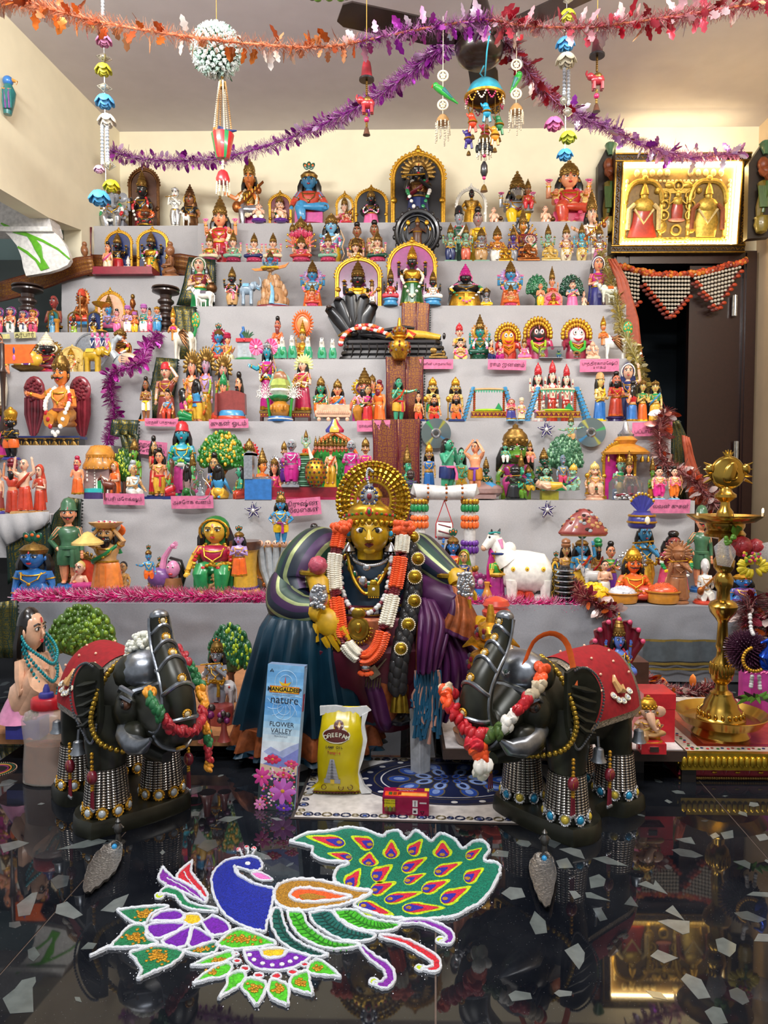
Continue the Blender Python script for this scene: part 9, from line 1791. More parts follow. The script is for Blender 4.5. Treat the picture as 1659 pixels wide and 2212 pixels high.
def curl(path,w,c,dot,nm='curl'):
 q=sn([V3(x,y,0)for x,y in path],16);L,Rr=[],[]
 for i,p in em(q):t_=(q[min(i+1,16)]-q[max(i-1,0)]).normalized();n_=V3(-t_.y,t_.x,0);ww=w*(.35+.65*sin(min(1,i/11)*pi/2))if i<13 else w*(1-.2*(i-12));L.append((p+n_*ww)[:2]);Rr.append((p-n_*ww)[:2])
 ar_(nm,L+Rr[::-1],c,.0014,0,1,.0034);ar_(nm+'_dot',[(dot[0]+17*cos(a),dot[1]+11*sin(a))for a in ag(10)],'#b8d01a',.0022,0,1,.0026)
curl([(1215,408),(1290,404),(1350,420),(1400,450),(1398,478),(1368,480)],14,'#7a1f9a',(1366,474));curl([(1142,458),(1220,475),(1290,508),(1348,548),(1345,580),(1298,580)],16,'#c4202f',(1292,577));curl([(1072,498),(1115,540),(1165,575),(1180,615),(1155,640),(1118,634)],18,'#7a1f9a',(1118,629));curl([(535,362),(460,352),(415,335),(385,300),(345,288),(318,305)],15,'#0f7a4a',(318,308))
ar_('crest_feather',(332,200,315,240,345,268,400,290,450,315,492,333,462,290,420,262,368,238),'#7a1f9a');ar_('crest_feather',(442,176,398,212,385,242,430,270,470,295,496,326,492,290,452,240,436,212),'#c4202f')
oe((345,240,400,268,470,318),.0016,False);oe((410,215,430,250,482,306),.0016,False)
for pts,gl in(([(160,362),(230,352),(310,345),(352,350),(290,375),(265,412),(215,405)],1),([(128,502),(170,460),(210,420),(265,420),(270,460),(312,486),(230,500)],1),([(205,520),(310,495),(405,515),(370,560),(300,590),(238,618),(250,580)],1),([(405,515),(520,480),(538,495),(522,520),(470,530)],1)):ar_('leaf',pts,'#127a4c',.0012,gl)
ar_('leaf',(528,492,590,440,640,436,748,482,720,496,600,507),'#4ab81f');oe((60,532,110,508,150,490),.0042,False)
for pts in([(285,400),(320,370),(380,362),(410,378),(400,400),(300,403)],[(272,445),(286,414),(400,409),(412,421),(320,468)],[(326,478),(422,426),(435,432),(415,495),(360,502)],[(445,430),(456,428),(516,466),(490,490),(430,498)],[(475,405),(520,384),(562,402),(582,436),(540,456),(508,450)]):ar_('petal',pts,'#6a14a0',.0014)
ar_('flower_centre',[(440+38*cos(a),396+22*sin(a))for a in ag(14)],'#e0b81a',.0018)
for pts in([(435,570),(500,540),(580,515),(592,540),(520,566)],[(443,637),(490,595),(560,560),(590,570),(570,605),(500,622)],[(538,692),(570,640),(575,610),(610,590),(640,602),(625,637),(580,667)],[(680,718),(650,680),(625,642),(660,616),(715,637),(705,682)],[(797,717),(740,692),(725,652),(740,622),(790,637),(802,667)],[(892,677),(830,662),(805,637),(820,607),(870,592),(882,632)],[(995,612),(900,602),(870,582),(900,547),(942,562)]):ar_('leaf',pts,'#4ab81f',.0012)
ar_('half_flower',(630,515,692,510,705,533,735,543,780,533,795,515,876,530,860,555,800,582,720,587,660,567),'#6a14a0',.0014);ar_('flower_centre',(695,513,730,505,775,505,795,515,780,532,735,542,706,532),'#e0b81a',.0016)
for x,y in((655,528),(672,546),(704,560),(740,566),(776,563),(806,553),(828,540)):ar_('white_dot',[(x+9*cos(a),y+6*sin(a))for a in ag(8)],'#e6ebf2',.0024,0,0)
for x,y,w_ in((602,525,13),(608,552,15),(638,580,17),(690,606,19),(755,608,20),(818,594,19),(860,564,16)):ar_('red_dot',[(x+w_*cos(a),y+w_*.55*sin(a))for a in ag(9)],'#c4202f',.0018,0,1,.0024)
gd_=MB()
for cx_,cy_,sx_,sy_,n in((262,375,26,16,46),(225,462,30,16,50),(310,530,34,22,60),(630,470,52,14,50),(540,545,24,8,16),(520,590,20,10,14),(672,655,18,14,20),(760,655,20,14,24),(845,630,18,12,20),(910,575,16,10,14),(480,505,26,10,20),(1000,110,30,10,0)):
 for i in ra(n):gd_.el(rp_(wr.gauss(cx_,sx_*.6),wr.gauss(cy_,sy_*.6),.0016),(.0024,.0024,.0012))
stuff(oj('gold_glitter',gd_,mat('#c08a1f',.35,.6,'glitter_powder',500.,.5),rg))
stuff(oj('white_outline',wl,PWm,rg))
sp=MB()
for i in ra(2600):
 v_=wl.v[wr.randrange(len(wl.v))];k_=abs(wr.gauss(0,.007));a=wr.uniform(0,6.28);c=V3(v_[0]+k_*cos(a),v_[1]+k_*sin(a),.0003);r=wr.uniform(.0003,.0009);sp.add([c+V3(-r,-r,0),c+V3(r,-r,0),c+V3(0,r,.0004)],[(0,1,2)])
stuff(oj('powder_specks',sp,PWm,rg))
# paper labels
M_pink=mat('#e07aa0',.75,0,'paper');M_yel=mat('#d9d08a',.75,0,'paper');INK=mat('#2a1a2a',.8)
GLb='handwritten tier labels on pink paper'
def pe_(T,x0,y0,x1,y1,txt,lb,tilt=0.,m=None,size=13.,dd=.035):
 d=TIER[T][1]-dd;a,c=W(x0,y1,d),W(x1,y0,d);ce=(a+c)/2;t=tg('paper_label',lb,0,tpl(ce),GLb if m is None else None);w,h=(c.x-a.x)/2,(c.z-a.z)/2;t.rotation_euler=(radians(8),radians(tilt),0)
 b=MB();b.grid(lambda u,v:(lerp(-w,w,u),.004*(2*u-1)**2,lerp(-h,h,v)),8,1);b.grid(lambda u,v:(lerp(w,-w,u),.004*(2*u-1)**2+.0008,lerp(-h,h,v)),8,1);oj('paper',b,m or M_pink,t)
 o=tm_(txt,size*d/FPX*1.12,m=INK,parent=t);o.scale=(min(1,1.8*w/max(.001,2*max(v.co.x for v in o.data.vertices))),)*3;o.location=(0,-.0008,0);o.rotation_euler=(pi/2,0,0)
pe_(5,312,904,384,921,'பரதன் பாதுகை','pink paper label reading of prince and sandals, leftmost under fifth tier',1)
pe_(5,451,905,536,925,'குகன் ஓடம்','pink paper label of boatman below brown boat seat',-1)
pe_(5,771,908,849,932,'ராவண தர்பார்','pink paper label of royal court above green backed canopy',-1)
pe_(6,896,776,979,797,'ராமனின் பாதையில்','pink paper label just right of maroon sari under fourth tier',0,size=11)
pe_(6,1054,777,1137,799,'ராம ஜனனம்','pink paper label about birth, above left toy swing',1.5)
pe_(6,1253,776,1338,803,'புத்திரகாமேஷ்டி\nயாகம்','pink two line paper label at right under fourth tier',-1,size=11)
pe_(5,1366,912,1453,942,'ராமர்\nபட்டாபிஷேகம்','pink paper label behind red foil at right under fifth tier',-1,size=11)
pe_(4,222,1066,311,1091,'சபரி மோக்ஷம்','pink paper label below thatched hut',1)
pe_(4,369,1071,460,1099,'அசோக வனம்','pink paper label below clear bottle ornament',-1)
pe_(4,614,1076,693,1114,'கிருஷ்ண\nலீலைகள்','tilted pink two line paper label beside dancing blue boy',-4.5,dd=.05)
pe_(4,1405,1079,1492,1109,'லவன் குசன்','pink paper label below twin boys',0)
pe_(5,276,952,360,982,'அஹல்யா\nவிமோசனம்','tilted pink paper label behind round bush at left',6)
pe_('Lc',30,717,76,730,'தர்பார்','yellow paper label on left side tier',-2,M_yel,11)
pe_('Lc',-18,722,20,732,'ம்','yellow paper label cut off by left picture edge',-2,M_yel,11)
M_cd,nd,rmp,ln,b=sd('disc_rainbow');mp=nd('Mapping',Rotation=(pi/2,0,0));gr_=nd('TexGradient');gr_.gradient_type='RADIAL';ln(nd('TexCoord').outputs['Object'],mp.inputs[0]);ln(mp.outputs[0],gr_.inputs[0])
ln(rmp(gr_.outputs[0],*[(p_,lin(c_))for p_,c_ in((0,'#7f8c88'),(.1,'#7f8c88'),(.13,'#4fd86a'),(.16,'#8a9490'),(.3,'#76868a'),(.33,'#d8d04a'),(.36,'#8a9490'),(.55,'#6f7f84'),(.58,'#4aa8e0'),(.61,'#8a9490'),(.8,'#76868a'),(.84,'#e8e06a'),(.87,'#7f8c88'))]),b.inputs['Base Color']);b.inputs['Metallic'].default_value=.7;b.inputs['Roughness'].default_value=.22
for x,y,r,lab,rz in((942,936,32,'shiny compact disc hung on white cloth left of toy swings',.1),(1277,934,31,'shiny compact disc hung on cloth right of toy swings',2.)):
 d=TIER[5][1]-.035;c=W(x,y,d);R_=r*d/FPX;t=tg('compact_disc',lab,0,tpl(c),'compact discs hung on cloth');t.rotation_euler=(radians(4),rz,0)
 b=MB();b.la((R_*.16,-.0006,R_,-.0006,R_,.0006,R_*.16,.0006),40,cap=0);b.v=[(x_,z_,y_)for x_,y_,z_ in b.v];b.f=[f[::-1]for f in b.f];oj('disc',b,M_cd,t);b=MB();b.to((0,-.0008,0),R_*.26,R_*.09,'y',24,4);oj('hub',b,P('s'),t)
for T_,x,y,lab in((5,1180,928,'purple felt star flower with pearls above dusty green tree'),(4,547,1103,'purple felt star flower with pearls left of dancing blue boy'),(4,1182,1101,'purple felt star flower with pearls above white cow')):
 d=TIER[T_][1]-.034;c=W(x,y,d);t=tg('felt_flower',lab,0,tpl(c),'purple felt star flowers on cloth');u=d/FPX;b=MB();g_=MB();pl_=MB()
 for i in ra(5):a=2*pi*i/5+.4;b.pz_((0,0,9*u*cos(a+.5),9*u*sin(a+.5),20*u*cos(a),20*u*sin(a),9*u*cos(a-.5),9*u*sin(a-.5)),-.003,0);[g_.el((k2*u*cos(a),-.004,k2*u*sin(a)),1.5*u)for k2 in(6,9,12,15)]
 for i in ra(2):a=2*pi*i/2+1.2;pl_.pz_((0,0,8*u*cos(a+.5),8*u*sin(a+.5),22*u*cos(a),22*u*sin(a),8*u*cos(a-.5),8*u*sin(a-.5)),0,.002)
 g_.el((0,-.005,0),(4*u,3*u,5*u));oj('petal',b,mat('#2a1460',.8),t);oj('pearl',g_,P('W'),t);oj('glitter_leaf',pl_,P('s'),t)
# tinsel
LEAF={}
def leafmesh(kind):
 if kind in LEAF:return LEAF[kind]
 b=MB();o={'holly':[(0,0),(.22,.12),(.16,.3),(.3,.45),(.16,.6),(.18,.8),(0,1),(-.18,.8),(-.16,.6),(-.3,.45),(-.16,.3),(-.22,.12)],'oval':[(0,0),(.2,.2),(.26,.5),(.18,.8),(0,1),(-.18,.8),(-.26,.5),(-.2,.2)]}[kind]
 n=len(o);b.add([(x,.03*x*x*9-.12*z*z,z)for x,z in o]+[(0,.02,.5)],[(i,(i+1)%n,n)for i in ra(n)]);b.add([(x,.03*x*x*9-.12*z*z+.012,z)for x,z in o]+[(0,.032,.5)],[((i+1)%n,i,n)for i in ra(n)]);LEAF[kind]=b;return b
LM={}
def ti(lb,pts,r,n,cs,leaves=0,lcols=(),lsize=.03,kind='oval',grad=None,name='tinsel_garland',metal=.3,sed=1,wid=.0016,core=True,droop=.4):
 t=tg(name,lb,'garland',(0,0,0));q=sn(pts,80);c0=q[40].copy();t.location=c0;q=[p-c0 for p in q];r_=rnd(sed);b=MB();ms=[mat(c,.3,metal,'foil')for c in cs]
 nc=len(cs)
 def pick(u):
  if grad is None:return r_.randrange(nc)
  g=grad(u);return min(nc-1,r_.choice(g))
 for i in ra(n):
  u=r_.random();k_=min(int(u*80),79);p=q[k_].lerp(q[k_+1],u*80-k_);t_=(q[k_+1]-q[k_]).normalized();a=r_.uniform(0,2*pi);s1=t_.orthogonal().normalized();s2=t_.cross(s1);d_=(s1*cos(a)+s2*sin(a)+t_*r_.uniform(-.6,.6)).normalized();L=r*r_.uniform(.7,1.25);w_=t_.cross(d_).normalized()*wid;e=p+d_*L+V3(0,0,-L*.1)
  b.add([p-w_,p+w_,e+w_*.7,e-w_*.7],[(0,1,2,3)],pick(u))
 if core:b.tu(q,r*.12)
 stuff(oj('tinsel',b,ms,t))
 for i in ra(leaves):
  u=(i+r_.random())/leaves;k_=min(int(u*80),79);p=q[k_].lerp(q[k_+1],u*80-k_);a=r_.uniform(0,2*pi);t_=(q[k_+1]-q[k_]).normalized();s1=t_.orthogonal().normalized();s2=t_.cross(s1);d_=(s1*cos(a)+s2*sin(a)+t_*r_.uniform(-.5,.5)+V3(0,-.2,-droop)).normalized()
  c_=lcols(u,r_)if callable(lcols)else r_.choice(lcols);key=(kind,c_)
  if key not in LM:ml=leafmesh(kind);o=oj('foil_leaf',ml,mat(c_,.25,.55,'foil'),t);LM[key]=o.data
  else:o=link('foil_leaf',LM[key],t)
  o.location=p+d_*r*.45;o.rotation_euler=(d_.to_track_quat('Z','Y')@ro(r_.uniform(0,6.3),'Z').to_quaternion()).to_euler();s_=lsize*r_.uniform(.75,1.2);o.scale=(s_,s_,s_)
 return t
PK=['#e8328e','#d8247c','#f07ab4','#fad4e4']
y3,d3=TIER[3]
def tpts(L,d):return[W(x,y,d)for x,y in L]
ti('thick bright pink tinsel along front edge of bottom step, left part',tpts([(40,1292),(150,1290),(300,1288),(450,1290),(600,1290)],d3+.04),.036,9000,PK,sed=2,metal=.0,wid=.0014)
ti('thick bright pink tinsel along front edge of bottom step, right part',tpts([(1006,1302),(1080,1304),(1180,1306),(1290,1308)],d3+.03),.034,4600,PK,sed=3,metal=.0,wid=.0014)
def c1(u,r_):return r_.choice(('#e8dcd4','#c06a2a','#a84a20','#e0a070'))if u<.42 else r_.choice(('#8a1f8f','#e0d0e0','#b04ab0','#d8a0c8'))if u<.64 else r_.choice(('#a01a2a','#e8d8dc','#c04a5a','#e8b8c0'))
ga=lambda u:[0,1,1]if u<.42 else[2,3,3]if u<.62 else[4,5,5]
ti('long foil garland across top, orange at left, purple middle, red right',tpts([(-20,-6),(60,8),(130,25),(230,50),(400,78),(560,96),(690,102),(800,85),(900,64),(1000,48),(1060,43),(1130,55),(1250,60),(1350,50),(1450,36),(1550,20),(1680,0)],2.5),.034,6200,['#e0926a','#e8b090','#9a2f9a','#c88ac0','#b03a48','#d89aa0'],230,c1,.05,'holly',ga,sed=5)
ti('purple foil garland sweeping from fan down to left wall corner',tw(965,95,3.0,930,120,3.08,880,160,3.2,800,215,3.4,720,258,3.6,620,300,3.8,500,336,3.95,400,347,4.05,300,342,4.1,240,325,4.1),.04,4600,['#9a3a9f','#b85ab4','#dcb4d8'],200,('#8a1f8f','#b04ab0','#d8b8dc','#6a1470'),.042,'oval',sed=6)
ti('mauve foil garland sweeping from fan down to picture frame',tw(1092,88,3.0,1130,140,3.1,1180,200,3.3,1240,245,3.6,1300,272,3.8,1380,308,4.0,1450,332,4.15,1520,340,4.25,1600,330,4.3),.036,3200,['#a04a5a','#9a4a9a','#c890c4'],120,lambda u,r_:r_.choice(('#a01a2a','#e0d0d4'))if u<.35 else r_.choice(('#8a2f9f','#d8c8dc','#b07ab8')),.06,'holly',lambda u:[0,0,2]if u<.35 else[1,2,2],sed=7)
ti('magenta foil tinsel trailing down left side tiers',tw(345,722,3.5,318,745,3.42,306,780,3.2,262,798,3.2,238,812,3.2,240,850,3.18,246,900,3.16,232,952,3.1),.03,2600,['#9a1a86','#c03aa8','#d88ac8'],90,('#b02a98','#8a1478','#d870c0'),.036,'oval',sed=8)
ti('pale gold foil tinsel draped down right ends of upper tiers',tw(1296,545,3.78,1312,590,3.72,1330,640,3.6,1342,700,3.5,1362,750,3.35,1380,790,3.26,1392,850,3.2),.034,1500,['#b8a85a','#d8d0a0'],110,('#c8b86a','#e0d8b0','#a8924a'),.034,'oval',sed=9)
ti('rose and silver foil tinsel hanging at right end of fifth tier',tw(1440,885,2.98,1426,930,2.96,1428,985,2.93,1452,1015,2.9,1490,1030,2.86,1520,1060,2.82,1544,1090,2.8),.04,2600,['#c88a8a','#d8b0ac','#9a4a4a'],90,('#c8502a','#e0d4d0','#b87068'),.045,'oval',sed=10)
ti('red and orange foil tinsel along low cloth behind brass lamp',tw(1380,1462,2.2,1420,1486,2.2,1470,1498,2.2,1540,1484,2.2),.03,2000,['#a03a44','#c88a88','#e0c8c0'],50,('#e0762a','#e8dcd4','#b02a30'),.036,'oval',sed=11)
ti('copper foil tinsel trailing over bottom step beside yellow rice',tw(1238,1262,2.45,1262,1288,2.36,1300,1308,2.33,1322,1322,2.33),.03,1200,['#9a3a4a','#c88a80'],40,('#c8602a','#d8c0b8','#8a2a3a'),.038,'oval',sed=12)
ti('red and copper foil tinsel bundled at right edge behind brass lamp',tw(1628,1290,2.28,1612,1340,2.26,1628,1400,2.24,1670,1420,2.24,1660,1340,2.24,1690,1280,2.24),.045,3000,['#8a3a4a','#a86a6a','#c8a09a'],70,('#d8702a','#d8c8c0','#8a2a3a'),.045,'oval',sed=13)
# ceiling fan
FC=W(1036,96,3.0);t=tg('ceiling_fan','dark brown ceiling fan hanging in front of back wall',0,tpl(FC));FB=mat('#21140f',.3,.1,'enamel')
b=MB();b.la((.0,-.085,.05,-.082,.084,-.06,.094,-.03,.094,.015,.086,.035,.06,.04,0,.04),32);b.to((0,0,-.01),.095,.004,'z',32,6);oj('motor',b,FB,t)
b=MB();b.la((.0,.05,.055,.05,.05,.1,.03,.17,.022,.18,.014,.18,.014,CEIL-FC.z-.06,.05,CEIL-FC.z-.05,.06,CEIL-FC.z,0,CEIL-FC.z),22);oj('downrod',b,FB,t)
for a in(80,200,320):
 ar=radians(a);b=MB();R_=ro(ar,'Z')
 o=[(.08,-.03),(.14,-.045),(.2,-.062),(.54,-.06),(.57,-.04),(.57,.04),(.54,.06),(.2,.062),(.14,.045),(.08,.03)]
 b.pz_(o,.005,.011,axis='z');b.v=[tpl(R_@V3(x,y,z+y*.16))for x,y,z in b.v];oj('blade',b,FB,t)
# hanging ornaments
def hang(name,lb,px_,y0,y1,d,cat=None,gp=None):return tg(name,lb,cat,tpl(W(px_,y0,d)),gp),d/FPX
def thread(t,u,y0,ytop,c='#c9a24a',x=0.,r=.0012):b=MB();b.tu((x*u,0,0,x*u,0,(y0-ytop)*u),r,4);oj('thread',b,P(c),t)
t,u=hang('flower_ball','round ball of white and mint paper flowers hanging on thread',468,110,0,2.75,'flower ball');thread(t,u,110,-90);r_=rnd(3);b=MB();lf_=MB()
for i in ra(230):
 z=1-2*(i+.5)/230;a=i*2.39996;d_=V3(sqrt(1-z*z)*cos(a),sqrt(1-z*z)*sin(a),z);p=d_*48*u;b.el(p,5.2*u,7,5,i%3==0);[b.tu([p,p+(d_+V3(r_.gauss(0,.5),r_.gauss(0,.5),r_.gauss(0,.5))).normalized()*9*u],[2.2*u,.6*u],4,i%3==0)for _ in ra(5)];lf_.tu([d_*36*u,d_*50*u+V3(r_.gauss(0,4),r_.gauss(0,4),r_.gauss(0,4))*u],[3*u,1*u],4)
stuff(oj('flowers',b,[mat('#d4dcd8',.7),mat('#b4d0c4',.7)],t));stuff(oj('leaves',lf_,P('K'),t));b=MB();b.el((0,0,0),40*u,14,10);oj('core',b,P('D'),t)
t,u=hang('bead_swing','striped red and green cup with bird hung on white bead strings',481,300,0,2.75,'ornament');b=MB();[be(b,[V3(x*.3*u,y*.3*u,118*u),V3(x*.7*u,y*.7*u,60*u),V3(x*u,y*u,2*u)],2.2*u,30,k2%2,(5,4))for k2,(x,y)in em(((-20,0),(-10,-16),(8,-17),(20,0),(8,16),(-10,16)))];oj('bead_string',b,[P('i'),P('t')],t);b=MB();b.la((7*u,106*u,6*u,116*u,2*u,122*u,0,122*u),12);b.tu((0,0,118*u,0,0,134*u),1.2*u);b.el((0,0,128*u),3.4*u);oj('cap',b,P('d'),t)
b=MB()
for i in ra(16):a0,a1=2*pi*i/16,2*pi*(i+1)/16;b.loft([[(r*u*cos(a),r*u*sin(a),z*u)for a in(a0,(a0+a1)/2,a1)]+[(0,0,z*u)]for r,z in((13,-42),(16,-34),(24,8),(23,10))],(0,1,0,2)[i%4])
oj('striped_cup',b,[P('r'),P('G'),P('A')],t);b=MB();b.tu((-18*u,0,12*u,-6*u,0,20*u,10*u,0,15*u,30*u,0,17*u),[4*u,8*u,5*u,1.5*u]);b.el((-16*u,0,20*u),5*u,8,6,1);oj('bird',b,[P('n'),P('o')],t)
b=MB();be(b,(0,0,-44*u,0,0,-64*u),3.4*u,4);b.la((14*u,-92*u,15*u,-84*u,10*u,-70*u,3*u,-64*u,0,-64*u),16,mi=1);[be(b,(13*u*cos(a),13*u*sin(a),-92*u,14*u*cos(a),14*u*sin(a),-114*u),2*u,7,0,(5,4))for a in ag(10)];oj('bead_tassel',b,[P('i'),P('r')],t)
def cfl(c,r,col,par,nm='cloth_flower',up=1):
 b=MB();c=Vc(c)
 for n,rr,zz,tl in((6,.95,-.1,.55),(5,.6,.1,.25),(3,.3,.2,.1)):
  for i in ra(n):a=2*pi*i/n+n;b.el(c+V3(cos(a)*rr*r*.7,sin(a)*rr*r*.7,zz*r*up),(r*.42,r*.12,r*.5),8,6,0,ro(a+pi/2,'Z')@ro(tl*(-1),'X'))
 return oj(nm,b,mat(col,.55,0,'cloth'),par)
def fst(lb,px_,d,ys,pearls,crys,top):
 p=W(px_,200,d);t=tg('flower_string',lb,'hanging ornament',tpl(p));u=d/FPX;Z=lambda y:(200-y)*u
 thread(t,u,Z(0)*0+200,-60);b=MB();b.tu((0,0,Z(-40),0,0,Z(ys[-1][1])),.0016);oj('string',b,P('s'),t)
 for x,y,r,c in ys:cfl((x*u,0,Z(y)),r*u,c,t,'cloth_flower',-1)
 for x,y0,y1 in pearls:b=MB();be(b,(x*u,-.006,Z(y0),x*u*1.1,-.006,Z(y1)),4*u,int((y1-y0)/6),0,(8,6));oj('pearl_strand',b,mat('#c4ccd4',.15,.35,'pearl'),t)
 for x,y,w_ in crys:b=MB();[b.tu([V3(x*u,0,Z(y)+9*u),V3(x*u+w_*u*cos(a),w_*u*sin(a),Z(y)),V3(x*u,0,Z(y)-9*u)],2*u)for a in[2*pi*i/4+.5 for i in ra(4)]];b.el((x*u,0,Z(y)),(w_*.7*u,w_*.7*u,7*u));oj('crystal_link',b,mat('#b8b4a4',.15,.5,'crystal'),t)
 return t
fst('tall hanging string of pink, yellow and blue cloth flowers at left',226,2.62,[(0,92,19,'#d88ab8'),(-2,152,20,'#cfc83a'),(0,218,23,'#4f9ad0'),(4,258,22,'#e0d8c8'),(-14,360,13,'#d8a8c8'),(12,395,20,'#d8c81f'),(-14,420,26,'#4fa4d8')],[(-5,270,350),(6,270,345),(0,10,40)],[(0,62,13),(0,128,15),(0,190,15),(8,352,12)],0)
fst('tall hanging string of pink, yellow and blue cloth flowers at right',1222,2.7,[(2,42,19,'#c8c832'),(-2,100,22,'#4fa0d8'),(0,134,24,'#d8d2b8'),(-24,264,22,'#d870a8'),(6,292,20,'#bcc43a'),(0,328,19,'#4fa8e0')],[(-4,154,205),(5,158,225)],[(0,72,10),(2,8,12),(0,142,16),(-4,216,10),(4,240,12)],0)
def bch(lb,px_,yb,d,c1_,c2_):
 p=W(px_,yb,d);t=tg('bell_chime',lb,0,tpl(p),'hanging bell and elephant chimes');u=d/FPX;thread(t,u,yb,yb-190)
 b=MB();b.la((15*u,-20*u,12*u,-14*u,10*u,4*u,8*u,14*u,3*u,20*u,0,20*u),18);b.el((0,0,24*u),4*u);oj('bell',b,P(c1_),t);b=MB();b.la((16*u,-23*u,16*u,-19*u,0,-19*u),18);oj('bell_rim',b,P('k'),t)
 b=MB();be(b,(0,0,-24*u,0,0,-52*u),2.6*u,8);be(b,(0,0,-92*u,0,0,-118*u),2.8*u,7);oj('bead_string',b,P('d'),t)
 b=MB();b.el((2*u,0,-70*u),(15*u,9*u,12*u));b.el((-13*u,0,-64*u),(8*u,7*u,8*u));b.tu((-19*u,0,-64*u,-22*u,0,-58*u,-20*u,0,-52*u),[3*u,2.4*u,1.6*u]);[b.tu((x*u,y*u,-76*u,x*u,y*u,-91*u),3.6*u)for x in(-6,11)for y in(-4,4)];oj('toy_elephant',b,P(c2_),t);b=MB();b.el((2*u,0,-65*u),(10*u,9.6*u,9*u));oj('elephant_cloth',b,P('d'),t)
 b=MB();b.la((8*u,-136*u,6*u,-130*u,4*u,-122*u,0,-118*u),14);oj('small_bell',b,P('a'),t);b=MB();b.el((0,0,-104*u),6*u);oj('pompom',b,P('^'),t)
bch('red bell chime with toy elephant hanging left of fan',792,150,2.62,'#b0202f','#a82a30');bch('maroon bell chime with red toy elephant hanging at right',1290,98,2.62,'#5a1420','#a02a34')
def parrot(lb,px_,y0,d,flip):
 p=W(px_,y0,d);t=tg('parrot_ornament',lb,0,tpl(p),'green parrot ornaments with white rings');u=d/FPX;thread(t,u,y0,40,'i')
 for y in(28,88):b=MB();b.to((0,0,-y*u),10*u,2.2*u,'y',20,6);[b.el((4*u*sin(a),0,(-y+4*cos(a))*u),2.6*u)for a in ag(5)];oj('ring',b,P('i'),t)
 b=MB();s_=flip;b.tu((-s_*16*u,0,-50*u,-s_*6*u,0,-56*u,s_*8*u,0,-68*u,s_*32*u,0,-86*u),[6*u,8*u,6*u,1.5*u],9);b.el((-s_*15*u,0,-49*u),7*u);b.tu((0,-6*u,-58*u,s_*20*u,-4*u,-76*u),[5*u,1.5*u],6,1,flat=.5);oj('parrot',b,[P(':'),P('<')],t);b=MB();b.tu((-s_*20*u,0,-48*u,-s_*24*u,0,-53*u),[3*u,.8*u]);oj('beak',b,P('r'),t)
 b=MB();b.la((15*u,-126*u,13*u,-118*u,7*u,-110*u,0,-108*u),16);oj('bead_cap',b,P('t'),t);b=MB();[be(b,(14*u*cos(a),14*u*sin(a),-126*u,15*u*cos(a),15*u*sin(a),(-150-8*(i%3))*u),2*u,8,0,(5,4))for i,a in em(ag(10))];b.tu((0,0,0,0,0,-108*u),.8*u,4);oj('bead_fringe',b,P('i'),t)
parrot('green parrot ornament facing left with two white rings, left of umbrella mobile',957,134,2.9,1);parrot('green parrot ornament with two white rings, right of umbrella mobile',1116,110,3.0,-.4)
p=W(1047,205,2.7);t=tg('umbrella_mobile','turquoise umbrella mobile with colourful toy elephants and bead fringe below fan',0,tpl(p));u=2.7/FPX
b=MB();b.la((40*u,-8*u,38*u,6*u,30*u,20*u,16*u,30*u,0,33*u),26,cap=0);b.la((38*u,-8*u,36*u,5*u,28*u,18*u,0,30*u),26,cap=0,mi=1);oj('canopy',b,[P('~'),P('a')],t,ag=0);b=MB();b.to((0,0,-6*u),40*u,4*u,'z',30,6);oj('gold_trim',b,P('g'),t);b=MB();b.tu((0,0,30*u,4*u,0,90*u,10*u,0,130*u),1.6*u);b.tu((0,0,32*u,-10*u,0,44*u,-2*u,0,60*u),1.6*u);oj('cord',b,P('~'),t)
b=MB();[be(b,[V3(40*u*cos(a),40*u*sin(a),-8*u),V3(40*u*cos(a+.26),40*u*sin(a+.26),-24*u),V3(40*u*cos(a+.52),40*u*sin(a+.52),-8*u)],2*u,9,i%3,(5,4))for i,a in em(ag(12))];oj('bead_swag',b,[P('^'),P('g'),P('i')],t)
for i,(x,y,z,c)in em(((-26,-12,-62,'#d0401f'),(2,-26,-48,'#1f8fb0'),(30,-8,-66,'#2f7a4a'),(-32,10,-86,'#3a2a7a'),(20,-18,-92,'#d8861f'),(4,20,-70,'#c02a4a'))):
 b=MB();b.el((x*u,y*u,z*u),(9*u,7*u,12*u));b.el(((x-3)*u,y*u,(z+12)*u),(7*u,6*u,7*u));b.tu(((x-9)*u,y*u,(z+12)*u,(x-13)*u,y*u,(z+18)*u),[2.6*u,1.4*u]);[b.tu(((x+q)*u,y*u,(z-8)*u,(x+q*1.4)*u,y*u,(z-20)*u),3*u)for q in(-5,5)];b.to((x*u,y*u,z*u),9*u,1.6*u,'z',12,5,1);oj('toy_elephant',b,[P(c),P('g')],t)
 b=MB();b.tu((x*u,y*u,(z+14)*u,x*u,y*u,-8*u),.8*u,4);b.la((5*u,-10*u,3*u,-3*u,0,0),8,(x*u,y*u,(z-24)*u));oj('bell_thread',b,P('d'),t)
b=MB();b.tu((0,0,20*u,0,0,-190*u),.8*u,4);b.la((14*u,-96*u,10*u,-86*u,0,-80*u),14,mi=1);[be(b,(13*u*cos(a),13*u*sin(a),-96*u,15*u*cos(a),15*u*sin(a),-128*u),2.2*u,8,2,(5,4))for a in ag(10)];[b.el((15*u*cos(a),15*u*sin(a),-112*u),(4*u,4*u,10*u),6,5,3)for a in ag(8)];b.el((0,0,-126*u),4*u,8,6,4);b.rn([(-168*u,5*u,5*u,0,0),(-160*u,8*u,8*u,0,0),(-146*u,7*u,7*u,0,0),(-138*u,3*u,3*u,0,0)],10,3);b.el((0,0,-172*u),4*u,8,6,4);b.la((8*u,-200*u,5*u,-190*u,0,-184*u),12,mi=1);oj('bead_drop',b,[P('s'),P('d'),P('i'),P('k'),P('^')],t)
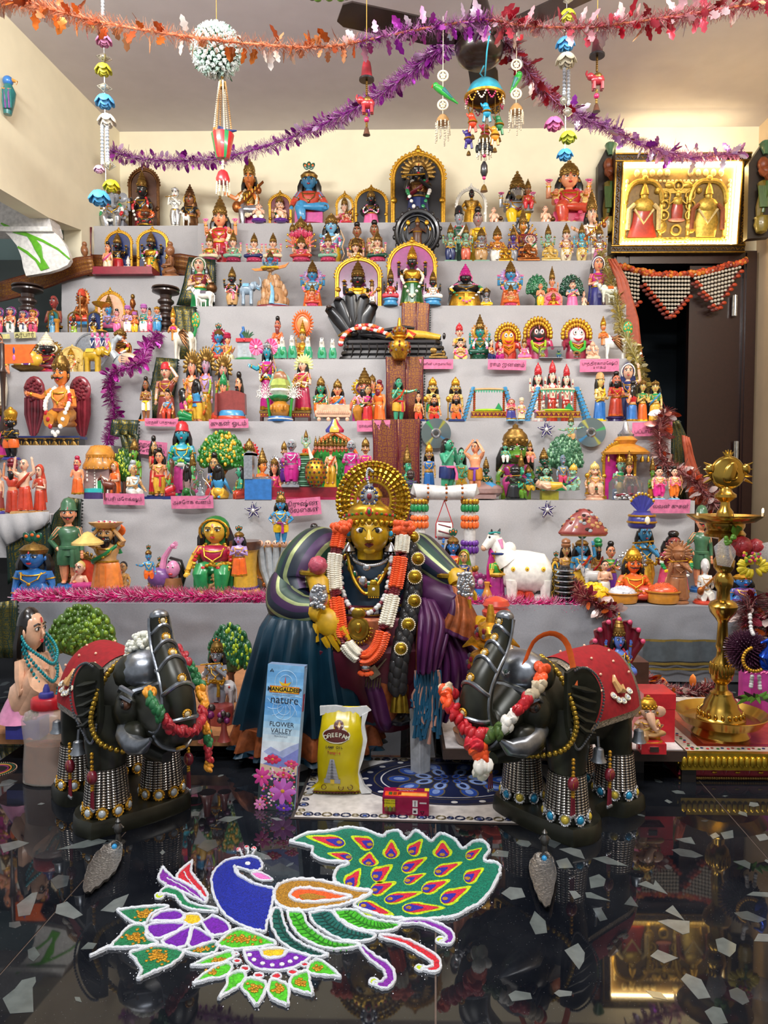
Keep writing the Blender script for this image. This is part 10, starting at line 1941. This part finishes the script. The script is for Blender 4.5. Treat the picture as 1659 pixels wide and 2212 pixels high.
# back wall
DP=4.4;c0=W(1466,442,DP);t=tg('lit_picture','gold framed relief picture of deities lit by LED strips above the door',0,tpl(c0));a_,b_=W(1326,338,DP)-c0,W(1612,545,DP)-c0;hw_,hh=(b_.x-a_.x)/2,(a_.z-b_.z)/2;t.rotation_euler=(radians(7),0,0)
GF,DFm=gilt('#8a6a2a',.35),mat('#2f1e10',.35,.2,'carved_wood')
for nm,x0,x1,z0,z1 in(('frame_rail',-hw_,hw_,hh-.05,hh),('frame_rail',-hw_,hw_,-hh,-hh+.05),('frame_rail',-hw_,-hw_+.05,-hh+.05,hh-.05),('frame_rail',hw_-.05,hw_,-hh+.05,hh-.05)):
 b=MB();b.box(x0,x1,-.03,.04,z0,z1);hz_=(x1-x0)>(z1-z0);L=(x1-x0)if hz_ else(z1-z0);n=int(L/.028)
 for q_ in(-.019,.019):b.tu([((x0,-.032,(z0+z1)/2+q_)if hz_ else((x0+x1)/2+q_,-.032,z0)),((x1,-.032,(z0+z1)/2+q_)if hz_ else((x0+x1)/2+q_,-.032,z1))],.006,6,1)
 for i in ra(n):
  k_=(i+.5)/n*L;c=V3(x0+k_,-.033,(z0+z1)/2)if hz_ else V3((x0+x1)/2,-.033,z0+k_);s_=1 if i%2 else-1;ax=V3(1,0,0)if hz_ else V3(0,0,1);nn=V3(0,0,1)if hz_ else V3(1,0,0);b.tu([c-ax*.012+nn*.007*s_,c-ax*.002-nn*.006*s_,c+ax*.009,c+ax*.012+nn*.007*s_],[.002,.004,.003,.001],5,1)
 oj(nm,b,[DFm,GF],t)
iw,ih=hw_-.05,hh-.05;PBk=mat('#8a6e36',.55,.1);PGd=mat('#c9a84a',.4,.6,'gilt_relief',80.,.25,.4);PCr=mat('#d8c48a',.5,.3,'gilt_relief',80.,.2,.3)
b=MB();b.box(-iw,iw,.03,.036,-ih,ih);oj('picture_ground',b,PBk,t)
LED=mat('#ffe0a0',.5,0,'led',5.,.03,0,45.);b=MB();[b.box(-iw+.004,iw-.004,.004,.012,s_*(ih-.006)-.004,s_*(ih-.006)+.004)for s_ in PM];[b.box(s_*(iw-.006)-.004,s_*(iw-.006)+.004,.004,.012,-ih,ih)for s_ in PM];oj('led_strip',b,LED,t)
def re_(nm,m,fn_):b=MB();fn_(b);oj(nm,b,m,t)
def f1(b):
 for i in ra(34):k_=i/33;[b.el((lerp(-iw*.9,iw*.9,k_),.026,s_),(.012,.008,.012))for s_ in(-ih*.88,)]
 for i in ra(14):[b.el((s_*iw*.88,.026,lerp(-ih*.8,ih*.6,i/13)),(.011,.008,.012))for s_ in PM]
 for i in ra(12):x=lerp(-iw*.72,iw*.72,i/11);abs(x)>.05 and b.el((x,.026,ih*.8),(.017,.008,.022))
 for i in ra(22):x=lerp(-iw*.72,iw*.72,i/21);b.el((x,.026,ih*.6),(.009,.006,.009))
re_('medallion_border',PCr,f1)
for xc in(-iw*.58,iw*.52):
 def f2(b,xc=xc):
  w_,hq=.105,.3
  for q_ in PM:b.tu((xc+q_*w_,.024,-ih*.8,xc+q_*w_,.024,ih*.1),.01);[b.el((xc+q_*w_,.02,z),.015)for z in(-ih*.8,-ih*.4,ih*.08)]
  b.tu([(xc-w_*cos(a),.022,ih*.1+.11*sin(a)+.012*abs(sin(2*a)))for a in[pi*i/16 for i in ra(17)]],.015);b.box(xc-w_-.02,xc+w_+.02,.02,.03,-ih*.9,-ih*.8);b.el((xc,.02,ih*.1+.125),.02)
 re_('gilt_arch',PGd,f2)
 def f3(b,xc=xc):
  s_=xc<0;b.rn([(-ih*.78,.085 if s_ else .055,.012,xc,.022),(-ih*.4,.06 if s_ else .07,.016,xc,.022),(-ih*.1,.055,.016,xc,.022),(ih*.06,.05,.014,xc,.022)],14,1 if s_ else 0);b.el((xc,.016,-.0),(.06,.016,.045),12,7,0);b.el((xc,.014,ih*.22),(.022,.014,.028),10,7,0);b.la((.026,0,.02,.03,.008,.06,0,.08),12,(xc,.016,ih*.26));b.tu((xc-.055,.008,-ih*.1,xc,.004,-ih*.45,xc+.055,.008,-ih*.1),.008,6,2);[b.tu((xc+q_*.055,.012,ih*.02,xc+q_*.085,.01,-ih*.1,xc+q_*.09,.01,-ih*.6),.014,7,2 if s_ else 3)for q_ in PM]
 re_('relief_deity',[PGd,mat('#c23a22',.5),PCr,mat('#8a4a2a',.5)],f3)
def f4(b):
 b.box(-.12,.12,.022,.03,-ih*.9,-ih*.78);b.box(-.1,.1,.02,.03,ih*.3,ih*.42);[b.el((q_*.12,.02,ih*.36),.018)for q_ in PM];[b.el((q_*.05,.018,ih*.5),(.03,.01,.02))for q_ in PM]
 for x,z in((0,.24),(-.07,.12),(.07,.12),(-.075,-.0),(.075,-.0),(-.075,-.12),(.075,-.12)):b.to((x,.02,z*ih*2),.026,.006,'y',18,6);b.el((x,.02,z*ih*2),(.011,.006,.015))
 [b.el((q_*.085,.02,-ih*.52),(.032,.012,.04))for q_ in PM];b.to((0,.02,-ih*.6),.026,.008,'y',18,6);b.el((0,.018,-ih*.36),(.05,.014,.012),12,6,1)
 [b.el((-.06+.03*i,.022,-ih*.84-.022*j),(.012,.006,.01))for i in ra(5)for j in ra(2)]
re_('centre_relief',[PGd,mat('#d88a7a',.5)],f4)
re_('standing_goddess',[mat('#b8442f',.5),PGd],lambda b:(b.rn([(-ih*.33,.03,.01,0,.018),(-ih*.1,.034,.012,0,.018),(ih*.08,.026,.012,0,.018)],12,0),b.el((0,.014,ih*.1),(.03,.012,.03),10,6,1),b.el((0,.012,ih*.26),(.018,.012,.022),9,6,1),[b.tu((q_*.02,.014,ih*.12,q_*.05,.012,ih*.02,q_*.05,.012,ih*.2),.007,6,1)for q_ in PM]))
l=bpy.data.lights.new('led_glow','AREA');l.shape='RECTANGLE';l.size=hw_*1.6;l.size_y=.03;l.energy=.7;l.color=(1.,.78,.42);lo_=bpy.data.objects.new('picture_led',l);C.objects.link(lo_);lo_.location=(c0.x,DP-.02,c0.z+hh+.03);lo_.rotation_euler=(radians(150),0,0);lo_['kind']='structure'
def cv(lb,x0,x1,y0,y1,d,mir):
 a,c=W(x0,y1,d),W(x1,y0,d);t=tg('wall_carving',lb,0,((a.x+c.x)/2,d,a.z));w_,h_=(c.x-a.x),(c.z-a.z);X=lambda k_:(k_-.5)*w_*mir;Zh=lambda k_:k_*h_
 b=MB();b.pz_((X(0),Zh(.0),X(1),Zh(.02),X(1),Zh(1.0),X(.6),Zh(.97),X(0),Zh(.76)),.0,.05);oj('board',b,mat('#2a2016',.45,0,'carved_wood'),t)
 b=MB();b.tu((X(.5),-.02,Zh(.56),X(.62),-.03,Zh(.44),X(.45),-.03,Zh(.3),X(.42),-.02,Zh(.2)),[.022,.03,.026,.016]);b.tu((X(.75),-.03,Zh(.6),X(.55),-.05,Zh(.4),X(.5),-.04,Zh(.24)),[.012,.016,.01],8,1);[b.tu((X(.3+.08*i),-.05,Zh(.5),X(.35+.06*i),-.06,Zh(.28)),.008,5,1)for i in ra(5)];oj('carved_drape',b,[mat('#6a5a1a',.4),mat('#3f5a20',.4)],t)
 b=MB();b.el((X(.55),-.02,Zh(.74)),(.03,.03,.04));b.el((X(.62),-.03,Zh(.66)),(.034,.03,.03));b.tu((X(.4),-.03,Zh(.68),X(.55),-.06,Zh(.6),X(.7),-.04,Zh(.58)),.014);oj('carved_head',b,mat('#7a3a1a',.4,0,'carved_wood'),t)
 b=MB();b.la((.012,0,.035,.06,.03,.065,0,.06),12,(X(.65),-.02,Zh(.84)),mod=lambda q_,z:1+.12*cos(q_*2*pi*9));oj('carved_crest',b,P('K'),t)
 b=MB();b.la((.0,0,.026,.01,.04,.05,.034,.08,.04,.09,0,.1),14,(X(.5),-.03,Zh(.03)));oj('carved_bud',b,mat('#7a6a1f',.4),t)
cv('dark carved wooden wall panel left of lit picture',1290,1330,304,516,4.44,1);cv('carved wooden wall panel with yellow drape at right edge of picture',1614,1668,302,516,4.2,1)
t=tg('door_fringe','orange flower string with hanging cowrie strands over dark doorway',0,tpl(W(1470,590,DB-.1)));o_=t.location.copy();q=[W(x,y,DB-.1)-o_ for x,y in((1318,568),(1345,576),(1390,588),(1400,590),(1450,592),(1500,590),(1550,580),(1612,562))];b=MB();r_=rnd(5);s_=sn(q,120);[b.el(p+V3(0,r_.uniform(-.01,.01),r_.uniform(-.012,.012)),(.012,.009,.014),6,4,r_.choice((0,0,1,2)),ro(r_.uniform(0,3),'Y'))for p in s_ for _ in ra(2)];oj('flower_string',b,[mat('#c8481a',.6),mat('#d8801f',.6),mat('#8a2a14',.6)],t)
def sd_(x,y0,n):
 b=MB();p0=W(x,y0,DB-.1)-o_;L=n*.0225
 for i in ra(n):b.el(p0-V3(0,0,.012+.0225*i),(.0098,.009,.0085))
 [b.el(p0-V3(0,0,.012+.0225*n+.01*k_)+V3(.012*(-1)**k_,0,0),(.016,.01,.011),7,5,1+k_%2)for k_ in ra(2)];oj('cowrie_strand',b,[mat('#d2cab8',.35),mat('#b83f16',.6),mat('#6a1f14',.6)],t)
for i in ra(8):sd_(1330+i*7,582+i,12-abs(i-2))
for i in ra(15):sd_(1390+i*7,594,2+int(9*(1-abs(i-8.5)/8.5)))
for i in ra(14):sd_(1502+i*7.4,588-i*1.8,2+int(9*(1-abs(i-6.5)/7)))
t=tg('painted_board','white board with blue painted stripes leaning in left corner','painting',tpl(W(195,490,4.3)));o_=t.location.copy();b=MB();fr=[W(175,252,4.28),W(218,300,4.42),W(228,492,4.42),W(188,492,4.28)];v=[p-o_ for p in fr];b.add(v+[p+V3(.015,.02,0)for p in v],[(0,1,2,3),(7,6,5,4),(0,4,5,1),(1,5,6,2),(2,6,7,3),(3,7,4,0)]);oj('board',b,mat('#d8d4cc',.5),t)
ln=lambda u_,v_:v[0].lerp(v[1],u_).lerp(v[3].lerp(v[2],u_),v_)+V3(-.004,-.006,0);b=MB();[b.tu([ln(u0,v0),ln((u0+u1)/2+.1,(v0+v1)/2),ln(u1,v1)],w_,6,mi,flat=.2)for u0,v0,u1,v1,w_,mi in((.1,.45,.9,.75,.03,0),(.1,.75,.5,1.,.03,1),(.4,.6,.95,.95,.03,2),(.2,.55,.3,.95,.02,2),(.5,.2,.9,.5,.035,3),(.3,.3,.8,.25,.02,1))];oj('painted_stripe',b,[P('Q'),P('k'),P('H'),P('I')],t)
u0_,z0_=LW(4,205);p=Vc(fn(u0_,z0_,-.03));t=tg('painted_bird','painted bird carving on left wall cut by picture edge','carving',tpl(p));u=p.y/FPX;b=MB();b.tu((0,0,22*u,2*u,0,4*u,0,0,-16*u,-2*u,0,-42*u),[7*u,14*u,13*u,8*u],12,0);b.el((0,0,28*u),11*u,12,8,1);b.tu((9*u,0,30*u,19*u,0,26*u,18*u,0,20*u),[4*u,3*u,.8*u],7,3);[b.tu((-6*u+4*u*i,-10*u,6*u,-4*u+4*u*i,-12*u,-34*u),[3*u,2*u],6,2 if i%2 else 0)for i in ra(5)];[b.tu((-8*u,-11*u,(8-6*i)*u,12*u,-11*u,(6-6*i)*u),1.4*u,5,3)for i in ra(3)];oj('bird',b,[P('<'),P('H'),P('>'),P('I')],t)
t=tg('green_fruit_cluster','small cluster of green cloth leaves at top edge of picture','ornament',tpl(W(705,-6,2.6)));u=2.6/FPX;b=MB();[b.el(((-30+12*i)*u,0,(2-4*(i%2)-.2*(i-3)**2)*u),(9*u,8*u,6*u),9,6,i%2)for i in ra(7)];b.tu((0,0,0,0,0,80*u),.0012,4);oj('cloth_leaves',b,[P('#2a4a14'),P('V')],t)
